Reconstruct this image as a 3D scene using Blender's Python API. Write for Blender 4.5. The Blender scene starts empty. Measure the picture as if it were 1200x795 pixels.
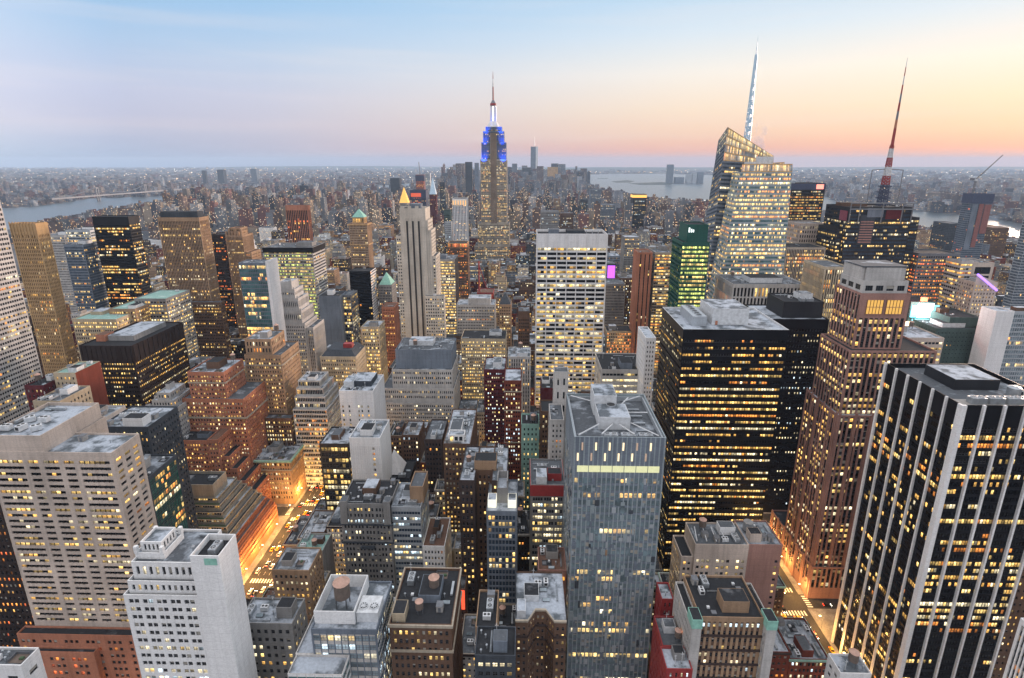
import bpy, math, random
import numpy as np
from math import radians, sin, cos, pi

C = bpy.context.scene.collection
SC = bpy.context.scene

# ------------------------------------------------------------------ camera
F, PPX, PPY = 630.0, 600.0, 360.0          # focal length and principal point of the 1200 x 795 photograph
PITCH, YAW, EYE = math.atan(170 / 630.0), radians(1.3), 260.0
cam = bpy.data.cameras.new('camera')
cam.sensor_fit = 'HORIZONTAL'; cam.sensor_width = 36.0
cam.lens = 36.0 * F / 1200.0
cam.shift_x = 0.0
cam.shift_y = -(397.5 - PPY) / 1200.0
cam.clip_start = 1.0; cam.clip_end = 90000.0
camo = bpy.data.objects.new('camera', cam); C.objects.link(camo)
camo.location = (0, 0, EYE)
camo.rotation_euler = (pi / 2 - PITCH, 0, YAW)
SC.camera = camo


def ray(x, y):
    a = x - PPX; v = PPY - y
    f = F * cos(PITCH) + v * sin(PITCH); u = -F * sin(PITCH) + v * cos(PITCH)
    return a * cos(YAW) - f * sin(YAW), a * sin(YAW) + f * cos(YAW), u


def at(x, y, Y):                            # point on the plane at distance Y
    X, Yd, u = ray(x, y); t = Y / Yd
    return X * t, EYE + u * t


def gnd(x, y, z=0.0):                       # point on the ground
    X, Yd, u = ray(x, y); t = (z - EYE) / u
    return X * t, Yd * t


def pix(X, Y, Z):                           # where a world point falls in the photograph
    r = X * cos(YAW) + Y * sin(YAW); h = -X * sin(YAW) + Y * cos(YAW); u = Z - EYE
    d = h * cos(PITCH) - u * sin(PITCH); v = h * sin(PITCH) + u * cos(PITCH)
    d = max(d, 0.01)
    return PPX + F * r / d, PPY - F * v / d, d


# ------------------------------------------------------------------ sky, sun, exposure
SUN_AZ, SUN_EL = radians(48), radians(3.0)   # azimuth measured from +Y towards +X
sun_dir = (sin(SUN_AZ) * cos(SUN_EL), cos(SUN_AZ) * cos(SUN_EL), sin(SUN_EL))
world = bpy.data.worlds.new('World'); SC.world = world
world.use_nodes = True
nt = world.node_tree; nt.nodes.clear()
N = nt.nodes.new; L = nt.links.new


def nmath(tree, op, a, b=None, clamp=False):
    n = tree.nodes.new('ShaderNodeMath'); n.operation = op; n.use_clamp = clamp
    for i, q in enumerate((a, b)):
        if q is None: continue
        if isinstance(q, (int, float)): n.inputs[i].default_value = q
        else: tree.links.new(q, n.inputs[i])
    return n.outputs[0]


def nramp(tree, fac, stops, interp='EASE'):
    n = tree.nodes.new('ShaderNodeValToRGB'); n.color_ramp.interpolation = interp
    e = n.color_ramp.elements
    while len(e) < len(stops): e.new(0.5)
    for k, (p, c) in enumerate(stops):
        e[k].position = p; e[k].color = (*c, 1) if len(c) == 3 else c
    tree.links.new(fac, n.inputs[0])
    return n.outputs[0]


def nmix(tree, fac, a, b, mode='MIX'):
    n = tree.nodes.new('ShaderNodeMix'); n.data_type = 'RGBA'; n.blend_type = mode
    for s, q in ((n.inputs[0], fac), (n.inputs[6], a), (n.inputs[7], b)):
        if isinstance(q, (int, float)): s.default_value = q
        elif isinstance(q, tuple): s.default_value = (*q[:3], 1)
        else: tree.links.new(q, s)
    return n.outputs[2]


def srgb(r, g, b):
    f = lambda c: (c / 255 / 12.92) if c / 255 <= 0.04045 else ((c / 255 + 0.055) / 1.055) ** 2.4
    return (f(r), f(g), f(b))


tc = N('ShaderNodeTexCoord'); sep = N('ShaderNodeSeparateXYZ'); L(tc.outputs['Generated'], sep.inputs[0])
zz = nmath(nt, 'MAXIMUM', sep.outputs[2], 0.0)
hlen = nmath(nt, 'SQRT', nmath(nt, 'ADD', nmath(nt, 'MULTIPLY', sep.outputs[0], sep.outputs[0]), nmath(nt, 'MULTIPLY', sep.outputs[1], sep.outputs[1])))
dots = nmath(nt, 'ADD', nmath(nt, 'MULTIPLY', sep.outputs[0], sin(SUN_AZ)), nmath(nt, 'MULTIPLY', sep.outputs[1], cos(SUN_AZ)))
ca = nmath(nt, 'DIVIDE', dots, nmath(nt, 'MAXIMUM', hlen, 0.001))
# sunset side / far side ramps over elevation (z = sine of elevation)
glow = nramp(nt, zz, [(0.0, srgb(232, 176, 160)), (0.018, srgb(255, 178, 142)), (0.045, srgb(252, 208, 174)), (0.085, srgb(254, 228, 198)),
                      (0.14, srgb(252, 242, 228)), (0.20, srgb(222, 233, 241)), (0.27, srgb(186, 216, 240)), (0.45, srgb(228, 232, 240)), (0.8, srgb(240, 240, 244))], 'LINEAR')
away = nramp(nt, zz, [(0.0, srgb(150, 178, 212)), (0.02, srgb(164, 186, 216)), (0.055, srgb(184, 191, 219)), (0.10, srgb(186, 196, 226)),
                      (0.17, srgb(166, 196, 230)), (0.26, srgb(136, 187, 230)), (0.45, srgb(214, 224, 238)), (0.8, srgb(238, 240, 244))], 'LINEAR')
fac = nramp(nt, nmath(nt, 'ADD', nmath(nt, 'MULTIPLY', ca, 0.5), 0.5), [(0.0, (0, 0, 0)), (0.48, (0.02, 0.02, 0.02)), (0.65, (0.2, 0.2, 0.2)), (0.81, (0.55, 0.55, 0.55)), (0.92, (0.88, 0.88, 0.88)), (0.99, (1, 1, 1))], 'LINEAR')
nt.nodes[-1].name = 'azimuth_mix'
skyc = nmix(nt, fac, away, glow)
# warm pale sky added opposite the sunset to brighten the facades facing the camera
skyc = nmix(nt, nramp(nt, nmath(nt, 'ADD', nmath(nt, 'MULTIPLY', ca, 0.5), 0.5), [(0.38, (.75, .75, .75)), (0.55, (0, 0, 0))], 'LINEAR'), skyc, srgb(228, 222, 222))
# thin streaks of high cloud
mp = N('ShaderNodeMapping'); mp.inputs['Scale'].default_value = (1.5, 1.5, 26); L(tc.outputs['Generated'], mp.inputs[0])
cn = N('ShaderNodeTexNoise'); cn.inputs['Scale'].default_value = 1.6; cn.inputs['Detail'].default_value = 5; L(mp.outputs[0], cn.inputs[0])
cl = nmath(nt, 'MULTIPLY', nramp(nt, cn.outputs[0], [(0.45, (0, 0, 0)), (0.75, (1, 1, 1))]), 0.16)
skyc = nmix(nt, cl, skyc, srgb(246, 232, 226))
nish = N('ShaderNodeTexSky'); nish.sky_type = 'NISHITA'; nish.sun_disc = False
nish.sun_elevation = SUN_EL; nish.sun_rotation = SUN_AZ
b1 = N('ShaderNodeBackground'); L(nish.outputs[0], b1.inputs[0]); b1.inputs[1].default_value = 0.006
b2 = N('ShaderNodeBackground'); L(skyc, b2.inputs[0]); L(nmath(nt, 'MULTIPLY', nramp(nt, zz, [(0.28, (.70, .70, .70)), (0.6, (.95, .95, .95))], 'LINEAR'), nmath(nt, 'MULTIPLY', nramp(nt, nmath(nt, 'ADD', nmath(nt, 'MULTIPLY', ca, 0.5), 0.5), [(0.40, (.64, .64, .64)), (0.56, (.5, .5, .5))], 'LINEAR'), 2.0)), b2.inputs[1])  # sky strengthened overhead and opposite the sunset, added to light the city
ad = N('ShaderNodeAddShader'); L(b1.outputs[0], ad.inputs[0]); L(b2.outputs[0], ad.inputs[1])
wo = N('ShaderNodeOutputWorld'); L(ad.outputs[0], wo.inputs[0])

sl = bpy.data.lights.new('sun', 'SUN'); sl.energy = 3.4; sl.angle = radians(14); sl.color = (1.0, 0.72, 0.55)
so = bpy.data.objects.new('sun', sl); C.objects.link(so)
so.rotation_euler = (pi / 2 - radians(6), 0, pi - SUN_AZ)
SC.view_settings.view_transform = 'Standard'; SC.view_settings.look = 'None'
SC.view_settings.exposure = 0.58; SC.view_settings.gamma = 1.0
cy = SC.cycles
cy.max_bounces = 5; cy.diffuse_bounces = 1; cy.glossy_bounces = 2; cy.transmission_bounces = 2; cy.volume_bounces = 0
cy.sample_clamp_indirect = 3.0; cy.caustics_reflective = False; cy.caustics_refractive = False
cy.use_denoising = True

RNG = np.random.default_rng(7)
random.seed(7)

# ------------------------------------------------------------------ materials
MATS = {}


def newmat(name):
    m = bpy.data.materials.new(name); m.use_nodes = True
    t = m.node_tree; t.nodes.clear()
    o = t.nodes.new('ShaderNodeOutputMaterial'); p = t.nodes.new('ShaderNodeBsdfPrincipled')
    t.links.new(p.outputs[0], o.inputs[0])
    MATS[name] = m
    return m, t, p


def coords(t, scale=(1, 1, 1)):
    """object coordinates shifted per object so that no two things share a pattern"""
    g = t.nodes.new('ShaderNodeNewGeometry')
    mp = t.nodes.new('ShaderNodeMapping'); mp.inputs['Scale'].default_value = scale
    t.links.new(g.outputs['Position'], mp.inputs[0])
    return mp.outputs[0]


def noise(t, vec, scale, detail=3.0, rough=0.55):
    n = t.nodes.new('ShaderNodeTexNoise'); n.inputs['Scale'].default_value = scale
    n.inputs['Detail'].default_value = detail; n.inputs['Roughness'].default_value = rough
    t.links.new(vec, n.inputs[0]); return n.outputs[0]


def wallmat(name, col, var=0.25, rough=0.85, stain=0.35, metal=0.0):
    m, t, p = newmat(name)
    big = noise(t, coords(t, (1, 1, 1)), 0.05, 3)
    streak = noise(t, coords(t, (0.55, 0.55, 0.045)), 1.0, 4, 0.6)
    fine = noise(t, coords(t, (1.1, 1.1, 2.6)), 1.0, 2)
    a = nramp(t, big, [(0.3, tuple(c * (1 - var) for c in col)), (0.7, tuple(min(1, c * (1 + var * 0.55)) for c in col))], 'LINEAR')
    b = nmix(t, nmath(t, 'MULTIPLY', nramp(t, streak, [(0.42, (0, 0, 0)), (0.7, (1, 1, 1))]), stain), a, tuple(c * 0.45 for c in col))
    c_ = nmix(t, 0.5, b, nramp(t, fine, [(0.25, (0.55, 0.55, 0.55)), (0.75, (1.0, 1.0, 1.0))], 'LINEAR'), 'MULTIPLY')
    sp_ = t.nodes.new('ShaderNodeSeparateXYZ'); t.links.new(coords(t), sp_.inputs[0])
    jz = nmath(t, 'LESS_THAN', nmath(t, 'FRACT', nmath(t, 'DIVIDE', sp_.outputs[2], 3.6)), .035)
    jx = nmath(t, 'LESS_THAN', nmath(t, 'FRACT', nmath(t, 'DIVIDE', nmath(t, 'ADD', sp_.outputs[0], sp_.outputs[1]), 2.9)), .03)
    c_ = nmix(t, nmath(t, 'MULTIPLY', nmath(t, 'MAXIMUM', jz, jx), .3), c_, tuple(q * .3 for q in col))
    t.links.new(c_, p.inputs['Base Color']); p.inputs['Roughness'].default_value = rough; p.inputs['Metallic'].default_value = metal; p.inputs['Specular IOR Level'].default_value = .12
    return m


def glassmat(name, col, rough=0.12, spec=0.5, estr=1.0):
    m, t, p = newmat(name)
    at_ = t.nodes.new('ShaderNodeAttribute'); at_.attribute_name = 'lit'
    uv = t.nodes.new('ShaderNodeUVMap'); uv.uv_map = 'UVMap'
    su = t.nodes.new('ShaderNodeSeparateXYZ'); t.links.new(uv.outputs[0], su.inputs[0])
    ceil_ = nramp(t, su.outputs[1], [(0.0, (0.42, 0.42, 0.42)), (0.45, (0.75, 0.75, 0.75)), (0.75, (1.15, 1.15, 1.15)), (1.0, (0.85, 0.85, 0.85))], 'LINEAR')
    n1 = noise(t, coords(t, (1, 1, 1)), 0.75, 3, 0.65)
    room = nramp(t, n1, [(0.3, (0.2, 0.2, 0.2)), (0.5, (0.85, 0.85, 0.85)), (0.72, (1.7, 1.7, 1.7))], 'LINEAR')
    e = nmix(t, 1.0, nmix(t, 1.0, at_.outputs['Color'], ceil_, 'MULTIPLY'), room, 'MULTIPLY')
    t.links.new(e, p.inputs['Emission Color']); p.inputs['Emission Strength'].default_value = estr
    n2 = noise(t, coords(t, (1, 1, 1)), 0.16, 2)
    t.links.new(nramp(t, n2, [(0.3, tuple(c * 0.5 for c in col)), (0.7, tuple(c * 1.4 for c in col))], 'LINEAR'), p.inputs['Base Color'])
    p.inputs['Roughness'].default_value = rough; p.inputs['Specular IOR Level'].default_value = spec
    bm_ = t.nodes.new('ShaderNodeBump'); bm_.inputs['Strength'].default_value = 0.08; bm_.inputs['Distance'].default_value = 0.25
    t.links.new(noise(t, coords(t, (1, 1, 1)), 0.5, 2), bm_.inputs['Height']); t.links.new(bm_.outputs[0], p.inputs['Normal'])
    m.cycles.emission_sampling = 'NONE'
    return m


def roofmat(name, base, patch, amount, rough=0.9):
    m, t, p = newmat(name)
    n1 = noise(t, coords(t), 0.13, 4, 0.6); n2 = noise(t, coords(t), 0.9, 3)
    n3 = noise(t, coords(t), 0.035, 2)
    k = nramp(t, nmath(t, 'ADD', nmath(t, 'MULTIPLY', n1, .7), nmath(t, 'MULTIPLY', n3, .3)), [(amount - 0.05, (0, 0, 0)), (amount + 0.05, (1, 1, 1))], 'LINEAR')
    c = nmix(t, k, base, patch)
    c = nmix(t, 0.6, c, nramp(t, n2, [(0.3, (0.55, 0.55, 0.55)), (0.7, (1, 1, 1))], 'LINEAR'), 'MULTIPLY')
    t.links.new(c, p.inputs['Base Color']); p.inputs['Roughness'].default_value = rough; p.inputs['Specular IOR Level'].default_value = .15
    return m


def plain(name, col, rough=0.7, metal=0.0, emit=None, es=1.0):
    m, t, p = newmat(name)
    n1 = noise(t, coords(t), 0.6, 3)
    t.links.new(nramp(t, n1, [(0.25, tuple(c * 0.72 for c in col)), (0.75, tuple(min(1, c * 1.12) for c in col))], 'LINEAR'), p.inputs['Base Color'])
    p.inputs['Roughness'].default_value = rough; p.inputs['Metallic'].default_value = metal
    if emit:
        p.inputs['Emission Color'].default_value = (*emit, 1); p.inputs['Emission Strength'].default_value = es
        m.cycles.emission_sampling = 'NONE'
    return m


for nm, c in dict(limestone=(.46, .40, .32), greystone=(.30, .295, .29), palestone=(.58, .56, .54), cream=(.56, .46, .33),
                  tan=(.42, .28, .18), redbrick=(.22, .06, .04), brickorange=(.50, .215, .135), brown=(.165, .10, .07), darkbrick=(.07, .05, .046), maroon=(.13, .03, .036),
                  pinkgranite=(.42, .24, .20), palepink=(.63, .53, .46), concrete=(.40, .38, .36), slate=(.07, .08, .095), bluegrey=(.20, .235, .285),
                  golden=(.60, .39, .20), darkbrown=(.045, .032, .03), mint=(.33, .55, .48), greengrey=(.08, .12, .115)).items():
    wallmat(nm, c)
wallmat('white', (.88, .88, .88), .08, .8, .16)
wallmat('alu', (.50, .54, .58), .15, .45, .2, .3)
wallmat('black', (.012, .012, .016), .3, .35, .2)
wallmat('charcoal', (.035, .036, .042), .3, .5, .2)
wallmat('marble', (.86, .85, .85), .1, .6, .2)
wallmat('creamstone', (.62, .57, .50), .2, .8, .3)
wallmat('tealwall', (.03, .11, .09), .3, .4, .2)
glassmat('glass', (.014, .017, .023), .1, .38)
glassmat('glassblue', (.035, .06, .095), .08, .8)
glassmat('glassgreen', (.02, .075, .06), .1, .6)
glassmat('glassteal', (.07, .16, .17), .1, .7)
glassmat('glasspale', (.22, .28, .32), .12, .8)
glassmat('glassblack', (.005, .005, .008), .1, .28)
roofmat('roofsnow', (.46, .51, .58), (.13, .15, .17), .52)
roofmat('roofgrey', (.11, .122, .138), (.34, .38, .43), .575)
roofmat('roofdark', (.035, .037, .042), (.15, .155, .165), .64)
roofmat('roofbrown', (.17, .10, .075), (.40, .38, .38), .66)
roofmat('roofmint', (.28, .46, .42), (.5, .62, .6), .6)
for nm, c, r, me in (('metal', (.42, .45, .48), .4, .6), ('steel', (.18, .19, .21), .5, .4), ('tankwood', (.15, .115, .095), .9, 0), ('tankcap', (.52, .33, .26), .85, 0),
                     ('blackmetal', (.02, .02, .022), .5, 0), ('acwhite', (.62, .64, .66), .6, 0), ('copper', (.26, .52, .43), .8, 0), ('frame', (.10, .10, .105), .5, 0),
                     ('framewhite', (.6, .6, .6), .6, 0), ('redpaint', (.30, .028, .028), .6, 0), ('bluenet', (.055, .068, .12), .8, 0), ('rednet', (.25, .10, .09), .8, 0),
                     ('bark', (.05, .04, .03), .9, 0), ('gold', (.85, .5, .12), .35, .6), ('blind', (.34, .32, .28), .9, 0), ('lawnbox', (.05, .09, .04), .9, 0)):
    plain(nm, c, r, me)
M = MATS
# ------------------------------------------------------------------ quads -> mesh
Z3 = np.array((0.0, 0.0, 1.0))


class Quads:
    def __init__(s): s.q = []; s.m = []; s.lit = []; s.slots = []; s.uv = []
    def slot(s, mat):
        if mat not in s.slots: s.slots.append(mat)
        return s.slots.index(mat)
    def add(s, q, mat, lit=None):
        q = np.asarray(q, float).reshape(-1, 4, 3)
        if not len(q): return
        s.q.append(q); s.m.append(np.full(len(q), s.slot(mat)))
        if lit is None: lit = np.zeros((len(q), 3))
        s.lit.append(np.asarray(lit, float).reshape(-1, 3))
    def box(s, x0, x1, y0, y1, z0, z1, mat, bottom=False):
        a = [[x0, y0], [x1, y0], [x1, y1], [x0, y1]]
        q = []
        for i in range(4):
            p, r = a[i], a[(i + 1) % 4]
            q.append([(p[0], p[1], z0), (r[0], r[1], z0), (r[0], r[1], z1), (p[0], p[1], z1)])
        q.append([(p_[0], p_[1], z1) for p_ in a])
        if bottom: q.append([(p_[0], p_[1], z0) for p_ in a[::-1]])
        s.add(q, mat)
    def cyl(s, x, y, z0, z1, r0, r1, mat, n=12, cap=True):
        t = np.linspace(0, 2 * pi, n + 1)
        q = [[(x + r0 * cos(a), y + r0 * sin(a), z0), (x + r0 * cos(b), y + r0 * sin(b), z0), (x + r1 * cos(b), y + r1 * sin(b), z1), (x + r1 * cos(a), y + r1 * sin(a), z1)] for a, b in zip(t[:-1], t[1:])]
        if cap and r1 > 0.01:
            for a, b in zip(t[:-1:2], t[2::2]):
                mid = (a + b) / 2
                q.append([(x, y, z1), (x + r1 * cos(a), y + r1 * sin(a), z1), (x + r1 * cos(mid), y + r1 * sin(mid), z1), (x + r1 * cos(b), y + r1 * sin(b), z1)])
        s.add(q, mat)
    def bar(s, p, q, r, mat):
        p = np.array(p, float); q = np.array(q, float); d = q - p; l = np.linalg.norm(d)
        if l < 1e-6: return
        d /= l; u = np.cross(d, (0.3, 0.5, 0.81)); u /= np.linalg.norm(u); v = np.cross(d, u)
        c = [(u + v) * r, (u - v) * r, (-u - v) * r, (v - u) * r]
        s.add([[p + c[i], p + c[(i + 1) % 4], q + c[(i + 1) % 4], q + c[i]] for i in range(4)], mat)
    def mesh(s, name):
        me = bpy.data.meshes.new(name)
        q = np.concatenate(s.q); n = len(q)
        me.vertices.add(4 * n); me.vertices.foreach_set('co', q.reshape(-1).astype(np.float32))
        me.loops.add(4 * n); me.loops.foreach_set('vertex_index', np.arange(4 * n, dtype=np.int32))
        me.polygons.add(n); me.polygons.foreach_set('loop_start', np.arange(0, 4 * n, 4, dtype=np.int32))
        me.polygons.foreach_set('material_index', np.concatenate(s.m).astype(np.int32))
        for k in s.slots: me.materials.append(M[k])
        uvl = me.uv_layers.new(name='UVMap')
        uvl.data.foreach_set('uv', np.tile(np.array((0, 0, 1, 0, 1, 1, 0, 1), np.float32), n))
        li = np.concatenate(s.lit)
        if li.any():
            a = me.attributes.new('lit', 'FLOAT_COLOR', 'FACE')
            a.data.foreach_set('color', np.concatenate([li, np.ones((n, 1))], 1).astype(np.float32).reshape(-1))
        me.update(calc_edges=True)
        return me
    def build(s, name, parent=None, loc=(0, 0, 0)):
        if not s.q: return None
        return link(name, s.mesh(name), parent, loc)


def link(name, me, parent=None, loc=(0, 0, 0), rot=0.0, scale=None):
    o = bpy.data.objects.new(name, me); C.objects.link(o)
    if parent is not None: o.parent = parent
    o.location = loc
    if rot: o.rotation_euler = (0, 0, rot)
    if scale: o.scale = scale
    return o


def tag(o, label=None, cat=None, group=None, kind=None):
    if label: o['label'] = label
    if cat: o['category'] = cat
    if group: o['group'] = group
    if kind: o['kind'] = kind
    return o


# ------------------------------------------------------------------ facades
WARM = (1, .54, .13); YEL = (1, .66, .21); ORG = (1, .33, .06); PALE = (1, .84, .52); COOL = (.72, .9, 1.0); GREENY = (.80, .88, .22); RED = (1, .2, .06)
HUES = dict(warm=[WARM, WARM, YEL, YEL, ORG, PALE], yellow=[YEL, YEL, PALE, WARM], orange=[ORG, ORG, WARM, RED], pale=[PALE, PALE, COOL, YEL], green=[GREENY, GREENY, YEL], cool=[COOL, PALE, YEL])


def litgrid(ny, nx, S, rng):
    p = min(.96, S.get('lit', .2) * (1.45 if S.get('lit', .2) < .6 else 1.0)); mode = S.get('litmode', 'mix'); hues = HUES[S.get('hue', 'warm')]
    g = rng.random((ny, nx))
    rl = S.get('run', 4); run = rng.random((ny, nx // rl + 2)).repeat(rl, 1)[:, rl // 2:nx + rl // 2]
    row = rng.random((ny, 1)) ** 1.2
    v = {'row': .16 * g + .42 * run + .5 * row, 'mix': .32 * g + .3 * run + .42 * row, 'rand': g}[mode]
    th = np.quantile(v, 1 - p) if p > 0 else 9
    on = (v > th) if p > 0 else np.zeros_like(g, bool)
    hue = np.array(hues)[rng.integers(0, len(hues), (ny, 1)).repeat(nx, 1)]
    alt = np.array(hues)[rng.integers(0, len(hues), (ny, nx))]
    hue = np.where((rng.random((ny, nx)) < .3)[..., None], alt, hue)
    inten = np.array((.26, .66, 1.25, 1.9))[rng.choice(4, (ny, nx), p=(.22, .33, .3, .15))] * S.get('bright', 1.0)
    return on[..., None] * hue * inten[..., None]


def facade(B, corners, S, rng, root=(0, 0, 0)):
    """windows recessed in a wall; corners = bottom-left, bottom-right, top-right, top-left seen from outside"""
    c = np.asarray(corners, float)
    W = (np.linalg.norm(c[1] - c[0]) + np.linalg.norm(c[2] - c[3])) / 2
    H = (np.linalg.norm(c[3] - c[0]) + np.linalg.norm(c[2] - c[1])) / 2
    n = np.cross(c[1] - c[0], c[3] - c[0]); n /= np.linalg.norm(n)

    def pt(a, b, d):
        a, b, d = np.broadcast_arrays(np.asarray(a, float), np.asarray(b, float), np.asarray(d, float))
        u = (a / W)[..., None]; v = (b / H)[..., None]
        return c[0] * (1 - u) * (1 - v) + c[1] * u * (1 - v) + c[2] * u * v + c[3] * (1 - u) * v - n * d[..., None]

    def rect(a0, a1, b0, b1, d):
        return np.stack([pt(a0, b0, d), pt(a1, b0, d), pt(a1, b1, d), pt(a0, b1, d)], -2).reshape(-1, 4, 3)

    wall = S['wall']; sp = S.get('sp', wall); glass = S.get('glass', 'glass')
    e = S.get('edge', .8); base = S.get('base', 4.0); top = S.get('top', 2.2); fh = S.get('fh', 3.7)
    if W < 2 * e + 2 or H < base + top + 2:
        B.W.add(rect(0, W, 0, H, 0), wall); return
    nx = max(1, round((W - 2 * e) / S.get('bw', 2.6))); bw = (W - 2 * e) / nx
    ny = max(1, int((H - base - top) / fh)); fh = (H - base - top) / ny
    ww = S.get('ww', .5); wh = S.get('wh', .5); sill = S.get('sill', (1 - wh) * .5)
    ins = S.get('ins', .35); sd = S.get('sd', 0.0)
    grp = S.get('grp', 1)                                   # windows gathered in groups of this many with wider piers between
    i = np.arange(nx)
    if grp > 1:
        k = i % grp; x0 = e + i * bw + bw * (1 - ww) / 2 + (grp / 2 - .5 - k) * bw * S.get('gpull', .12); x1 = x0 + bw * ww
    else:
        x0 = e + i * bw + bw * (1 - ww) / 2; x1 = x0 + bw * ww
    skip = S.get('cols')
    if skip: keep = np.array([skip[j % len(skip)] == '1' for j in i]); x0 = x0[keep]; x1 = x1[keep]; nx = len(x0)
    z0 = base + np.arange(ny) * fh + fh * sill; z1 = z0 + fh * wh
    # piers
    B.W.add(rect(np.append(0, x1), np.append(x0, W), 0, H, 0), wall)
    # spandrels
    s0 = np.append(base if sd else 0, z1); s1 = np.append(z0, H - top if sd else H)
    A0, S0 = np.meshgrid(x0, s0); A1, S1 = np.meshgrid(x1, s1)
    B.W.add(rect(A0.ravel(), A1.ravel(), S0.ravel(), S1.ravel(), sd), sp)
    if sd:
        B.W.add(rect(x0, x1, 0, base, 0), wall); B.W.add(rect(x0, x1, H - top, H, 0), wall)
        B.W.add(np.stack([pt(x0, base, 0), pt(x1, base, 0), pt(x1, base, sd), pt(x0, base, sd)], -2), wall)
    zb = np.full_like(x0, base if sd else z0[0]); zt = np.full_like(x0, H - top if sd else z1[-1])
    for xx in (x0, x1): B.W.add(np.stack([pt(xx, zb, 0), pt(xx, zb, ins), pt(xx, zt, ins), pt(xx, zt, 0)], -2), S.get('rev', wall))
    A0, Y0 = np.meshgrid(x0, z0); A1, Y1 = np.meshgrid(x1, z1)
    A0, A1, Y0, Y1 = (q.ravel() for q in (A0, A1, Y0, Y1))
    for yy in (Y0, Y1): B.W.add(np.stack([pt(A0, yy, sd), pt(A1, yy, sd), pt(A1, yy, ins), pt(A0, yy, ins)], -2), sp)
    lit = litgrid(ny, nx, S, rng).reshape(-1, 3)
    gq = rect(A0, A1, Y0, Y1, ins)
    if B.parts and ww < .8 and wall != 'black':                                             # roller blinds drawn part of the way down in some windows
        k = rng.random(len(A0)) < .22; hb_ = (Y1 - Y0)[k] * rng.choice([.25, .4, .6, .85], k.sum())
        B.W.add(rect(A0[k], A1[k], Y1[k] - hb_, Y1[k], ins - .1), 'blind')
    B.G.append((gq, glass, lit, n))


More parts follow.
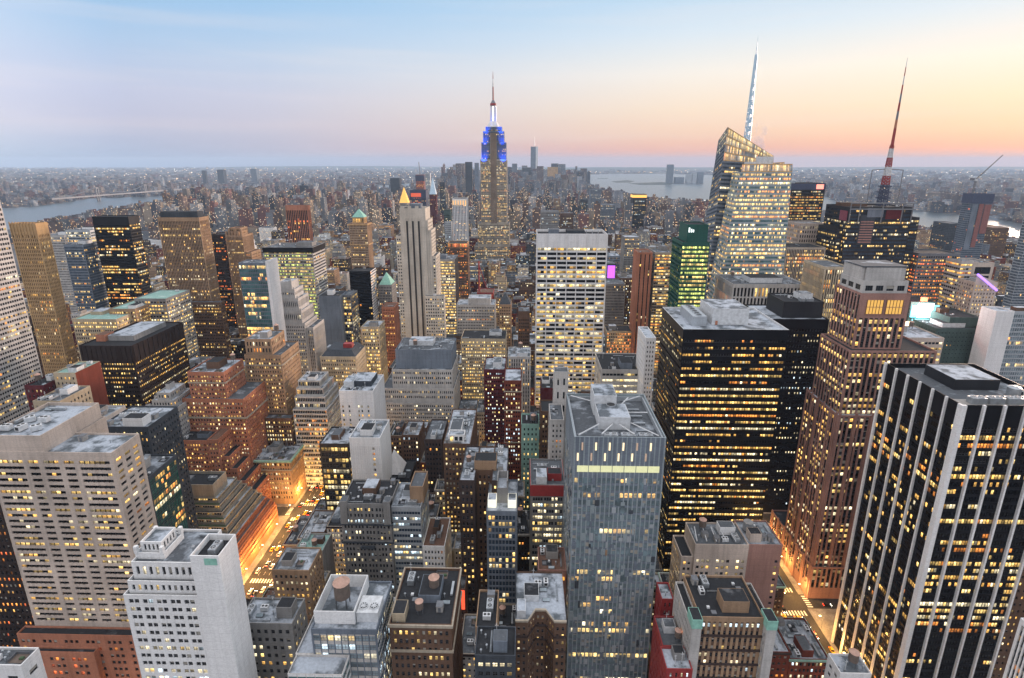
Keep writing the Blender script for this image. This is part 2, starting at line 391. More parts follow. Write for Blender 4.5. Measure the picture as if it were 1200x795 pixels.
class Bld:
    """a building: an Empty at its base that parents wall, roof, windows and rooftop parts"""
    all = []

    def __init__(s, name, label, cat, loc, group=None, nick=None, rz=0.0, parts=True, vb=None):
        s.name, s.loc, s.parts, s.nick, s.vb = name, np.array(loc, float), parts, nick, vb
        s.root = tag(link(name, None, None, loc, rz), label, cat, group)
        s.root.empty_display_size = 5
        s.W = Quads(); s.R = Quads(); s.Rs = [s.R]; s.G = []; s.foot = []; s.boxes = []; s.top = 0; s.roofs = []
        s.rng = np.random.default_rng(abs(hash((round(loc[0], 1), round(loc[1], 1)))) % 2**31)
        Bld.all.append(s)

    def P(s, x, y, z): return (x - s.loc[0], y - s.loc[1], z - s.loc[2])

    def tier(s, x0, x1, y0, y1, z0, z1, S, roof='roofgrey', faces=None, ph=.9, plainS=None, clutter=0):
        """a block in world coordinates"""
        if faces is None:
            faces = 'F' + ('R' if (x0 + x1) / 2 < 70 else '') + ('L' if (x0 + x1) / 2 > -70 else '')
        ax0, ay0, az0 = s.P(x0, y0, z0); ax1, ay1, az1 = s.P(x1, y1, z1)
        sides = {'F': ((ax0, ay0), (ax1, ay0)), 'R': ((ax1, ay0), (ax1, ay1)), 'B': ((ax1, ay1), (ax0, ay1)), 'L': ((ax0, ay1), (ax0, ay0))}
        for k, (p, q) in sides.items():
            cs = [(*p, az0), (*q, az0), (*q, az1), (*p, az1)]
            if k in faces: facade(s, cs, (plainS or {}).get(k, S), s.rng)
            else: s.W.add([cs], S['wall'])
        t = .35
        w = S.get('cop', S['wall'])
        i0, i1, j0, j1 = ax0 + t, ax1 - t, ay0 + t, ay1 - t
        o = [(ax0, ay0), (ax1, ay0), (ax1, ay1), (ax0, ay1)]; i = [(i0, j0), (i1, j0), (i1, j1), (i0, j1)]
        for a in range(4):
            b = (a + 1) % 4
            s.W.add([[(*o[a], az1), (*o[b], az1), (*i[b], az1), (*i[a], az1)]], w)
            s.W.add([[(*i[a], az1), (*i[b], az1), (*i[b], az1 - ph), (*i[a], az1 - ph)]], w)
        rq = Quads(); rq.add([[(*q, az1 - ph) for q in i]], roof); s.Rs.append(rq)
        s.boxes.append((x0, x1, y0, y1, z0, z1)); s.foot.append((min(x0, x1), max(x0, x1), min(y0, y1), max(y0, y1))); s.top = max(s.top, z1)
        if clutter: s.clutter(x0, x1, y0, y1, z1 - ph, clutter)
        return s

    def prism(s, quads, S):
        for q in quads: facade(s, [s.P(*p) for p in q], S, s.rng)

    def band(s, x0, x1, y0, y1, z, h, d, mat, name='cornice'):
        a0, b0, c0 = s.P(x0, y0, z); a1, b1, _ = s.P(x1, y1, z)
        q = Quads()
        q.box(a0 - d, a1 + d, b0 - d, b0 - .003, c0, c0 + h, mat, True); q.box(a0 - d, a1 + d, b1 + .003, b1 + d, c0, c0 + h, mat, True)
        q.box(a0 - d, a0 - .003, b0 - .003, b1 + .003, c0, c0 + h, mat, True); q.box(a1 + .003, a1 + d, b0 - .003, b1 + .003, c0, c0 + h, mat, True)
        return q.build(name, s.root)

    def boxpart(s, name, x0, x1, y0, y1, z0, z1, mat, top=None, parent=None, bottom=False):
        a0, b0, c0 = s.P(x0, y0, z0); a1, b1, c1 = s.P(x1, y1, z1)
        q = Quads(); q.box(a0, a1, b0, b1, c0, c1, mat, bottom)
        if top: q.add([[(a0 + .2, b0 + .2, c1 + .03), (a1 - .2, b0 + .2, c1 + .03), (a1 - .2, b1 - .2, c1 + .03), (a0 + .2, b1 - .2, c1 + .03)]], top)
        return q.build(name, parent or s.root)

    def put(s, kind, x, y, z, sc=1.0, rot=0.0):
        return put(kind, s.root, s.P(x, y, z), sc, rot)

    def clutter(s, x0, x1, y0, y1, z, n, tank=None):
        r = s.rng; w, d = x1 - x0, y1 - y0
        if w < 5 or d < 5: return
        occ = []

        def spot(a, b):
            for _ in range(12):
                x = r.uniform(x0 + 1 + a / 2, x1 - 1 - a / 2) if w > a + 2.2 else None
                y = r.uniform(y0 + 1 + b / 2, y1 - 1 - b / 2) if d > b + 2.2 else None
                if x is None or y is None: return None
                if all(abs(x - p) > (a + c) / 2 + .3 or abs(y - q) > (b + e) / 2 + .3 for p, q, c, e in occ):
                    occ.append((x, y, a, b)); return x, y
            return None
        if n >= 2 and min(w, d) > 9:
            a, b = r.uniform(.25, .45) * w, r.uniform(.25, .45) * d
            p = spot(a, b)
            if p:
                h = r.uniform(2.8, 5.5)
                s.boxpart('penthouse', p[0] - a / 2, p[0] + a / 2, p[1] - b / 2, p[1] + b / 2, z, z + h, r.choice(['acwhite', 'brown', 'concrete', 'greystone', 'bluegrey', 'white', s.W.slots[0]]), r.choice(['roofsnow', 'roofgrey', 'roofdark']))
        if (r.random() < .3 if tank is None else tank) and n >= 2:
            p = spot(5, 5)
            if p: s.put('water_tank', p[0], p[1], z, r.uniform(.68, .95), r.uniform(0, 1.5))
        for _ in range(int(n * (3.0 if s.parts else 1.2))):
            k = r.choice(['air_handler', 'air_handler', 'vent_pipe', 'vent_pipe', 'roof_hatch', 'skylight', 'duct', 'fan_unit', 'pipe_run', 'pipe_run', 'aerial', 'tar_patch', 'tar_patch', 'roof_deck'])
            dims = dict(pipe_run=(9, .7), aerial=(.6, .6), tar_patch=(5, 4), roof_deck=(5, 4),air_handler=(3.4, 2.4), vent_pipe=(.8, .8), roof_hatch=(2.6, 3), skylight=(3, 2), duct=(7, 1.2), fan_unit=(5.4, 2.8))[k]
            rot = r.choice([0, pi / 2]); dd = dims if rot == 0 else dims[::-1]
            p = spot(*dd)
            if p: s.put(k, p[0], p[1], z, 1.0, rot)

    def finish(s):
        if getattr(s, 'done', 0): return s
        s.done = 1
        s.W.build('wall', s.root)
        for rq in s.Rs: rq.build('roof', s.root)
        if not s.G: return s
        big = []
        rest = Quads()
        if s.parts:
            for gi, (q, mat, lit, n) in enumerate(s.G):
                cx = q.mean(1) + s.loc
                for k in range(len(q)):
                    px, py, d = pix(*cx[k])
                    if -5 < px < 1205 and 0 < py < 800 and d > 1:
                        v = np.array((0, 0, EYE)) - cx[k]; dist = np.linalg.norm(v)
                        cs = float(v @ n) / dist
                        if cs > .02:
                            a = q[k]; ar = np.linalg.norm(a[1] - a[0]) * np.linalg.norm(a[3] - a[0]) * cs / d**2
                            big.append((ar, gi, k))
            big.sort(reverse=True); big = big[:100]
        chosen = {}
        for ar, gi, k in big: chosen.setdefault(gi, set()).add(k)
        for gi, (q, mat, lit, n) in enumerate(s.G):
            ch = chosen.get(gi, set())
            keep = np.array([k not in ch for k in range(len(q))])
            if keep.any(): rest.add(q[keep], mat, lit[keep])
            if not ch: continue
            cache = {}
            for k in sorted(ch):
                w = np.linalg.norm(q[k][1] - q[k][0]); h = np.linalg.norm(q[k][3] - q[k][0])
                key = (round(w, 2), round(h, 2), tuple(np.round(lit[k], 2)))
                if key not in cache: cache[key] = window_mesh(w, h, mat, lit[k])
                c0 = q[k].mean(0)
                o = link('window', cache[key], s.root, c0, math.atan2(n[0], -n[1]))
                if abs(n[2]) > .01: o.rotation_euler = (math.asin(-n[2]), 0, math.atan2(n[0], -n[1]))
        o = rest.build('glazing', s.root)
        if o: o['kind'] = 'stuff'
        return s


def window_mesh(w, h, mat, lit):
    q = Quads(); a, b = w / 2, h / 2; f = min(.09, w * .06)
    q.add([[(-a, 0, -b), (a, 0, -b), (a, 0, b), (-a, 0, b)]], mat, [lit])
    fm = 'frame'
    for x0, x1, z0, z1 in ((-a, -a + f, -b, b), (a - f, a, -b, b), (-a + f, a - f, b - f, b), (-a + f, a - f, -b, -b + f)):
        q.box(x0, x1, -.06, -.003, z0, z1, fm)
    if h > 1.2 and w < 2.6: q.box(-a + f, a - f, -.05, -.003, -.04, .04, fm)
    nm = int(w // 1.6)
    for k in range(1, nm + 1):
        x = -a + w * k / (nm + 1); q.box(x - .04, x + .04, -.05, -.003, -b + f, b - f, fm)
    return q.mesh('window')


# ------------------------------------------------------------------ rooftop pieces, one mesh each, shared by every copy
PROTO = {}


def proto():
    q = Quads(); q.cyl(0, 0, 3.0, 7.2, 2.0, 1.95, 'tankwood', 14); PROTO['water_tank'] = q.mesh('water_tank')
    q = Quads(); q.cyl(0, 0, 7.2, 8.7, 2.2, .12, 'tankcap', 14); PROTO['tank_roof'] = q.mesh('tank_roof')
    q = Quads(); q.bar((0, 0, 0), (0, 0, 3.0), .12, 'steel'); PROTO['tank_leg'] = q.mesh('leg')
    q = Quads(); q.box(-1.5, 1.5, -1, 1, .3, 2.1, 'acwhite', True); q.box(-1.3, 1.3, -.8, .8, 0, .298, 'steel')
    q.box(-1.52, -1.502, -.7, .7, .6, 1.8, 'blackmetal'); q.cyl(-.7, 0, 2.1, 2.25, .5, .5, 'blackmetal', 10); q.cyl(.7, 0, 2.1, 2.25, .5, .5, 'blackmetal', 10)
    PROTO['air_handler'] = q.mesh('air_handler')
    q = Quads(); q.cyl(0, 0, 0, 1.6, .25, .25, 'metal', 8); q.cyl(0, 0, 1.6, 2.0, .45, .1, 'metal', 8); PROTO['vent_pipe'] = q.mesh('vent_pipe')
    q = Quads(); q.box(-1.2, 1.2, -1.4, 1.4, 0, 2.6, 'concrete'); q.box(-.5, .5, -1.43, -1.402, 0, 2.1, 'steel'); q.box(-1.3, 1.3, -1.5, 1.5, 2.6, 2.75, 'steel', True); PROTO['roof_hatch'] = q.mesh('roof_hatch')
    q = Quads(); q.box(-1.4, 1.4, -.9, .9, 0, .5, 'steel')
    q.add([[(-1.4, -.9, .5), (1.4, -.9, .5), (1.4, 0, 1.2), (-1.4, 0, 1.2)], [(1.4, .9, .5), (-1.4, .9, .5), (-1.4, 0, 1.2), (1.4, 0, 1.2)]], 'glasspale')
    q.add([[(-1.4, -.9, .5), (-1.4, 0, 1.2), (-1.4, 0, 1.2), (-1.4, .9, .5)], [(1.4, -.9, .5), (1.4, .9, .5), (1.4, 0, 1.2), (1.4, 0, 1.2)]], 'steel'); PROTO['skylight'] = q.mesh('skylight')
    q = Quads(); q.box(-3.4, 3.4, -.45, .45, .4, 1.2, 'metal', True)
    for x in (-3, 0, 3): q.box(x - .1, x + .1, -.4, .4, 0, .398, 'steel')
    PROTO['duct'] = q.mesh('duct')
    q = Quads(); q.box(-2.6, 2.6, -1.3, 1.3, 0, 2.2, 'metal')
    for x in (-1.3, 1.3):
        q.cyl(x, 0, 2.2, 2.5, 1.05, 1.05, 'acwhite', 14); q.cyl(x, 0, 2.5, 2.52, .9, .9, 'blackmetal', 14)
        for k in range(4):
            a = k * pi / 4 + .2; q.bar((x - .85 * cos(a), -.85 * sin(a), 2.54), (x + .85 * cos(a), .85 * sin(a), 2.54), .05, 'metal')
    PROTO['fan_unit'] = q.mesh('fan_unit')
    q = Quads()
    for y, z in ((-.22, .35), (.1, .5), (.3, .3)): q.bar((-4.4, y, z), (4.4, y, z), .07, 'metal')
    for x in (-4, -1.3, 1.3, 4): q.box(x - .06, x + .06, -.34, .34, 0, .24, 'steel')
    q.bar((4.4, .1, .5), (4.4, .1, 1.5), .07, 'metal'); PROTO['pipe_run'] = q.mesh('pipe_run')
    q = Quads(); q.bar((0, 0, 0), (0, 0, 5.5), .07, 'acwhite'); q.bar((-.7, 0, 4.4), (.7, 0, 4.4), .05, 'acwhite'); q.bar((0, -.5, 5), (0, .5, 5), .05, 'acwhite'); q.box(-.25, .25, -.25, .25, 0, .3, 'steel'); PROTO['aerial'] = q.mesh('aerial')
    q = Quads(); q.box(-2.4, 2.3, -1.9, 1.8, 0, .04, 'roofdark'); q.box(-2.2, -.4, -1.7, .3, .04, .5, 'steel'); q.box(.6, 1.6, .2, 1.3, .04, .8, 'acwhite'); PROTO['tar_patch'] = q.mesh('tar_patch')
    q = Quads(); q.box(-2.3, 2.3, -1.8, 1.8, 0, .15, 'tankwood'); q.box(-2.3, -2.2, -1.8, 1.8, .15, 1.1, 'steel'); q.box(-2.2, 2.2, 1.7, 1.8, .15, 1.1, 'steel'); q.box(.5, 1.9, -.6, .3, .15, .7, 'lawnbox'); PROTO['roof_deck'] = q.mesh('roof_deck')


proto()


def put(kind, root, loc, sc=1.0, rot=0.0):
    o = link(kind, PROTO[kind], root, loc, rot, (sc, sc, sc) if sc != 1 else None)
    if kind == 'water_tank':
        link('tank_roof', PROTO['tank_roof'], o)
        for a in range(4): link('leg', PROTO['tank_leg'], o, (1.3 * (1 if a % 2 else -1), 1.3 * (1 if a > 1 else -1), 0))
    return o


def struct(name, q): return tag(q.build(name), kind='structure')
# ------------------------------------------------------------------ the setting: ground, water, streets
AV = [-2000, -1720, -1440, -1120, -910, -720, -590, -449, -307, -165, 160, 445, 725, 1005, 1285, 1565, 1800]     # avenue axes
STW = 9.0


def sty(k): return 195 + (47 - k) * 80.0


m, t, p = newmat('urban_ground')
n1 = noise(t, coords(t), 0.004, 5); n2 = noise(t, coords(t), 0.03, 4)
t.links.new(nmix(t, 0.5, nramp(t, n1, [(0.35, (.05, .052, .06)), (0.65, (.16, .15, .15))]), nramp(t, n2, [(0.35, (.3, .3, .3)), (0.7, (1, 1, 1))]), 'MULTIPLY'), p.inputs['Base Color'])
p.inputs['Roughness'].default_value = .9
roofmat('asphalt', (.045, .045, .048), (.075, .073, .07), .6, .7)
roofmat('pavement', (.22, .21, .20), (.32, .31, .30), .55)
plain('paint', (.75, .75, .72), .7)
plain('lawn', (.06, .09, .035), .95)
plain('hillside', (.045, .06, .055), .95)
m, t, p = newmat('water')
p.inputs['Base Color'].default_value = (.03, .05, .065, 1); p.inputs['Roughness'].default_value = .3; p.inputs['Specular IOR Level'].default_value = .8
b_ = t.nodes.new('ShaderNodeBump'); b_.inputs['Strength'].default_value = .25; b_.inputs['Distance'].default_value = 1.0
t.links.new(noise(t, coords(t, (1, 2.2, 1)), .02, 4), b_.inputs['Height']); t.links.new(b_.outputs[0], p.inputs['Normal'])


def ngon(name, pts, mat, z=0.0, kind='structure'):
    me = bpy.data.meshes.new(name); me.from_pydata([(*q, z) for q in pts], [], [tuple(range(len(pts)))]); me.materials.append(M[mat])
    if me.polygons[0].normal.z < 0: me.flip_normals()
    o = link(name, me); tag(o, kind=kind); return o


R0 = 30000.0
ngon('ground', [(R0 * cos(a), R0 * sin(a)) for a in np.linspace(0, 2 * pi, 96, endpoint=False)], 'urban_ground')
WATER = []


def water(name, px):
    pts = [gnd(*q) for q in px]; WATER.append(pts); ngon(name, pts, 'water', .35)


# shorelines read off the photograph and laid on the ground where they fall
east = [(-60, 252), (0, 244), (30, 243), (70, 238), (112, 232.5), (180, 230.5), (222, 228), (240, 230), (215, 233), (190, 238), (160, 243), (110, 250), (60, 260), (20, 268), (-60, 278)]
water('east_river', east)
water('east_river_channel', [(420, 220.5), (445, 218), (470, 216), (500, 214), (560, 212.6), (560, 214.6), (500, 217), (470, 220), (440, 223)])
hud = [(560, 207.2), (620, 205.5), (676, 205.2), (720, 204.2), (780, 204), (850, 206), (930, 210), (985, 239), (1075, 248), (1130, 252), (1200, 262), (1400, 277),
       (1400, 302), (1200, 283), (1130, 272), (1060, 268), (1000, 262), (960, 250), (900, 246), (845, 240), (800, 237), (757, 233), (716, 225), (690, 217), (676, 210.5), (620, 209.5), (560, 209)]
water('hudson_river', hud)
for k_, (xa_, xb_, ya_) in enumerate(((885, 930, 205.2), (945, 1010, 204.9), (1030, 1085, 206.4), (1110, 1190, 207.6))): water('far_bay', [(xa_, ya_), ((xa_ * 2 + xb_) / 3, ya_ - .5), (xb_ - 8, ya_ - .1), (xb_, ya_ + .5), ((xa_ + xb_) / 2, ya_ + .9), (xa_ + 9, ya_ + .5)])


def inside(pts, x, y):
    c = False; j = len(pts) - 1
    for i in range(len(pts)):
        (xi, yi), (xj, yj) = pts[i], pts[j]
        if (yi > y) != (yj > y) and x < (xj - xi) * (y - yi) / (yj - yi) + xi: c = not c
        j = i
    return c


def wet(x, y): return any(inside(w, x, y) for w in WATER)


for nm, px in (('liberty_island', [(700, 209.4), (712, 209.2), (712, 209.9), (700, 210)]), ('ellis_island', [(716, 213), (735, 211.4), (744, 212.6), (738, 214.3), (722, 214.4)]),
               ('harbour_island', [(735, 215.2), (775, 213.6), (790, 215), (785, 217), (750, 217.0)])):
    ngon(nm, [gnd(*q) for q in px], 'hillside', .9)


def ridge(name, x0, x1, Y, h, D, seed):
    r = np.random.default_rng(seed); n = 60; xs = np.linspace(x0, x1, n)
    prof = h * (.45 + .55 * np.convolve(r.random(n + 8), np.ones(9) / 9, 'valid')) * np.sin(np.linspace(0.0, pi, n)) ** .35
    q = Quads()
    for i in range(n - 1):
        a, b = xs[i], xs[i + 1]; u, v = prof[i], prof[i + 1]
        q.add([[(a, Y - D, 0), (b, Y - D, 0), (b, Y, v), (a, Y, u)], [(a, Y, u), (b, Y, v), (b, Y + D, 0), (a, Y + D, 0)]], 'hillside')
    struct(name, q)


ridge('hills', -500, 9500, 19000, 110, 2200, 1); ridge('hills', 6500, 26000, 20500, 120, 1500, 2); ridge('hills', -14000, -2500, 24500, 110, 1500, 3)

# street grid near the camera: one asphalt sheet, raised pavement slabs for the blocks
ngon('road', [(-1250, -20), (1700, -20), (1700, 2400), (-1250, 2400)], 'asphalt', .02)
qb = Quads()
for a, b in zip(AV[3:-1], AV[4:]):
    if b > 1700: continue
    for k in range(49, 20, -1):
        qb.box(a + 12, b - 12, sty(k) + 5.5, sty(k - 1) - 5.5, 0.0, .16, 'pavement')
struct('pavement', qb)
qm = Quads()


def zebra(xc, yc, along_x, n, ln, w):
    for i in range(n):
        o_ = (i - (n - 1) / 2) * w * 2
        if along_x: qm.add([[(xc + o_ - w / 2, yc - ln / 2, .03), (xc + o_ + w / 2, yc - ln / 2, .03), (xc + o_ + w / 2, yc + ln / 2, .03), (xc + o_ - w / 2, yc + ln / 2, .03)]], 'paint')
        else: qm.add([[(xc - ln / 2, yc + o_ - w / 2, .03), (xc + ln / 2, yc + o_ - w / 2, .03), (xc + ln / 2, yc + o_ + w / 2, .03), (xc - ln / 2, yc + o_ + w / 2, .03)]], 'paint')


for ax in (160, -165):
    for k in range(48, 38, -1):
        zebra(ax, sty(k) - 9, True, 11, 3.6, .9); zebra(ax, sty(k) + 9, True, 11, 3.6, .9)
        zebra(ax - 14.5, sty(k), False, 6, 3.2, .8); zebra(ax + 14.5, sty(k), False, 6, 3.2, .8)
        for lx in (-7, -3.5, 0, 3.5, 7):
            for yy in np.arange(sty(k) + 14, sty(k - 1) - 14, 6.0):
                qm.add([[(ax + lx - .08, yy, .03), (ax + lx + .08, yy, .03), (ax + lx + .08, yy + 3, .03), (ax + lx - .08, yy + 3, .03)]], 'paint')
struct('road_markings', qm)

# ------------------------------------------------------------------ facade styles


def st(wall, **k): d = dict(wall=wall); d.update(k); return d


def fr(Y, xl, xr, yt):
    a, z = at(xl, yt, Y); b, _ = at(xr, yt, Y); return a, b, z


def hb(name, label, cat, nick, Y, xl, xr, yt, depth, S, roof='roofgrey', clutter=3, vb=None, faces=None, parts=None, group=None, plainS=None):
    x0, x1, z = fr(Y, xl, xr, yt)
    b = Bld(name, label, cat, ((x0 + x1) / 2, Y, 0), group, nick, parts=(Y < 330) if parts is None else parts, vb=vb)
    b.px = (xl, xr, yt)
    b.tier(x0, x1, Y, Y + depth, 0, z, S, roof, faces, plainS=plainS, clutter=clutter)
    b.b = (x0, x1, Y, Y + depth, z)
    return b


HEROES = []
# ---- the banded tower beside Fifth Avenue
S575 = st('palepink', bw=2.3, ww=1.0, wh=.5, fh=2.95, cols='11111101101110110111111', edge=1.6, base=4, top=3.4, lit=.24, litmode='mix', ins=.5, hue='yellow', glass='glassblack')
S575W = st('palepink', bw=5.0, ww=.62, wh=.52, fh=2.95, edge=.8, base=4, top=3.4, lit=.25, ins=.5, glass='glassblack')
b = Bld('office_tower', 'pale pink office tower with horizontal window bands and a large flat roof over brick podium', 'office tower', (-215, 204, 0), None, 'the pale pink banded tower', vb=741)
z1 = at(130, 531, 204)[1]; zp = at(40, 745, 200)[1]
b.tier(-233.5, -178, 204, 221.4, zp, z1, S575, 'roofsnow', plainS={'R': S575W}, faces='FR')
b.tier(-233.5, -206.5, 221.42, 238, 0, z1, S575, 'roofsnow', faces='')
x1p = at(47, 512, 204.4)
b.tier(-233.2, x1p[0], 204.35, 237.5, z1 - .9, at(47, 511, 204.4)[1], st('palepink', base=99), 'roofsnow', ph=1.6)
SP = st('brickorange', bw=2.6, ww=.62, wh=.5, fh=3.6, lit=.2, edge=1, cols='1110', hue='orange')
b.tier(-238, -176.5, 199, 203.6, 0, zp + 2, SP, 'roofdark', faces='FR')
b.tier(-234, -200, 196, 198.9, 0, zp - 5, SP, 'roofdark', faces='FR')
zr = at(47, 511, 204.4)[1] - 1.6
for k in range(5): b.put('air_handler', -230 + k * 3.4, 212 + (k % 2) * 8, zr, 1.3, (k % 3) * .7)
b.put('duct', -224, 232, zr, 1.2); b.put('duct', -231, 222, zr, 1.4, pi / 2); b.put('roof_hatch', x1p[0] + 8, 216, z1 - .9); b.put('vent_pipe', -186, 214, z1 - .9); b.put('skylight', -228, 232, zr, 1.2)

# ---- white tower with the blank side wall
SWH = st('white', bw=2.35, ww=.66, wh=.52, fh=3.35, grp=2, gpull=.2, edge=1.0, base=4, top=1.0, lit=.18, hue='pale', ins=.35, bright=.9)
x0, x1, z = fr(150, 144, 232, 697)
b = Bld('office_tower', 'white narrow tower with a stepped ornate crown and paired windows beside a blank white wall', 'office tower', ((x0 + x1) / 2, 150, 0), None, 'the white stepped tower', vb=790)
b.tier(x0, x1, 150, 172, 0, z, SWH, 'roofgrey', faces='F')
xw0, xw1, zw = fr(150, 229, 257, 650)
b.tier(x1 + .02, xw1, 149.4, 160.5, 0, zw, st('white', base=400), 'roofdark', faces='FR', ph=2.4)
SC1 = st('white', bw=2.2, ww=.5, wh=.6, fh=4.2, edge=.8, base=.6, top=.8, lit=.1, ins=.5, hue='pale')
b.tier(x0 + 1.2, x1 - .4, 151.5, 171.5, z - .9, z + 4.4, SC1, faces='FL')
b.tier(x0 + 2.2, x1 - 2, 153.5, 171, z + 3.5, z + 10.5, SC1, faces='FL')
cx0, cx1, cz = fr(156, 158, 192, 648)
b.tier(cx0, cx1, 156, 167, z + 9.6, cz, SC1, 'roofsnow', faces='FRL')
b.tier(cx0 + 1.4, cx1 - 1.4, 157.4, 165.5, cz - .9, cz + 3.4, st('white', bw=1.6, ww=.5, wh=.7, fh=3, base=.4, top=.4, lit=0), 'roofsnow', faces='FRL')
for xx in (cx0, cx1 - 1.2):
    for yy in (155.6, 166): b.boxpart('finial', xx, xx + 1.2, yy, yy + 1.2, cz, cz + 2.6, 'white')
b.put('fan_unit', xw1 - 4.2, 155, zw - 2.4, 1.0, pi / 2); b.put('air_handler', x1 - 3, 163, z + 9.6); b.put('vent_pipe', x1 - 6, 160, z + 9.6, 1.4); b.put('duct', x1 - 5, 168, z + 9.6)
b.boxpart('air_grille', xw0 + 3.0, xw1 - .8, 149.3, 149.39, zw - 3.6, zw - 1.0, 'copper')

# ---- glass tower on the terrace side
xt, zt = at(177, 557, 224)
b = Bld('office_tower', 'narrow teal glass tower half hidden behind the pale pink banded tower', 'office tower', (xt - 8, 223, 0), None, 'the teal glass tower', vb=660)
b.tier(xt - 24, xt, 222, 243, 0, zt, st('slate', glass='glassgreen', bw=1.9, ww=.92, wh=.72, fh=3.4, sp='tealwall', sd=.1, ins=.2, lit=.3, edge=.5), 'roofgrey', faces='R', clutter=2)
# ---- terraced stone building
ST = st('limestone', bw=1.6, ww=.98, wh=.40, sill=.5, fh=3.7, base=3, top=.2, edge=.6, lit=.28, hue='warm', ins=.9, glass='glassblack')
SB = st('brickorange', bw=1.5, ww=.98, wh=.42, sill=.5, fh=3.7, base=3, top=.2, edge=.6, lit=.3, hue='orange', ins=.9)
b = Bld('terraced_building', 'stone office building stepping down in planted terraces to a brick base beside the lit avenue', 'office building', (-205, 285, 0), None, 'the terraced stone building', vb=700)
x0, x1, z = fr(301, 209, 249, 568)
b.tier(x0 - 3, x1, 301, 317, z - 13, z, st('limestone', base=400), 'roofdark', faces='', ph=2)
zt = z - 9
for i in range(10):
    S_ = dict(ST if i < 6 else SB, base=.3, top=.2, fh=3.3)
    xr_ = x1 + 1.5 + (-181.5 - x1 - 1.5) * min(1, (i + .5) / 8.0)
    b.tier(x0 - 6 - .4 * i, xr_, 300 - i * 2.3, 324 + i * 1.9, zt - 4.6 if i < 9 else 0, zt, S_ if i < 9 else dict(S_, base=5), ('roofsnow', 'roofgrey', 'roofdark')[i % 3], faces='FR', ph=.9)
    if i in (1, 3, 4): b.boxpart('planting', x0 + 2, xr_ - 1, 300 - i * 2.3 + .6, 300 - i * 2.3 + 1.5, zt - .88, zt + .35, 'lawn')
    zt -= 3.7
b.boxpart('penthouse', x0 - 1, x0 + 4, 304, 312, z - 2, z - .2, 'steel'); b.put('fan_unit', x1 - 5, 310, z - 2)
# ---- orange brick hotel
SO = st('brickorange', bw=2.1, ww=.5, wh=.48, fh=3.3, lit=.34, litmode='rand', hue='yellow', edge=.8, base=4, ins=.3)
SOR = st('brickorange', bw=2.3, ww=.42, wh=.48, fh=3.3, lit=.15, litmode='rand', hue='yellow', edge=.6, base=4, ins=.3)
b = Bld('hotel', 'tall orange brick hotel with stone bands and a stepped top, lower wing in front', 'hotel', (-255, 352, 0), None, 'the orange brick hotel', vb=560)
x0, x1, z = fr(364, 219, 262, 436)
b.tier(x0, x1, 364, 392, 0, z, SO, 'roofsnow', faces='FR', plainS={'R': SOR}, clutter=3)
xa, xb, zb = fr(360, 212, 284, 468)
b.tier(xa, xb, 361, 396, 0, zb, SO, 'roofgrey', faces='FR', plainS={'R': SOR})
xa, xb, zb = fr(358, 216, 287, 492)
b.band(xa, xb, 360.6, 394, zb, 1.2, .5, 'limestone'); b.band(x0, x1, 364, 392, z - 9, 1.0, .4, 'limestone')
xa, xb, zc = fr(345, 194, 258, 516)
b.tier(xa, xb - 8, 345, 360.6, 0, zc, SO, 'roofdark', faces='FR', clutter=2)
b.tier(xb - 7.9, xb, 342, 360.6, 0, zc + 2.4, SO, 'roofbrown', faces='FR')
for i in range(4): b.tier(xb + .02 + i * 5.5, xb + 5.48 + i * 5.5, 344 - i * 1.5, 396, 0, zc - 12 - i * 9, SO, 'roofdark', faces='FR')

# ---- left side: stepping back from near to far
hb('low_building', 'white walled low building with one long slot window at the bottom corner', 'building', 'the white walled low building', 140, -25, 24, 779, 7, st('white', bw=6, ww=.55, wh=.3, fh=7, base=2, lit=0), 'roofgrey', 4, 795)
b = Bld('office_block', 'dark brown office slab with small amber windows beside the pale pink banded tower', 'office block', (-270, 212, 0), None, 'the dark brown slab', vb=760)
b.tier(-300, -243, 214, 240, 0, 104, st('darkbrown', bw=2.2, ww=.5, wh=.5, lit=.3, hue='orange'), 'roofdark', faces='FR', clutter=2)
# tan striped tower at the edge of the picture
x1 = at(50, 440, 400)[0]
b = Bld('office_tower', 'tall tan stone tower with close window stripes, cut off by the edge of view', 'office tower', (x1 - 20, 330, 0), None, 'the tall tan striped tower', vb=470)
STS = st('palestone', bw=1.9, ww=.82, wh=.50, fh=3.6, lit=.14, litmode='mix', edge=.6, base=6, ins=.45, glass='glassblack', hue='warm')
b.tier(x1 - 42, x1, 322, 400, 0, 255, STS, 'roofgrey', faces='FR')
b = hb('office_tower', 'golden lit tower with a crown of upright fins', 'office tower', 'the golden finned tower', 520, 10, 41, 262, 14,
       st('golden', bw=1.9, ww=.5, wh=.62, fh=3.7, sp='golden', sd=.25, ins=.5, lit=.12, hue='warm', top=11), 'roofbrown', 0, 385)
x0, x1, Y0, Y1, z = b.b
for k in range(9): b.boxpart('crown_fin', x0 + 1 + k * (x1 - x0 - 2) / 8 - .45, x0 + 1 + k * (x1 - x0 - 2) / 8 + .45, Y0 - .6, Y0 - .02, z - 14, z + 1.5, 'golden')
b = hb('office_tower', 'black glass slab tower with scattered rows of amber lights', 'office tower', 'the black glass slab', 700, 107.4, 150, 254, 20,
       st('black', bw=1.7, ww=.86, wh=.55, fh=3.9, lit=.25, litmode='row', hue='warm', glass='glassblack', ins=.15, top=10, edge=.4), 'roofdark', 1, 350, faces='FR')
b = hb('office_tower', 'big brown stone tower with a dark flat top and peach coloured side', 'office tower', 'the big brown stone tower', 600, 184, 233, 255, 19,
       st('tan', bw=1.75, ww=.55, wh=.52, fh=3.6, lit=.17, litmode='mix', hue='yellow', sp='brown', sd=.15, top=4), 'roofdark', 0, 400)
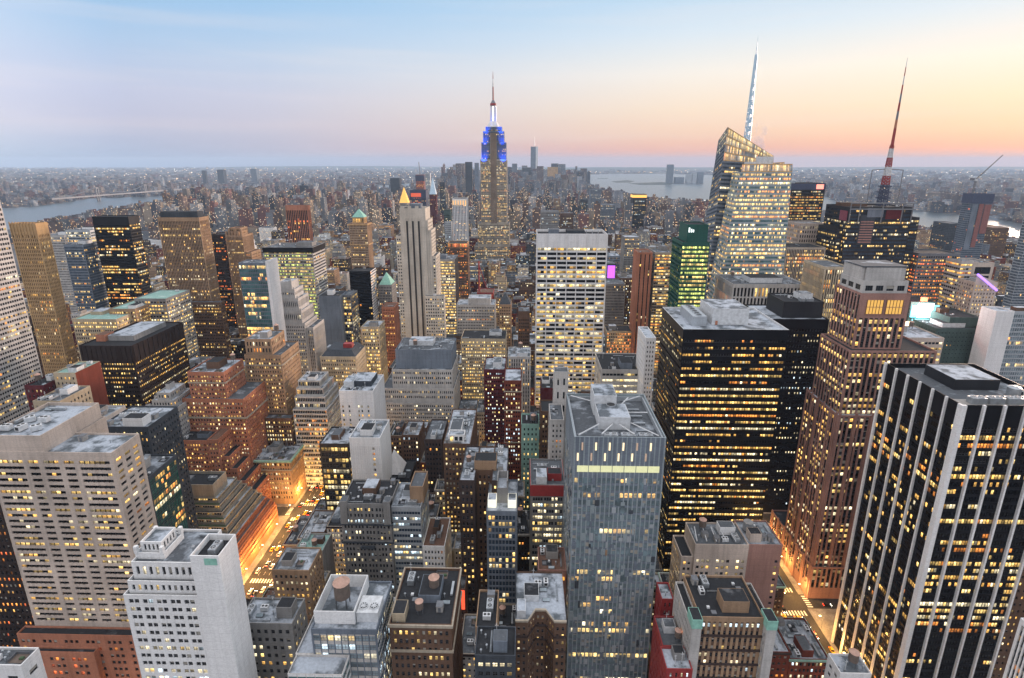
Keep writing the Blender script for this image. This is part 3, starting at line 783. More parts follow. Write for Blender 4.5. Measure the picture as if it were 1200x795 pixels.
x0, x1, Y0, Y1, z = b.b
b.boxpart('penthouse', x0 + 2, x1 - 3, Y0 + 3, Y1 - 4, z - .9, z + 6, 'slate', 'roofdark')
SBT = st('brown', bw=1.9, ww=.55, wh=.5, fh=3.6, lit=.2, hue='yellow')
b.tier(x0 - 18, x0 - .05, Y0 + 2, Y1, 0, at(190, 345, 600)[1], SBT, 'roofgrey', faces='FR')
b.tier(x0 + 4, x1 + 16, Y0 - 9, Y0 - .05, 0, at(200, 352, 600)[1], SBT, 'roofgrey', faces='FR', clutter=2)
hb('office_tower', 'thin dark tower squeezed between the big brown tower and the gothic topped one', 'office tower', 'the thin dark tower', 720, 247, 263, 275, 30, st('darkbrown', bw=1.7, ww=.6, lit=.2, hue='orange'), 'roofdark', 1, 370)
b = hb('office_tower', 'brown gothic tower with a jagged crown of small buttresses', 'office tower', 'the gothic brown tower', 690, 264, 284, 276, 28, st('tan', bw=1.8, ww=.45, sp='brown', sd=.3, ins=.5, lit=.22, hue='yellow'), 'roofbrown', 0, 360)
x0, x1, Y0, Y1, z = b.b
for k in range(6):
    xx = x0 + .3 + k * (x1 - x0 - 2.6) / 5
    b.boxpart('buttress', xx, xx + 2, Y0 - .4, Y0 + 1.6, z - 3, z + 5 + (k % 2) * 3, 'tan')
b.tier(x0 + 4, x1 - 4, Y0 + 4, Y1 - 5, z - .9, z + 9, st('tan', base=1, top=1, bw=2, lit=.2), 'roofbrown')
b.tier(x1 + .05, x1 + 8, Y0 + 2, Y1, 0, z - 22, st('tan', bw=1.8, ww=.45, lit=.2), 'roofbrown', faces='FR')
hb('apartment_tower', 'orange brown tower with a glowing crown standing alone among low roofs', 'tower', 'the glowing orange brown tower', 1010, 334, 360, 241, 14, st('brickorange', bw=3.4, ww=.62, sp='darkbrick', sd=.5, ins=.6, wh=.8, lit=.08, hue='orange', top=9), 'roofdark', 1, 282)
b = hb('office_tower', 'wide office tower glowing yellow green under a black roof band, with a white striped side', 'office tower', 'the yellow glowing wide tower', 640, 308, 366, 290, 40,
       st('concrete', bw=1.7, ww=.85, wh=.55, fh=3.7, lit=.82, hue='green', litmode='mix', top=1, bright=.75), 'roofgrey', 3, 420, faces='FR',
       plainS={'R': st('palestone', bw=3, ww=.99, wh=.48, fh=3.7, lit=.15, edge=.3, top=1)})
x0, x1, Y0, Y1, z = b.b
b.band(x0, x1, Y0, Y1, z - 6.6, 6.4, .5, 'black', 'roof_band')
# glass + white slab pair
b = Bld('office_tower', 'blue glass tower with a blank white side wall beside the grey gothic tower', 'office tower', (-262, 470, 0), None, 'the blue glass white sided tower', vb=392)
x0, x1, z = fr(470, 279, 311, 308)
b.tier(x0, x1, 470, 487, 0, z, st('bluegrey', glass='glassteal', bw=1.6, ww=.93, wh=.8, fh=3.6, sp='bluegrey', sd=.1, ins=.15, lit=.13, edge=.3), 'roofsnow', faces='F', clutter=1, plainS={'F': st('bluegrey', glass='glassteal', bw=1.6, ww=.93, wh=.8, fh=3.6, sd=.1, ins=.15, lit=.2, edge=.3)})
b.tier(x1 + .02, x1 + 3, 469.4, 488, 0, z + 1.5, st('marble', base=400), 'roofsnow', faces='')
# grey gothic setback tower
b = hb('office_tower', 'pale grey gothic tower with stepped shoulders and a pinnacled crown', 'office tower', 'the grey gothic tower', 520, 316, 357, 379, 34, st('palestone', bw=1.9, ww=.5, wh=.5, fh=3.6, sd=.12, lit=.2, hue='yellow'), 'roofgrey', 0, 440)
SG = st('palestone', bw=1.9, ww=.5, wh=.55, sp='greystone', sd=.3, ins=.5, lit=.15, hue='yellow', top=3)
x0, x1, Y0, Y1, z = b.b
c = (x0 + x1) / 2
for i, (q, yt) in enumerate(((.86, 364), (.72, 350), (.52, 340), (.36, 331))):
    w = (x1 - x0) / 2 * q; zt = at(335, yt, 522)[1]
    b.tier(c - w, c + w, Y0 + .6 + i * 1.6, Y1 - 2 - i * 3, z - .9, zt, SG, 'roofsnow')
    for xx in (c - w, c + w - 1.3): b.boxpart('pinnacle', xx, xx + 1.3, Y0 + .2 + i * 1.6, Y0 + 1.5 + i * 1.6, zt, zt + 2.4, 'palestone')
    z = zt
b.tier(x1 + .05, x1 + 7, Y0 + 3, Y1, 0, at(362, 385, 520)[1], SG, 'roofgrey', faces='FR')
hb('office_slab', 'blank grey concrete slab tower without any windows', 'tower', 'the blank grey slab', 590, 373, 398, 347, 26, st('bluegrey', base=400), 'roofdark', 2, 402, faces='')
hb('office_block', 'narrow block with amber lit glass beside the blank grey slab', 'office block', 'the amber glass block', 600, 399.5, 411, 346, 26, st('steel', bw=2, ww=.8, wh=.7, lit=.6, hue='yellow'), 'roofgrey', 1, 405)
b = hb('office_tower', 'ornate tan tower crowned by a green pyramid roof', 'office tower', 'the green pyramid tower', 830, 408.5, 430, 262, 24, st('tan', bw=2.2, ww=.45, wh=.6, lit=.12, hue='yellow', sp='limestone', sd=.2), 'roofbrown', 0, 322)
x0, x1, Y0, Y1, z = b.b
b.band(x0, x1, Y0, Y1, z - 3, 2, 1.0, 'golden'); b.band(x0, x1, Y0, Y1, z - 34, 1.6, .9, 'golden')
c = (x0 + x1) / 2
b.tier(c - 9, c + 9, Y0 + 3, Y1 - 5, z - .9, z + 9, st('golden', bw=2.4, ww=.5, wh=.75, fh=7, base=.8, top=1, lit=.9, hue='warm'), 'roofbrown')


def pyramid(b, x0, x1, y0, y1, z, h, mat, name='pyramid_roof', tip=.04):
    q = Quads(); a0, b0, c0 = b.P(x0, y0, z); a1, b1, _ = b.P(x1, y1, z); cx, cy_ = (a0 + a1) / 2, (b0 + b1) / 2; w = (a1 - a0) / 2 * tip; d = (b1 - b0) / 2 * tip
    lo = [(a0, b0), (a1, b0), (a1, b1), (a0, b1)]; hi = [(cx - w, cy_ - d), (cx + w, cy_ - d), (cx + w, cy_ + d), (cx - w, cy_ + d)]
    q.add([[(*lo[i], c0), (*lo[(i + 1) % 4], c0), (*hi[(i + 1) % 4], c0 + h), (*hi[i], c0 + h)] for i in range(4)] + [[(*v, c0 + h) for v in hi]], mat)
    return q.build(name, b.root)


pyramid(b, c - 9.6, c + 9.6, Y0 + 2.4, Y1 - 4.4, z + 9, 12, 'copper')
b = hb('office_slab', 'plain black slab with a white striped side below the green pyramid tower', 'office tower', 'the plain black slab', 680, 409, 434, 318, 26, st('black', glass='glassblack', bw=2, ww=.9, wh=.6, lit=.015, ins=.1, sp='black'), 'roofdark', 1, 370, faces='FR', plainS={'R': st('marble', bw=4, ww=.99, wh=.5, fh=3.5, lit=.1, edge=.1, top=.5)})
b = hb('office_building', 'grey stone building with a small green pyramid roof beside the black slab', 'office building', 'the small green pyramid building', 700, 443, 459, 334, 26, st('greystone', bw=2, ww=.5, lit=.15), 'roofgrey', 0, 400)
x0, x1, Y0, Y1, z = b.b; pyramid(b, x0 + 1, x1 - 1, Y0 + 1, Y1 - 3, z - .2, 15, 'copper')
hb('office_building', 'red brown brick block just beside the white ribbed tower', 'office building', 'the red brown brick block', 640, 447, 462, 360, 24, st('brickorange', bw=2, ww=.4, lit=.2, hue='warm'), 'roofbrown', 1, 420)
b = hb('office_building', 'small golden lit stone building with arched top windows', 'office building', 'the golden lit stone building', 520, 423, 444, 383, 24, st('cream', bw=2.2, ww=.6, wh=.55, lit=.8, hue='yellow', sd=.2), 'roofsnow', 2, 443)
hb('office_building', 'beige block with a dark mansard roof and a red rooftop box', 'office building', 'the mansard roofed block', 455, 375, 417, 418, 30, st('cream', bw=1.9, ww=.5, lit=.35, hue='yellow'), 'roofdark', 2, 455)
b = Bld.all[-1]; x0, x1, Y0, Y1, z = b.b
pyramid(b, x0 + .6, x1 - .6, Y0 + .6, Y1 - .6, z - .3, 5.5, 'slate', 'mansard_roof', .72); b.boxpart('penthouse', x1 - 14, x1 - 6, Y0 + 9, Y0 + 15, z + 5.2, z + 9, 'redpaint')

# ---- white ribbed tower (centre left)
SR = st('greystone', bw=3.3, ww=.42, wh=.5, fh=3.6, lit=.06, edge=.8, top=4)
b = Bld('office_tower', 'pale grey stone tower with three dark vertical strips and stepped shoulders', 'office tower', (-115, 560, 0), None, 'the pale tower with dark strips', vb=405)
x0, x1, z = fr(560, 469, 499, 244)
b.tier(x0, x1, 556, 584, 0, z, st('creamstone', base=400), 'roofdark', faces='', clutter=2)
q = Quads()
for k in range(3):
    xx = x0 + (x1 - x0) * (.27 + .23 * k); a, bb, c = b.P(xx, 555.8, 0)
    q = Quads(); q.box(a - 1.0, a + 1.0, bb - .0, bb + .18, 20, z - 13, 'blackmetal'); q.build('window_strip', b.root)
    for s in (-1.3, 1.3): b.boxpart('rib', xx + s - .25, xx + s + .25, 555.3, 555.97, 20, z - 10, 'creamstone')
SRW = st('creamstone', bw=2.4, ww=.55, wh=.5, fh=3.5, lit=.22, edge=.5, hue='yellow')
xa, _, za = fr(560, 464.5, 470, 276)
b.tier(xa, x0 - .02, 557, 584, 0, za, SRW, 'roofgrey', faces='FL')
xr = x1
for k, (xe, yt) in enumerate(((502, 258), (505.5, 270), (511, 300))):
    xe_, ze = at(xe, yt, 560); b.tier(xr + .02, xe_, 557 + k * .8, 586, 0, ze, SRW, 'roofgrey', faces='FR'); xr = xe_
xe_, ze = at(521, 346, 552); b.tier(x1 - 3, xe_, 548, 555.2, 0, ze, SRW, 'roofgrey', faces='FR', clutter=1)
for k in range(4): b.boxpart('battlement', x0 + 1 + k * 7.5, x0 + 4.4 + k * 7.5, 556.2, 557.4, z, z + 2.2, 'creamstone')
hb('office_tower', 'tower glowing yellow from rows of lit floors behind the pale tower with dark strips', 'office tower', 'the yellow glowing tower', 690, 506, 533, 304, 36, st('concrete', bw=1.7, ww=.88, wh=.55, fh=3.7, lit=.88, hue='yellow', edge=.3, bright=.95), 'roofgrey', 2, 380, faces='FR', plainS={'R': st('black', base=400)})
b = hb('office_tower', 'orange lit stone tower with a flaming crown beside the yellow glowing tower', 'office tower', 'the orange crowned tower', 900, 524, 548, 290, 30, st('brown', bw=1.9, ww=.5, lit=.3, hue='orange', top=2), 'roofdark', 1, 360)
x0, x1, Y0, Y1, z = b.b; b.tier(x0 + 1, x1 - 1, Y0 + .6, Y1 - 1, z - .9, z + 7, st('golden', bw=2.2, ww=.7, wh=.8, fh=4, base=.3, top=.4, lit=1, hue='orange', bright=1.2), 'roofdark')

# ---- stepped grey office block in the centre
b = Bld('office_building', 'broad pale grey office block in three stepped layers with close set windows', 'office building', (-60, 430, 0), None, 'the broad stepped grey block', vb=492)
SGO = st('palestone', bw=1.75, ww=.55, wh=.5, fh=3.5, lit=.13, litmode='rand', hue='yellow', edge=.8, top=1.2, base=3)
for i, (xl, xr, yt, Yf) in enumerate(((447, 532, 472, 432), (447, 532, 455, 434.5), (459, 530, 433, 437))):
    x0, x1, z = fr(Yf, xl, xr, yt)
    b.tier(x0, x1, Yf, 478 - i * .5, 0 if i == 0 else zl - 1, z, SGO, 'roofgrey'); zl = z
x0, x1, z = fr(442, 463, 529, 410); b.tier(x0, x1, 442, 476, zl - .9, z, st('bluegrey', base=400), 'roofgrey', faces='', clutter=4)
# ---- white concrete slabs
b = Bld('office_building', 'white concrete block with a blank side wall and a single stripe of lit windows', 'office building', (-95, 372, 0), None, 'the white concrete block', vb=512)
x0, x1, z = fr(366, 397, 437, 458)
b.tier(x0, x1, 366, 398, 0, z, st('marble', bw=2.5, ww=.5, wh=.5, fh=3.6, cols='10100110', lit=.2, hue='yellow', top=11, sd=.2), 'roofsnow', faces='F', clutter=5)
b.boxpart('penthouse', x0 + 6, x1 - 4, 376, 394, z - .9, z + 3.5, 'slate', 'roofsnow')
b = Bld('office_building', 'white tiled block with a column of orange lit windows down its front', 'office building', (-88, 318, 0), None, 'the white tiled block', vb=575)
x0, x1, z = fr(312, 409, 445, 513)
b.tier(x0, x1, 312, 338, 0, z, st('white', bw=2.5, ww=.62, wh=.5, fh=3.7, cols='00000100', lit=.75, hue='warm', top=6), 'roofsnow', faces='F', clutter=4)
q = Quads()
for k in range(14):
    a, bb, c = b.P(x0 + .8 + k * (x1 - x0 - 1.6) / 13, 312, 0); q = Quads(); q.box(a - .12, a + .12, bb - .22, bb - .003, 8, z - 6, 'marble'); q.build('rib', b.root)
hb('restaurant_block', 'dark glass low block with many warm lights behind the white tiled block', 'building', 'the dark glass low block', 322, 374, 408, 520, 24, st('blackmetal', bw=2.2, ww=.85, wh=.7, fh=4, lit=.45, hue='yellow'), 'roofsnow', 3, 585)
b = Bld('office_building', 'dark glass office building whose white edged floors step back like a staircase', 'office building', (-180, 392, 0), None, 'the white edged stepped building', vb=512)
for i, (xl, xr, yt) in enumerate(((343, 380, 480), (345, 379, 465), (347, 378, 455), (349, 376, 446))):
    x0, x1, z = fr(388 + i * 2.5, xl, xr, yt)
    b.tier(x0, x1 + 2 - i, 388 + i * 2.5, 424 - i * 3, 0 if i == 0 else zl - .9, z, st('palestone', bw=1.4, ww=.9, wh=.62, fh=3.7, lit=.18 if i else .3, edge=.4, base=.6, top=.4, ins=.6), 'roofsnow', faces='FR', clutter=3 if i == 3 else 0); zl = z
b = hb('apartment_tower', 'tan prewar tower with arched upper windows and stepped shoulders', 'apartment tower', 'the tan prewar tower', 395, 286, 329, 416, 34, st('tan', bw=2.0, ww=.45, wh=.48, fh=3.4, lit=.22, hue='yellow', litmode='rand'), 'roofgrey', 2, 500)
x0, x1, Y0, Y1, z = b.b
xa, xb, zt = fr(399, 287, 318, 397); b.tier(xa, xb, 398, 422, z - .9, zt, st('tan', bw=2.4, ww=.45, wh=.65, fh=5, lit=.2, base=1, top=1.5), 'roofsnow', clutter=2)
b.band(x0, x1, Y0, Y1, z - 9, .9, .5, 'limestone'); b.tier(x0 - 3, x1 + 6, Y0 - 8, Y0 - .1, 0, at(300, 488, 390)[1], st('brown', bw=2.0, ww=.5, lit=.4, hue='yellow'), 'roofgrey', faces='FR', clutter=2)
b = Bld('office_building', 'tan stone block with a heavy projecting cornice beside the lit avenue', 'office building', (-195, 364, 0), None, 'the heavy cornice block', vb=606)
xc = at(296, 541, 364)[0]; zc = at(340, 538, 366)[1]
b.tier(xc, -179, 364, 420, 0, zc, st('tan', bw=1.9, ww=.5, wh=.55, fh=3.7, lit=.3, hue='yellow', sd=.15), 'roofsnow', faces='FR', clutter=8)
b.band(xc, -179, 364, 420, zc - 1.5, 1.4, 1.4, 'mint'); b.band(xc, -179, 364, 420, zc - 9, .8, .6, 'limestone')
# ---- dark brown block, far left middle
b = hb('office_block', 'broad dark brown block with amber window rows and a low rooftop court', 'office block', 'the broad dark brown block', 372, 92, 154, 405, 62,
       st('darkbrown', bw=1.9, ww=.62, wh=.42, fh=3.6, lit=.42, litmode='row', hue='yellow', top=13, edge=1, glass='glassblack'), 'roofdark', 0, 475, faces='FR',
       plainS={'R': st('darkbrown', bw=1.9, ww=.62, wh=.42, fh=3.6, lit=.5, litmode='row', hue='yellow', top=13, glass='glassblack')})
x0, x1, Y0, Y1, z = b.b
b.boxpart('penthouse', x0 + 12, x1 - 8, Y0 + 14, Y1 - 10, z - .9, z + 3.2, 'greystone', 'roofsnow'); b.boxpart('penthouse', x0 + 4, x0 + 11, Y0 + 12, Y0 + 22, z - .9, z + 4.2, 'brickorange', 'roofbrown')
for k in range(11): b.boxpart('pier', x0 + 1 + k * (x1 - x0 - 3) / 10, x0 + 1.7 + k * (x1 - x0 - 3) / 10, Y0 - .5, Y0 - .01, z - 13, z - .3, 'darkbrown')
for k in range(12): b.boxpart('pier', x1 + .01, x1 + .5, Y0 + 1 + k * 5.4, Y0 + 1.7 + k * 5.4, z - 13, z - .3, 'darkbrown')
hb('loft_building', 'dark slate block with white tanks on its roof behind the pale pink banded tower', 'building', 'the dark slate block', 262, 115, 173, 500, 26, st('slate', bw=2.3, ww=.4, wh=.45, lit=.14, hue='yellow'), 'roofsnow', 6, 580, faces='FR')
b = hb('office_building', 'pale blue grey building with a rounded stepped top among the brick roofs', 'office building', 'the pale stepped building', 350, 172, 207, 478, 26, st('palestone', bw=2.1, ww=.5, wh=.5, lit=.08), 'roofsnow', 0, 520)
x0, x1, Y0, Y1, z = b.b
for i in range(2): b.tier(x0 + 3 + i * 3, x1 - 3 - i * 3, Y0 + 2 + i * 2, Y1 - 2 - i * 2, z - .9 + i * 5, z + 5 + i * 5, st('palestone', bw=2.1, ww=.5, base=.8, top=.8, lit=.1), 'roofsnow', clutter=2 if i else 0)
hb('brick_building', 'cream and red brick house block with rooftop gardens below the tan striped tower', 'building', 'the cream and red house block', 330, 62, 88, 437, 22, st('cream', bw=2.6, ww=.4, lit=.1), 'roofmint', 4, 480, faces='FR', plainS={'R': st('redbrick', base=400)})
hb('brick_building', 'dark maroon brick block under the tall tan striped tower', 'building', 'the maroon house block', 322, 28, 50, 452, 22, st('maroon', bw=2.6, ww=.4, lit=.1), 'roofdark', 4, 500)
hb('brick_building', 'cream block with water tanks next to the red sided one', 'building', 'the cream tank block', 300, 38, 70, 470, 24, st('cream', bw=2.8, ww=.4, lit=.12), 'roofgrey', 5, 500)
hb('brick_building', 'low pale block with a green rimmed roof behind the pale pink banded tower', 'building', 'the green rimmed block', 285, 70, 110, 497, 26, st('palestone', bw=2.8, ww=.5, lit=.12), 'roofsnow', 6, 520)
hb('loft_building', 'mint roofed stone loft with a glowing band of large windows', 'loft building', 'the mint roofed loft', 520, 157, 194, 350, 40, st('greystone', bw=3, ww=.7, wh=.5, lit=.45, hue='yellow'), 'roofmint', 1, 390)
hb('loft_building', 'cream building with rows of lit windows under a green roof', 'building', 'the green roofed cream building', 480, 84, 136, 374, 36, st('cream', bw=2.1, ww=.6, wh=.55, lit=.65, hue='yellow'), 'roofmint', 4, 400)
hb('loft_building', 'stone corner building with lit lofts beside the broad dark brown block', 'building', 'the lit corner lofts', 500, 127, 158, 362, 36, st('tan', bw=2.2, ww=.62, lit=.6, hue='yellow'), 'roofmint', 2, 392)
hb('office_building', 'white grid fronted tower behind the golden finned tower', 'office building', 'the white grid tower', 760, 46, 75, 276, 30, st('palestone', bw=1.9, ww=.6, wh=.5, lit=.1), 'roofgrey', 2, 330)
hb('office_building', 'pale glass block with yellow lit top floors beside the black glass slab', 'office building', 'the pale glass block', 740, 76, 105, 270, 34, st('alu', glass='glassblue', bw=1.9, ww=.85, wh=.6, lit=.3, hue='yellow'), 'roofgrey', 2, 320)
hb('office_building', 'blue glass office block in front of the pale glass block', 'office building', 'the blue glass block', 690, 74, 97, 287, 30, st('bluegrey', glass='glassblue', bw=1.7, ww=.8, wh=.6, lit=.15), 'roofgrey', 2, 330)
# ------------------------------------------------------------------ the art deco skyscraper with blue lights
b = Bld('skyscraper', 'tall art deco skyscraper with blue floodlit upper setbacks and a white lit mast', 'skyscraper', (-73, 1300, 0), None, 'the blue lit skyscraper', parts=False, vb=305)
SE = st('limestone', bw=2.1, ww=.48, wh=.6, fh=3.7, sp='greystone', sd=.35, ins=.6, lit=.3, hue='warm', edge=1.2, top=3, base=5)
es = []
for (xl, xr, yt, yb, dy, dep) in ((556, 600, 288, 0, 0, 60), (559.5, 597, 262, 288, 3, 54), (562.7, 594, 187, 262, 6, 44), (564, 593, 167, 187, 7.5, 40), (566, 590.6, 154, 167, 9, 36), (569, 588, 148.7, 154, 11, 30)):
    x0, x1, z = fr(1300 + dy, xl, xr, yt); zb = 0 if not yb else at(578, yb, 1300 + dy)[1] - 1.5
    S_ = dict(SE)
    if yt < 170: S_.update(base=1.5, top=1.5, wall='bluegrey', sp='slate', lit=.1)  # limestone setbacks coloured dark blue-grey so the blue floodlight looks deeper
    b.tier(x0, x1, 1300 + dy, 1300 + dy + dep, zb, z, S_, 'roofgrey', faces='FRL'); es.append((x0, x1, 1300 + dy, z))
q = Quads(); c0 = (es[2][0] + es[2][1]) / 2
a, bb, c = b.P(c0, 1305.6, 0); q.box(a - 7.5, a + 7.5, bb, bb + .35, es[1][3], es[4][3] - 4, 'brown')
for k in range(6): q.box(a - 7.2 + k * 2.7, a - 6.3 + k * 2.7, bb - .3, bb - .003, es[1][3], es[4][3] - 4, 'limestone')
q.build('centre_bay', b.root)
zm = [at(578, y, 1325)[1] for y in (148.7, 145.5, 124, 117.5, 83.8)]
cx = at(578.2, 150, 1325)[0]
a, bb, _ = b.P(cx, 1325, 0)
q = Quads(); q.cyl(a, bb, zm[0] - 1, zm[1], 15, 12, 'marble', 8); q.cyl(a, bb, zm[1], zm[1] + 6, 12, 8, 'marble', 8); q.cyl(a, bb, zm[1] + 6, zm[2], 7.6, 6.2, 'alu', 12)
plain('mastlight', (.8, .8, .8), .5, 0, (1, .93, .75), .6)
for k in range(4):
    an = k * pi / 2 + pi / 4 - pi / 2; q.box(a + 6.9 * cos(an) - 1.6, a + 6.9 * cos(an) + 1.6, bb + 6.9 * sin(an) - 1.6, bb + 6.9 * sin(an) + 1.6, zm[1] + 4, zm[2] - 3, 'marble')
q.build('mast', b.root)
q = Quads(); q.box(a - 2.2, a + 2.2, bb - 8.0, bb - 7.2, zm[1] + 6, zm[2] - 2, 'mastlight'); q.box(a + 7.2, a + 8, bb - 2.2, bb + 2.2, zm[1] + 6, zm[2] - 2, 'mastlight'); q.build('lit_window_strip', b.root)
q = Quads(); q.cyl(a, bb, zm[2], zm[2] + 5, 7.4, 7.0, 'redpaint', 12); q.cyl(a, bb, zm[2] + 5, zm[3], 6.0, 2.5, 'steel', 12); q.build('mast_dome', b.root)
q = Quads(); q.cyl(a, bb, zm[3], zm[3] + 28, 1.7, 1.5, 'redpaint', 6); q.cyl(a, bb, zm[3] + 28, zm[3] + 46, 1.2, 1.0, 'acwhite', 6); q.cyl(a, bb, zm[3] + 46, zm[4], .8, .3, 'redpaint', 6)
for k in range(7): q.cyl(a, bb, zm[3] + 4 + k * 5, zm[3] + 5 + k * 5, 2.5 - k * .15, 2.5 - k * .15, 'steel', 6)
q.build('antenna', b.root)
for (x0, x1, y0, z) in (es[3], es[2], es[4]):
    for s_ in (.14, .86):
        lp = bpy.data.lights.new('floodlight', 'SPOT'); lp.energy = 170000 if z == es[2][3] else 130000; lp.color = (.0, .09, 1.0); lp.spot_size = radians(58); lp.spot_blend = 1; lp.shadow_soft_size = 2
        o = bpy.data.objects.new('floodlight', lp); C.objects.link(o); o.parent = b.root
        o.location = b.P(x0 + (x1 - x0) * s_, y0 - 14, z - 12); o.rotation_euler = (radians(140), 0, 0)

# ---- centre: white frame tower
SGR = st('marble', bw=3.25, ww=1.0, wh=.60, fh=4.55, lit=.42, litmode='mix', hue='yellow', glass='glassblack', edge=.7, top=13, base=6, ins=.6, rev='concrete', bright=.8)
b = Bld('office_tower', 'white framed office tower with a curved base, dark window bands and a blank white top', 'office tower', (45, 525, 0), None, 'the white framed tower', parts=True, vb=458)
x0, x1, z = fr(525, 629.5, 712, 274)
zc = at(670, 430, 525)[1]
b.tier(x0, x1, 525, 562, 0, z, SGR, 'roofdark', faces='F', ph=2.6)
for k in range(8):
    xx = x0 + k * (x1 - x0) / 7
    b.boxpart('pier', xx - .42, xx + .42, 524.2, 524.99, 0, z, 'marble')
b.boxpart('penthouse', x0 + 12, x0 + 22, 536, 550, z - 2.6, z + 2.5, 'bluegrey', 'roofgrey'); b.boxpart('penthouse', x0 + 30, x0 + 48, 540, 556, z - 2.6, z + 1.2, 'slate', 'roofdark')
for k in range(3): b.put('vent_pipe', x0 + 50 + k * 6, 545, z - 2.6, 2)

# ---- big black slab
SB6 = st('black', bw=1.55, ww=.84, wh=.36, sill=.34, fh=4.1, lit=.5, litmode='row', run=7, hue='warm', glass='glassblack', top=5, base=6, edge=.6, ins=.2, bright=1.05)
b = Bld('office_tower', 'massive black slab tower with long rows of amber windows and a pale flat roof', 'office tower', (121, 290, 0), None, 'the massive black slab', vb=640)
x0, x1, z = fr(290, 801, 925, 386)
b.tier(x0, x1, 290, 338, 0, z, dict(SB6, cop='acwhite'), 'roofsnow', faces='FL', ph=1.2, plainS={'L': dict(SB6, lit=.28, litmode='mix')})
c0 = b.boxpart('penthouse', x0 + 20, x0 + 41, 303, 326, z - 1.2, z + 8.5, 'acwhite', 'roofsnow')
q = Quads(); a, bb, c = b.P(x0 + 12, 300, z); q.box(a - 4, a + 4, bb, bb + 26, z - 1.2, z + 4.6, 'alu')
for k in range(6): q.cyl(a, bb + 2.5 + k * 4.2, z + 4.6, z + 5.2, 1.7, 1.7, 'alu', 12); q.cyl(a, bb + 2.5 + k * 4.2, z + 5.2, z + 5.22, 1.5, 1.5, 'blackmetal', 12)
q.build('cooling_tower', b.root)
b.boxpart('door', x0 + 22, x0 + 23.4, 302.9, 302.98, z - 1.2, z + 1.2, 'brickorange')

# ---- second black tower
S2 = st('black', bw=2.1, ww=.42, wh=.4, fh=3.9, lit=.2, litmode='mix', hue='pale', glass='glassblack', top=6, base=6, ins=.3)
b = Bld('office_tower', 'black tower with small punched windows and a boxy dark penthouse behind the massive black slab', 'office tower', (190, 362, 0), None, 'the black punched window tower', parts=True, vb=600)
x0, x1, z = fr(362, 899, 972, 374)
b.tier(x0, x1, 362, 402, 0, z, S2, 'roofsnow', faces='FL')
b.tier(x0 + 13, x1 - 2, 368, 394, z - .9, z + 11, st('charcoal', base=400), 'roofdark', faces='', clutter=2)

# ---- pink granite tower
SP6 = st('pinkgranite', bw=2.9, ww=.62, wh=.58, fh=3.75, sp='charcoal', sd=.22, ins=.36, lit=.33, litmode='mix', hue='yellow', edge=.6, top=1.2, base=8, glass='glassblack')
b = Bld('office_tower', 'stepped pink granite tower with ribbed shafts and a round edged pale crown', 'office tower', (212, 290, 0), None, 'the pink granite tower', vb=660)
Yb = 288
x0, x1, z = fr(Yb, 1010, 1068, 344)
xe = 176.5
ux0, ux1 = x0, x1
b.tier(xe + 3, xe + 50, 283, 313.4, 0, 160, SP6, 'roofdark', faces='FL')
b.tier(xe, xe + 56, 279, 314, 0, 123, SP6, 'roofsnow', faces='FL', ph=1.4)
b.tier(xe - .8, xe + 58, 277.5, 333, 0, 23, SP6, 'roofdark', faces='FL')
b.tier(ux0, ux1, Yb, 312.5, 159, z, dict(SP6, top=14, base=1), 'roofdark', faces='FL', plainS={'L': dict(SP6, base=1)})
plain('bigwindow', (.1, .06, .02), .4, 0, (1, .55, .12), .6)
uw = ux1 - ux0
for k in range(2):
    w0_ = ux0 + uw * (.14 + .40 * k); w1_ = w0_ + uw * .33
    b.boxpart('lit_window', w0_, w1_, Yb - .12, Yb - .01, z - 11.5, z - 3.5, 'bigwindow')
    for j in range(6): b.boxpart('mullion', w0_ + (w1_ - w0_) * j / 5 - .12, w0_ + (w1_ - w0_) * j / 5 + .12, Yb - .3, Yb - .13, z - 11.6, z - 3.4, 'brown')
    for zz_ in (z - 11.7, z - 7.6, z - 3.5): b.boxpart('mullion', w0_ - .1, w1_ + .1, Yb - .5, Yb - .31, zz_ - .15, zz_ + .15, 'pinkgranite')
b.tier(ux0 + 1, ux1 - 1, Yb + 2, 311.5, z - .9, z + 6.5, st('palestone', bw=6, ww=.7, wh=.6, fh=5, base=.8, top=1.6, lit=.0), 'roofgrey', faces='FL')
a, bb, _ = b.P((ux0 + ux1) / 2, 302, 0); q = Quads(); q.box(a - uw * .45, a + uw * .45, bb - 8.6, bb + 8.6, z + 5.6, z + 13.5, 'palestone'); q.box(a - uw * .38, a + uw * .38, bb - 9.4, bb + 9.4, z + 5.6, z + 13.4, 'palestone'); q.build('crown', b.root)
q = Quads(); q.box(a - uw * .46, a + uw * .46, bb - 9.6, bb + 9.6, z + 13.52, z + 14.2, 'roofgrey', True); q.build('crown_rim', b.root)
for k in range(7): b.boxpart('pier', xe - 1.4, xe - .82, 278.5 + k * 8.6, 279.9 + k * 8.6, 0, 24.5, 'pinkgranite')
for k in range(6): b.boxpart('pier', xe - .6, xe - .02, 279.4 + k * 6.6, 280.5 + k * 6.6, 22.5, 124.6, 'pinkgranite')
for k in range(7): b.boxpart('pier', xe + .2 + k * 9.1, xe + 1.4 + k * 9.1, 278.3, 278.98, 22.5, 124.6, 'pinkgranite')

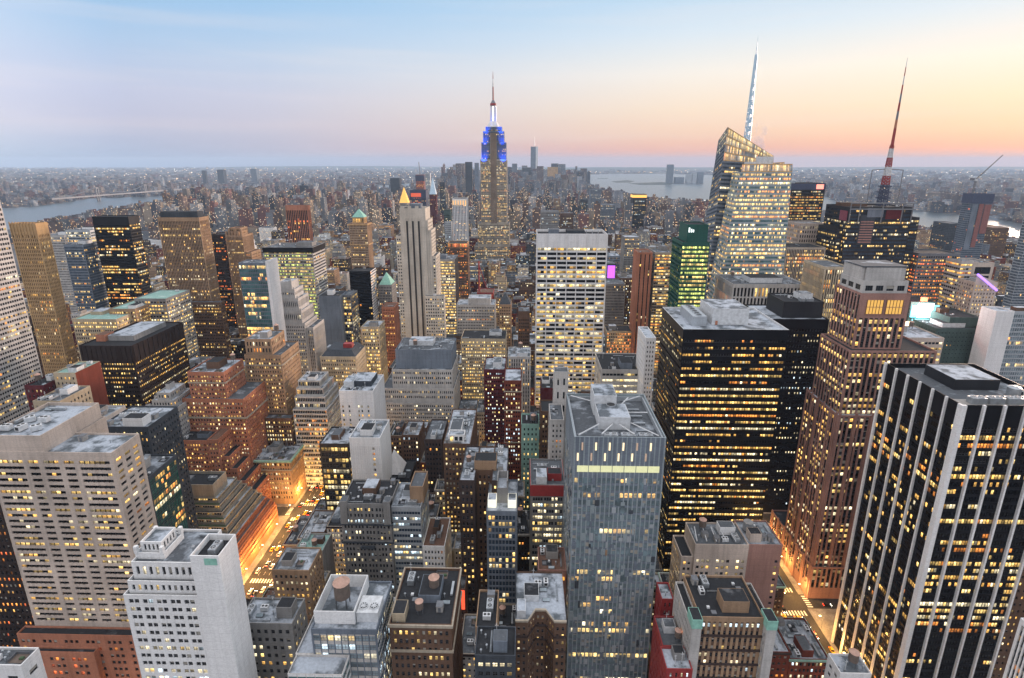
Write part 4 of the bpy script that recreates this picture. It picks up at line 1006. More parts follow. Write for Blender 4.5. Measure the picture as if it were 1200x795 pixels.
# ---- black tower with white piers
b = Bld('office_tower', 'black glass tower with wide white vertical piers and a flat roof, nearest the avenue corner', 'office tower', (210, 200, 0), None, 'the black tower with white piers', vb=795)
x0 = 174.5; z = at(1128, 475, 200)[1]
S11 = st('black', bw=1.28, ww=.9, wh=.60, fh=3.55, lit=.24, litmode='row', run=8, hue='warm', glass='glassblack', edge=.5, top=9, base=5, ins=.16, sp='black')
x1_ = x0 + 8.1 * 5 + .55
b.tier(x0, x1_, 200, 246.2, 0, z, S11, 'roofgrey', faces='FL', ph=2.2, plainS={'L': dict(S11, lit=.17, litmode='mix', run=5)})
b.foot.append((x0, x1_, 246, 264))
for k in range(6):
    w = 1.05 if k == 0 else .42; b.boxpart('pier', x0 + k * 8.1 - (w if k else .9), x0 + k * 8.1 + w, 198.9, 199.98, 0, z + .25, 'marble')
for k in range(1, 7):
    w = .38 if k < 6 else .6; yc = 200 + k * 7.7; b.boxpart('pier', x0 - .95, x0 - .02, yc - w, yc + w, 0, z + .25, 'marble')
b.boxpart('pier', x0 - .95, x0 - .02, 199.99, 201.3, 0, z + .25, 'marble')
b.boxpart('penthouse', x0 + 12, x0 + 31, 220, 238, z - 2.2, z + 2.6, 'charcoal', 'roofsnow')
a, bb, _ = b.P(x0 + 31, 213, z); q = Quads(); q.cyl(a, bb, z - 2.2, z + 2.2, 2.4, 2.4, 'metal', 14); q.cyl(a, bb, z + 2.2, z + 2.9, 2.5, .6, 'metal', 14); q.build('drum_tank', b.root)
for k in range(4): b.put('fan_unit', x0 + 10 + k * 7.2, 205.5, z - 1.5, 1.15)
for k in range(2): b.put('air_handler', x0 + 37, 214 + k * 5, z - 2.2, 1.2)
b.boxpart('railing', x0 + 16, x0 + 39, 210.9, 211.0, z - 2.2, z - .6, 'metal'); b.boxpart('roof_curb', x0 + 3, x0 + 39, 202, 209, z - 2.19, z - 1.5, 'concrete')

# ---- blue checkered tower
SBL = st('greyglass', glass='glasssky', bw=2.0, ww=.72, wh=.68, fh=3.6, lit=.12, litmode='row', hue='yellow', edge=.4, base=6, top=19, ins=.18, sp='bluegrey')
glassmat('glasssky', (.15, .21, .235), .06, 1.0)
wallmat('greyglass', (.36, .42, .45), .15, .35, .15, .2)
b = Bld('hotel_tower', 'blue grey glass tower with a staggered chequer of windows and an open framed roof', 'hotel tower', (41, 205, 0), None, 'the blue chequered tower', vb=790)
x0, x1, z = fr(205, 673, 781, 512)
b.tier(x0, x1, 205, 249, 0, z, SBL, 'roofgrey', faces='FRL', ph=3.4)
rr = np.random.default_rng(5)
q = Quads(); ql = Quads()
ny = int((z - 25) / 3.6); fhh = (z - 25) / ny
for face in 'FL':
    wid = (x1 - x0) if face == 'F' else 44
    nb = int(wid / 1.85)
    for j in range(ny):
        for i in range(nb):
            if rr.random() < .34:
                u0 = .5 + i * (wid - 1) / nb; wpn = (wid - 1) / nb * rr.choice([.5, .95]); v0 = 6 + j * fhh + rr.uniform(0, .5); hh = fhh * rr.choice([.5, .8, 1.1])
                mat = rr.choice(['bluegrey', 'alu', 'slate', 'greyglass', 'glasssky', 'tan'], p=(.20, .30, .05, .24, .20, .01))
                if face == 'F': a, bb, c = b.P(x0 + u0, 205, v0); q.box(a, a + wpn, bb - rr.uniform(.08, .22), bb - .004, c, min(c + hh, z - 19.2), mat, True)
                else: a, bb, c = b.P(x0, 205 + u0, v0); q.box(a - rr.uniform(.08, .22), a - .004, bb, bb + wpn, c, min(c + hh, z - 19.2), mat, True)
o = q.build('facade_panel', b.root); o['kind'] = 'stuff'
plain('slotlight', (.5, .4, .3), .5, 0, (1, .78, .45), .9); plain('slotdim', (.4, .33, .28), .5, 0, (.8, .5, .3), .25)
for row, zz_ in enumerate((z - 6.2, z - 11.2)):
    for k in range(6):
        xx = x0 + 3.2 + k * (x1 - x0 - 4) / 6 - row * 1.8
        b.boxpart('light_slot', xx, xx + .7, 204.8, 204.99, zz_, zz_ + 3.6, 'slotlight' if (k * 5 + row * 3) % 4 else 'slotdim')
plain('bandlight', (.4, .4, .3), .5, 0, (.95, .95, .48), .42)
for k in range(7): b.boxpart('lit_window', x0 + 1.6 + k * (x1 - x0 - 3.2) / 7, x0 + 1.6 + (k + .94) * (x1 - x0 - 3.2) / 7, 204.85, 204.99, z - 16.6, z - 13.6, 'bandlight')
zr = z - 3.4
b.boxpart('penthouse', x0 + 12, x0 + 26, 218, 232, zr, zr + 6, 'acwhite', 'roofsnow'); b.boxpart('penthouse', x0 + 11.5, x0 + 22, 232.1, 246, zr, zr + 10, 'acwhite', 'roofsnow')
a, bb, c = b.P(x0 + 19, 229.5, zr + 6.03); q = Quads(); q.cyl(a, bb, c, c + .8, 2.2, 2.2, 'metal', 16); q.cyl(a, bb, c + .8, c + .82, 1.9, 1.9, 'blackmetal', 16); q.build('exhaust_fan', b.root)
for (p0, p1) in (((2, 2), (12, 12)), ((36, 2), (26, 14)), ((2, 42), (11, 36)), ((36, 42), (27, 36)), ((12, 3), (18, 12)), ((26, 3), (21, 12)), ((30, 40), (24, 30)), ((36, 24), (27, 24))):
    q = Quads(); q.bar(b.P(x0 + p0[0], 205 + p0[1], zr + 3.2), b.P(x0 + p1[0], 205 + p1[1], zr + 3.2), .22, 'acwhite'); q.build('roof_beam', b.root)
for k in range(3): b.put('fan_unit', x0 + 16 + k * 7.5, 209.5, zr, 1.15)
for k in range(4): b.put('duct', x0 + 31, 216 + k * 7, zr, .8)
for (xx, yy, ww_, dd) in ((x0 + .5, 205.4, x1 - x0 - 1, .7), (x0 + .5, 247.9, x1 - x0 - 1, .7), (x0 + .5, 206.2, .7, 41.6), (x1 - 1.2, 206.2, .7, 41.6)): b.boxpart('roof_walkway', xx, xx + ww_, yy, yy + dd, zr, zr + 2.2, 'alu')

# ---- tall angular glass tower with a spire
b = Bld('glass_skyscraper', 'angular faceted glass skyscraper with a sloping top and tall white spire', 'skyscraper', (235, 570, 0), None, 'the angular glass skyscraper', parts=False, vb=350)
SA = st('greyglass', glass='glassteal', bw=1.55, ww=.93, wh=.52, fh=4.1, lit=.46, litmode='mix', hue='warm', edge=.3, base=6, top=.4, ins=.15, bright=1.1)
SA2 = st('bluegrey', glass='glassblue', bw=1.6, ww=.9, wh=.5, fh=4.1, lit=.22, litmode='row', hue='yellow', edge=.3, base=6, top=.4, ins=.15)
SCR = st('golden', glass='glasspale', bw=1.5, ww=.84, wh=.82, fh=4.1, lit=.8, hue='warm', edge=.2, base=.3, top=.3, ins=.1, bright=.62)


def p3(x, y, Y): X, Zz = at(x, y, Y); return (X, Y, Zz)


def foot(x, y, Y): X, Zz = at(x, y, Y); return (X, Y, 0.0)


# rear, taller volume: front facet, side facet
A = p3(852.7, 149, 592); Bq = p3(906.7, 183, 592)
a0 = (A[0] - 12, 586, 0); b0 = (Bq[0] + 14, 586, 0)
zcr = A[2] - 34
def lerp(p, q, z): t_ = (z - p[2]) / (q[2] - p[2]); return tuple(p[i] + (q[i] - p[i]) * t_ for i in range(3))
Am = lerp(a0, A, zcr); Bm = lerp(b0, Bq, Bq[2] - 8)
b.prism([[a0, b0, Bm, Am]], SA2)
b.prism([[Am, Bm, Bq, A]], SCR)
a1 = (a0[0] + 2, 640, 0); A1 = (A[0] + 6, 634, A[2] - 12); b1 = (b0[0] - 2, 640, 0); B1 = (Bq[0], 634, Bq[2] - 6)
b.prism([[a1, a0, A, A1]], SA2)
b.W.add([[b.P(*v) for v in (b0, b1, B1, Bq)], [b.P(*v) for v in (b1, a1, A1, B1)], [b.P(*v) for v in (A, Bq, B1, A1)]], 'bluegrey')
# front, lower volume leaning back
D = p3(868, 202, 556); E_ = p3(928.5, 202, 556)
d0 = (D[0] - 27, 545, 0); e0 = (E_[0] + 6, 545, 0)
b.prism([[d0, e0, E_, D]], SA)
dB = (d0[0] + 3, 585.9, 0); DB = (D[0] + 3, 585.9, D[2]); eB = (e0[0], 600, 0); EB = (E_[0], 600, E_[2])
b.prism([[dB, d0, D, DB]], dict(SA, lit=.3)); b.W.add([[b.P(*v) for v in (e0, eB, EB, E_)], [b.P(*v) for v in (eB, dB, DB, EB)]], 'alu'); b.R.add([[b.P(*v) for v in (D, E_, EB, DB)]], 'roofgrey')
F0 = p3(868, 203, 555.6); zs = D[2]
sc = [(D[0] + .5, 556, zs), (E_[0], 556, zs), (E_[0] - .3, 557, zs + 8), (D[0] + 1.0, 557, zs + 8)]
b.prism([sc], dict(SCR, fh=4))
sc2 = [(E_[0] - 13, 572, zs - .5), (E_[0], 572, zs - .5), (E_[0] - 1, 573, at(925, 190, 573)[1]), (E_[0] - 14, 573, at(908, 191, 573)[1])]
b.prism([sc2], dict(SCR, bright=.5)); b.W.add([[b.P(*v) for v in ((sc2[1][0], 572, zs), (sc2[1][0], 590, zs), (sc2[2][0], 590, sc2[2][2] - 2), sc2[2])]], 'alu')
b.boxpart('penthouse', D[0] + 10, D[0] + 22, 562, 575, zs - .5, zs + 10, 'acwhite', 'roofsnow'); b.boxpart('penthouse', D[0] + 22.1, D[0] + 34, 564, 577, zs - .5, zs + 15, 'acwhite', 'roofsnow')
b.foot.append((d0[0], e0[0] + 9, 545, 640)); b.top = 290
xs_, zs0 = at(874.5, 172, 610); zt = at(884, 42, 610)[1]
q = Quads(); n = 14; a, bb, _ = b.P(xs_, 610, 0)
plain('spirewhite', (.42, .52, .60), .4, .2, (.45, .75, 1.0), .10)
for k in range(n):
    f0, f1 = k / n, (k + 1) / n; r0_, r1_ = 3.6 * (1 - f0) + .5, 3.6 * (1 - f1) + .5; w0_, w1_ = zs0 - 15 + (zt - zs0 + 15) * f0, zs0 - 15 + (zt - zs0 + 15) * f1
    if k >= n - 2: q.cyl(a, bb, w0_, w1_, r0_ * .6, r1_ * (.6 if k < n - 1 else .1), 'spirewhite', 6); continue
    cs = [(cos(t_), sin(t_)) for t_ in (pi / 4, 3 * pi / 4, 5 * pi / 4, 7 * pi / 4)]
    for i in range(4):
        u, v = cs[i], cs[(i + 1) % 4]
        q.bar((a + u[0] * r0_, bb + u[1] * r0_, w0_), (a + u[0] * r1_, bb + u[1] * r1_, w1_), .38, 'spirewhite')
        q.bar((a + u[0] * r0_, bb + u[1] * r0_, w0_), (a + v[0] * r1_, bb + v[1] * r1_, w1_), .34, 'spirewhite')
        q.bar((a + u[0] * r0_, bb + u[1] * r0_, w0_), (a + v[0] * r0_, bb + v[1] * r0_, w0_), .34, 'spirewhite')
    q.cyl(a, bb, w0_, w1_, .9, .8, 'spirewhite', 6, False)
q.build('spire', b.root)

# ---- tower with the lattice mast
b = Bld('office_tower', 'dark glass tower with open roof frames and a red and blue lattice antenna mast', 'office tower', (345, 560, 0), None, 'the lattice mast tower', parts=False, vb=330)
S4 = st('charcoal', glass='glassblue', bw=1.7, ww=.82, wh=.5, fh=3.9, lit=.24, litmode='mix', hue='yellow', edge=.4, top=2)
x0, x1, z = fr(560, 996, 1073, 243)
b.tier(x0, x1 - 2, 560, 604, 0, z, S4, 'roofdark', faces='FL', clutter=4)
xa, _, za = fr(566, 982, 1000, 268); b.tier(xa, x0 - .02, 566, 604, 0, za, S4, 'roofdark', faces='FL')
xb = at(1078, 255, 565)[0]; b.tier(x1 - 1.98, xb, 565, 600, 0, at(1078, 255, 565)[1], S4, 'roofdark', faces='FL')
b.boxpart('sign_panel', x0 + 12, x0 + 27, 559.3, 559.98, z - 38, z - 8, 'slate'); b.boxpart('sign_panel', x0 + 18, x0 + 34, 559.0, 559.29, z - 10, z - 1, 'bluegrey')
for k in range(9): b.boxpart('sign_louvre', x0 + 13, x0 + 26, 559.0, 559.28, z - 36 + k * 2.6, z - 34.8 + k * 2.6, 'pinkgranite')
plain('signred', (.24, .05, .08), .6)
b.boxpart('sign_panel', x0 + 37, x0 + 52, 559.3, 559.98, z - 12, z - 2, 'maroon'); b.boxpart('sign_panel', x0 - .6, x0 - .02, 562, 575, z - 14, z - 4, 'signred')
for xx in (x0 + .6, x0 + 10, x1 - 3, x1 - 13, (x0 + x1) / 2):
    q = Quads(); q.bar(b.P(xx, 559.2, z - 16), b.P(xx, 559.2, z + 4), .5, 'steel'); q.build('sign_frame', b.root)
for zz_ in (z + 4, z - 2):
    q = Quads(); q.bar(b.P(x0, 559.2, zz_), b.P(x1, 559.2, zz_), .5, 'steel'); q.build('sign_frame', b.root)
mx, mz = at(1031, 240, 590); tz = at(1060, 68, 590)[1]
a, bb, _ = b.P(mx + 2, 590, 0)
q = Quads(); n = 22; zq = np.linspace(mz - 6, mz + (tz - mz) * .42, n + 1)
for k in range(n):
    r0_ = 5.2 - 3.6 * k / n; r1_ = 5.2 - 3.6 * (k + 1) / n; mat = 'bluenet' if k < 9 else ('redpaint' if (k // 3) % 2 else 'acwhite')
    for i in range(4):
        u = (cos(pi / 4 + i * pi / 2), sin(pi / 4 + i * pi / 2)); v = (cos(pi / 4 + (i + 1) * pi / 2), sin(pi / 4 + (i + 1) * pi / 2))
        q.bar((a + u[0] * r0_, bb + u[1] * r0_, zq[k]), (a + u[0] * r1_, bb + u[1] * r1_, zq[k + 1]), .42, mat)
        q.bar((a + u[0] * r0_, bb + u[1] * r0_, zq[k]), (a + v[0] * r1_, bb + v[1] * r1_, zq[k + 1]), .3, mat)
        q.bar((a + u[0] * r0_, bb + u[1] * r0_, zq[k]), (a + v[0] * r0_, bb + v[1] * r0_, zq[k]), .3, mat)
    if k < 10 and k % 2 == 0: q.cyl(a, bb, zq[k] + .5, zq[k] + 1.4, r0_ + 2.6, r0_ + 2.6, 'bluenet', 8, False)
q.build('lattice_mast', b.root)
q = Quads(); zb = zq[-1]
for k in range(10):
    f0 = zb + (tz - zb) * k / 10; f1 = zb + (tz - zb) * (k + 1) / 10; q.cyl(a, bb, f0, f1, 1.5 - k * .13, 1.5 - (k + 1) * .13, ('redpaint', 'redpaint', 'brickorange', 'steel', 'redpaint', 'bluegrey', 'redpaint', 'acwhite', 'redpaint', 'acwhite')[k], 8)
q.build('antenna', b.root)
q = Quads(); fr_ = 16
for sx in (-1, 1):
    q.bar((a + sx * fr_, bb, z - 1), (a + sx * fr_, bb, z + 36), .4, 'steel'); q.bar((a + sx * fr_, bb, z + 36), (a + sx * 3, bb, z + 37), .35, 'steel')
q.build('antenna_frame', b.root)

# ---- the rest of the right half
b = hb('office_tower', 'green glass tower with yellow lit floors and a dark rooftop sign box', 'office tower', 'the green glass tower', 480, 800, 832, 284, 34,
       st('tealwall', glass='glassgreen', bw=1.8, ww=.9, wh=.52, fh=3.8, lit=.95, litmode='mix', hue='green', edge=.3, top=3, bright=.95), 'roofdark', 0, 350, faces='FL', plainS={'L': st('tealwall', glass='glassgreen', bw=1.8, ww=.9, wh=.6, fh=3.8, lit=.2, hue='green', edge=.3, bright=.6)})
x0, x1, Y0, Y1, z = b.b
b.tier(x0 + 5, x1 - .5, Y0 + 6, Y1 - 2, z - .9, z + 15, st('tealwall', base=400), 'roofdark', faces='')
plain('signwhite', (.8, .8, .8), .5, 0, (.9, 1, 1), 1.0)
q = Quads(); sx, sy, sz = b.P(x0 + 8, Y0 + 5.9, z + 8)
q.box(sx - 1.8, sx - .6, sy - .2, sy, sz, sz + 4.2, 'signwhite'); q.box(sx + .2, sx + 1.3, sy - .2, sy, sz, sz + 3, 'signwhite'); q.box(sx + 2, sx + 3, sy - .2, sy, sz, sz + 2.4, 'signwhite'); q.build('sign_lettering', b.root)
b = hb('office_tower', 'beige tower with bright banded windows beside a red brick shaft', 'office tower', 'the beige banded tower', 640, 768, 790, 296, 36, st('limestone', bw=2.6, ww=.95, wh=.5, fh=3.7, lit=.5, hue='warm', edge=.3), 'roofgrey', 3, 400, faces='FL', plainS={'L': st('greystone', bw=1.6, ww=.9, wh=.5, lit=.12)})
b = hb('brick_tower', 'slender red brick tower with two pale vertical stripes', 'tower', 'the slender red brick tower', 630, 748, 765, 296, 28, st('brickorange', bw=4.6, ww=.26, wh=.7, sp='darkbrick', sd=.2, lit=.05), 'roofbrown', 1, 410, faces='FL')
hb('office_building', 'grey stone tower with stepped top and yellow lit upper floors', 'office building', 'the grey stepped tower', 900, 732, 750, 278, 30, st('greystone', bw=2.2, ww=.5, lit=.25, hue='yellow'), 'roofsnow', 1, 320)
hb('office_building', 'blue grey office block behind the white framed tower', 'office block', 'the blue grey block', 860, 706, 727, 300, 30, st('bluegrey', bw=2, ww=.6, lit=.2), 'roofsnow', 1, 330)
b = hb('office_building', 'grey ribbed office block standing next to the white framed tower', 'office block', 'the grey ribbed block', 690, 710, 733, 333, 34, st('greystone', bw=1.7, ww=.5, sp='greystone', sd=.3, lit=.03), 'roofgrey', 1, 370)
b = hb('office_building', 'dark block with a purple lit screen on its wall', 'building', 'the purple screen block', 790, 706, 722, 309, 30, st('slate', bw=2, ww=.5, lit=.1), 'roofgrey', 0, 335)
plain('screenpurple', (.2, .05, .3), .4, 0, (.55, .12, .95), 1.1)
x0, x1, Y0, Y1, z = b.b; b.boxpart('screen', x0 + 8, x0 + 19, Y0 - .4, Y0 - .02, z - 22, z - 3, 'screenpurple')
hb('apartment_block', 'brown block with many small lit windows behind the slender red brick tower', 'building', 'the small windowed brown block', 720, 726, 749, 326, 34, st('brown', bw=2.1, ww=.45, lit=.3, litmode='rand', hue='pale'), 'roofgrey', 2, 380)
hb('stone_building', 'ornate stone building glowing orange beside the park trees', 'building', 'the orange glowing stone building', 640, 711, 741, 388, 26, st('cream', bw=2.2, ww=.6, wh=.6, lit=.7, hue='orange'), 'roofdark', 2, 415)
b = hb('office_building', 'low white building with dark roof deck and lit windows behind the blue chequered tower', 'office building', 'the low white roof deck building', 420, 705, 758, 433, 40, st('palestone', bw=3, ww=.9, wh=.4, fh=5, lit=.5, hue='yellow'), 'roofdark', 8, 462)
hb('office_building', 'thin white tiled tower edge beside the massive black slab', 'building', 'the thin white tower', 400, 757, 769, 396, 30, st('white', bw=2, ww=.4, lit=.1), 'roofsnow', 0, 470, faces='FL')
b = hb('office_building', 'white grid fronted block with tall arched window bays and a cluttered roof', 'office building', 'the white arched bay block', 470, 859, 945, 333, 44, st('palestone', bw=3.1, ww=.62, wh=.86, fh=9, sp='palestone', sd=.2, ins=1.0, lit=.35, hue='warm', top=3, glass='glassblack'), 'roofgrey', 10, 365, faces='FL')
b = hb('office_tower', 'beige office block with crossed lattice ribs over glowing lower floors', 'office block', 'the lattice ribbed block', 560, 922, 968, 290, 34, st('limestone', bw=1.6, ww=.6, wh=.6, fh=3.8, sp='darkbrick', sd=.4, ins=.6, lit=.6, hue='warm'), 'roofdark', 1, 345)
b = hb('office_tower', 'pale pink stone block standing below the dark tower with the red roof sign', 'office block', 'the pale pink stone block', 620, 938, 967, 262, 30, st('palepink', bw=2.6, ww=.5, wh=.6, fh=5, lit=.2), 'roofgrey', 1, 290)
b = hb('office_tower', 'dark tower with lit bands and a glowing red roof sign at its corner', 'office tower', 'the dark tower with the red roof sign', 800, 926, 968, 215, 40, st('charcoal', bw=1.7, ww=.88, wh=.5, fh=3.8, lit=.55, litmode='row', hue='warm', top=10, bright=.6), 'roofdark', 1, 262)
x0, x1, Y0, Y1, z = b.b
b.band(x0, x1, Y0, Y1, z - 9, 8.6, .4, 'bluenet', 'roof_band'); plain('signredglow', (.5, .05, .05), .5, 0, (1, .25, .18), 1.6); b.boxpart('roof_sign', x1 - 13, x1 - 3, Y0 - .8, Y0 - .42, z - 8, z - 1.5, 'signredglow')
b = hb('office_tower', 'beige fluted tower beside the pink granite tower with lit slits', 'office tower', 'the beige fluted tower', 430, 967, 997, 313, 34, st('cream', bw=1.9, ww=.5, wh=.8, fh=4, sp='darkbrick', sd=.4, ins=.6, lit=.35, hue='warm'), 'roofgrey', 1, 365, faces='FL')
b = hb('hotel_tower', 'amber lit concrete hotel slab with slanting rows of lights', 'hotel tower', 'the amber hotel slab', 560, 1077, 1126, 297, 30, st('steel', bw=2.4, ww=.7, wh=.45, fh=3.6, lit=.5, hue='orange', litmode='mix'), 'roofdark', 1, 372, faces='FL')
x0, x1, Y0, Y1, z = b.b; plain('amberstrip', (.4, .2, .05), .5, 0, (1, .5, .1), 1.0); b.boxpart('light_strip', x1 - 3, x1 - .4, Y0 - .5, Y0 - .02, 20, z - 4, 'amberstrip')
hb('office_tower', 'white banded block glowing between the amber hotel slab and the purple lit wall', 'office block', 'the white banded block', 540, 1127, 1141, 306, 30, st('palestone', bw=2.6, ww=.98, wh=.5, fh=4, lit=.35, hue='warm', edge=.2), 'roofgrey', 1, 372, faces='FL')
b = hb('hotel_tower', 'pink block with a purple lit curved roof edge and coloured lights below', 'hotel tower', 'the purple edged block', 520, 1143, 1170, 331, 36, st('palepink', bw=3, ww=.4, wh=.5, lit=.3, hue='warm'), 'roofgrey', 0, 375, faces='FL')
x0, x1, Y0, Y1, z = b.b; plain('purplestrip', (.2, .05, .3), .5, 0, (.35, .2, 1.0), 1.6)
q = Quads(); q.bar(b.P(x0, Y0 - .6, z + 8), b.P(x1, Y0 - .6, z - 8), .7, 'purplestrip'); q.build('light_strip', b.root)
q = Quads(); q.add([[b.P(*v) for v in ((x0, Y0, z - .5), (x1, Y0, z - .5), (x1, Y0 + .3, z - .4), (x0, Y0 + .3, z + 8))]], 'palepink'); q.build('gable', b.root)
hb('office_building', 'pale pink slab with a dark slot window under its roofline', 'building', 'the dark slot slab', 600, 1141, 1166, 308, 30, st('palepink', bw=22, ww=.85, wh=.8, fh=9, base=70, top=4, lit=0, edge=1.5), 'roofgrey', 1, 345)
b = hb('office_tower', 'white blank walled tower with a glass bay at the edge of the view', 'tower', 'the white blank walled tower', 420, 1188, 1250, 365, 14, st('alu', glass='glasspale', bw=1.8, ww=.85, wh=.7, lit=.1), 'roofsnow', 2, 445, faces='F')
x0, x1, Y0, Y1, z = b.b; b.tier(x0 - 14, x0 - .02, Y0 - 1, Y1, 0, z + .3, st('marble', base=400), 'roofsnow', faces='')
b = hb('theatre_block', 'dark green grey stepped block below the bright billboards', 'building', 'the dark green grey block', 440, 1098, 1160, 385, 40, st('greengrey', bw=3, ww=.3, wh=.3, lit=.05), 'roofdark', 3, 432, faces='FL')
x0, x1, Y0, Y1, z = b.b; b.tier(x0 + 14, x0 + 40, Y0 + 6, Y1 - 4, z - .9, z + 8, st('greengrey', base=400), 'roofdark', faces='', clutter=2)
b = hb('office_building', 'low pinkish building with lit bands just beside the pink granite tower', 'building', 'the low pinkish building', 380, 1058, 1107, 396, 30, st('palepink', bw=2.6, ww=.85, wh=.42, fh=4.2, lit=.55, hue='yellow', edge=.5, top=2), 'roofsnow', 2, 425, faces='FL')
# bright billboards
plain('billwhite', (.8, .9, .9), .4, 0, (.80, 1.0, 1.0), 9.0); plain('billred', (.8, .2, .1), .4, 0, (1, .16, .08), 2.2); plain('billamber', (.8, .6, .3), .4, 0, (1, .72, .42), 1.8); plain('billcyan', (.2, .6, .7), .4, 0, (.25, .75, .85), .8)
b = Bld('billboard_tower', 'tower covered with dazzling white and cyan electronic billboards topped by a red lamp', 'billboard tower', (at(1084, 380, 470)[0], 470, 0), None, 'the billboard tower', parts=False, vb=395)
x0, x1, z = fr(470, 1068, 1098, 354); b.tier(x0, x1, 470, 492, 0, z, st('greengrey', base=400), 'roofdark', faces='')
for (xl, xr, ya, yb, mt) in ((1077, 1091, 356, 372, 'billwhite'), (1069, 1097, 374, 377.6, 'billcyan'), (1077, 1093, 379, 389, 'billwhite'), (1060, 1069.5, 377, 388, 'billamber'), (1069, 1076, 358, 372, 'billcyan'), (1092, 1098, 358, 372, 'billcyan')):
    xa, za = at(xl, ya, 469); xb, zb = at(xr, yb, 469); b.boxpart('billboard', xa, xb, 468.6, 469.6, zb, za, mt)
xa, za = at(1081, 349, 469); xb, zb = at(1086.5, 353.5, 469); b.boxpart('lamp', xa, xb, 468.6, 471, zb, za, 'billred')
for (xx, zz_, col, en) in ((at(1084, 364, 455)[0], at(1084, 364, 455)[1], (.7, 1, 1), 17000), (at(1083, 351, 455)[0], at(1083, 351, 455)[1], (1, .15, .05), 22000)):
    lp = bpy.data.lights.new('billboard_glow', 'POINT'); lp.energy = en; lp.color = col; lp.shadow_soft_size = 4; o = bpy.data.objects.new('billboard_glow', lp); C.objects.link(o); o.parent = b.root; o.location = b.P(xx, 462, zz_)

# ---- far right: construction tower with a crane, glass tower at the edge
b = hb('construction_tower', 'unfinished tower wrapped in blue and red netting', 'tower', 'the unfinished tower', 1000, 1141, 1165, 228, 22, st('bluegrey', glass='glassblue', bw=2, ww=.85, wh=.6, lit=.03, edge=.3, top=2, hue='orange'), 'roofgrey', 0, 320, faces='FL', parts=False)
x0, x1, Y0, Y1, z = b.b
b.band(x0, x1, Y0, Y1, z - 16, 17, .9, 'bluenet', 'safety_netting'); b.boxpart('red_netting', x0 + 14, x0 + 22, Y0 - .8, Y0 - .02, z - 95, z - 17, 'rednet'); b.boxpart('red_netting', x1 - 12, x1 - .5, Y0 - .8, Y0 - .02, z - 70, z - 18, 'rednet'); b.boxpart('pale_netting', x0 + 2, x0 + 12, Y0 - .8, Y0 - .02, z - 100, z - 17, 'bluegrey')
t = tag(link('tower_crane', None, None, (x0 + 6, Y0 + 10, z)), 'slim tower crane with a raised jib standing on the unfinished tower', 'crane')
q = Quads()
for sx in (-1, 1):
    for sy in (-1, 1): q.bar((sx, sy, -1), (sx, sy, 26), .3, 'steel')
for k in range(8):
    q.bar((-1, -1, k * 3), (1, -1, k * 3 + 3), .22, 'steel'); q.bar((1, 1, k * 3), (-1, 1, k * 3 + 3), .22, 'steel')
q.build('mast', t); q = Quads(); q.bar((0, 0, 25), (38, 0, 68), .55, 'steel'); q.bar((0, 0, 27), (38, 0, 68), .3, 'steel'); q.build('jib', t)
q = Quads(); q.box(-9, -3, -1.5, 1.5, 24, 28, 'steel', True); q.build('counterweight', t); q = Quads(); q.box(-2, 2, -2, 2, 23, 26.5, 'acwhite', True); q.build('cab', t)
b = Bld('glass_tower', 'tall blue glass tower leaning out of the edge of the view', 'office tower', (at(1190, 250, 700)[0] + 20, 700, 0), None, 'the edge glass tower', parts=False, vb=330)
xa = at(1181, 330, 712)[0]
b.tier(xa, xa + 45, 700, 712, 0, at(1200, 195, 700)[1], st('alu', glass='glassblue', bw=1.8, ww=.92, wh=.75, lit=.02, edge=.3), 'roofgrey', faces='FL')
hb('apartment_block', 'brick red apartment slab by the river beyond the unfinished tower', 'apartment block', 'the riverside brick slab', 1280, 1164, 1183, 267, 60, st('brown', bw=3, ww=.5, lit=.1), 'roofbrown', 0, 290)
hb('apartment_block', 'dark grey apartment block by the river in front of the water', 'apartment block', 'the dark riverside block', 1250, 1113, 1127, 262, 50, st('slate', bw=3, ww=.5, lit=.1), 'roofgrey', 0, 285)

# ---- near bottom row
SW5 = st('bluegrey', glass='glasspale', bw=2.6, ww=.86, wh=.62, fh=3.9, lit=.28, hue='pale', edge=.5, sp='palestone', sd=.1, ins=.25)
b = Bld('glass_office', 'pale glass office block with a conical roofed water tank in a white walled roof pen', 'office building', (-70, 150, 0), None, 'the glass block with the large tank', vb=795)
x0, x1, z = fr(153, 364, 441, 737)
b.tier(x0, x1, 153, 176, 0, z, SW5, 'roofsnow', faces='FR', ph=.8, plainS={'R': dict(SW5, glass='glassteal', bw=1.4, sp='white')})
xl, xm, zl = fr(146, 338, 402, 787)
b.tier(xl, xm, 145, 152.98, 0, zl, st('palestone', glass='glassteal', bw=3.2, ww=.95, wh=.75, fh=3.9, lit=.1, edge=.2, base=2, top=.6, sp='white'), 'roofsnow', faces='FR')
b.tier(xl - .5, x0 - .02, 153.02, 178, 0, zl, st('palestone', base=400), 'roofsnow', faces='')
px0, px1 = x0 + .3, x0 + (x1 - x0) * .62
for (p0, p1, r0_, r1_) in ((px0, px1, 156, 156.4), (px0, px0 + .4, 156.41, 174), (px1, px1 + .4, 156, 174), (px0 + .41, px1 - .01, 173.6, 174)): b.boxpart('roof_pen', p0, p1, r0_, r1_, z - .8, z + 4.6, 'white')
b.put('water_tank', (px0 + px1) / 2 + .5, 164.5, z - .8, 1.45)
q = Quads(); a, bb, c = b.P(px1 + 4.6, 161, z - .8); q.box(a - 3.9, a + 3.9, bb - 4, bb + 4, c, c + 4.2, 'acwhite')
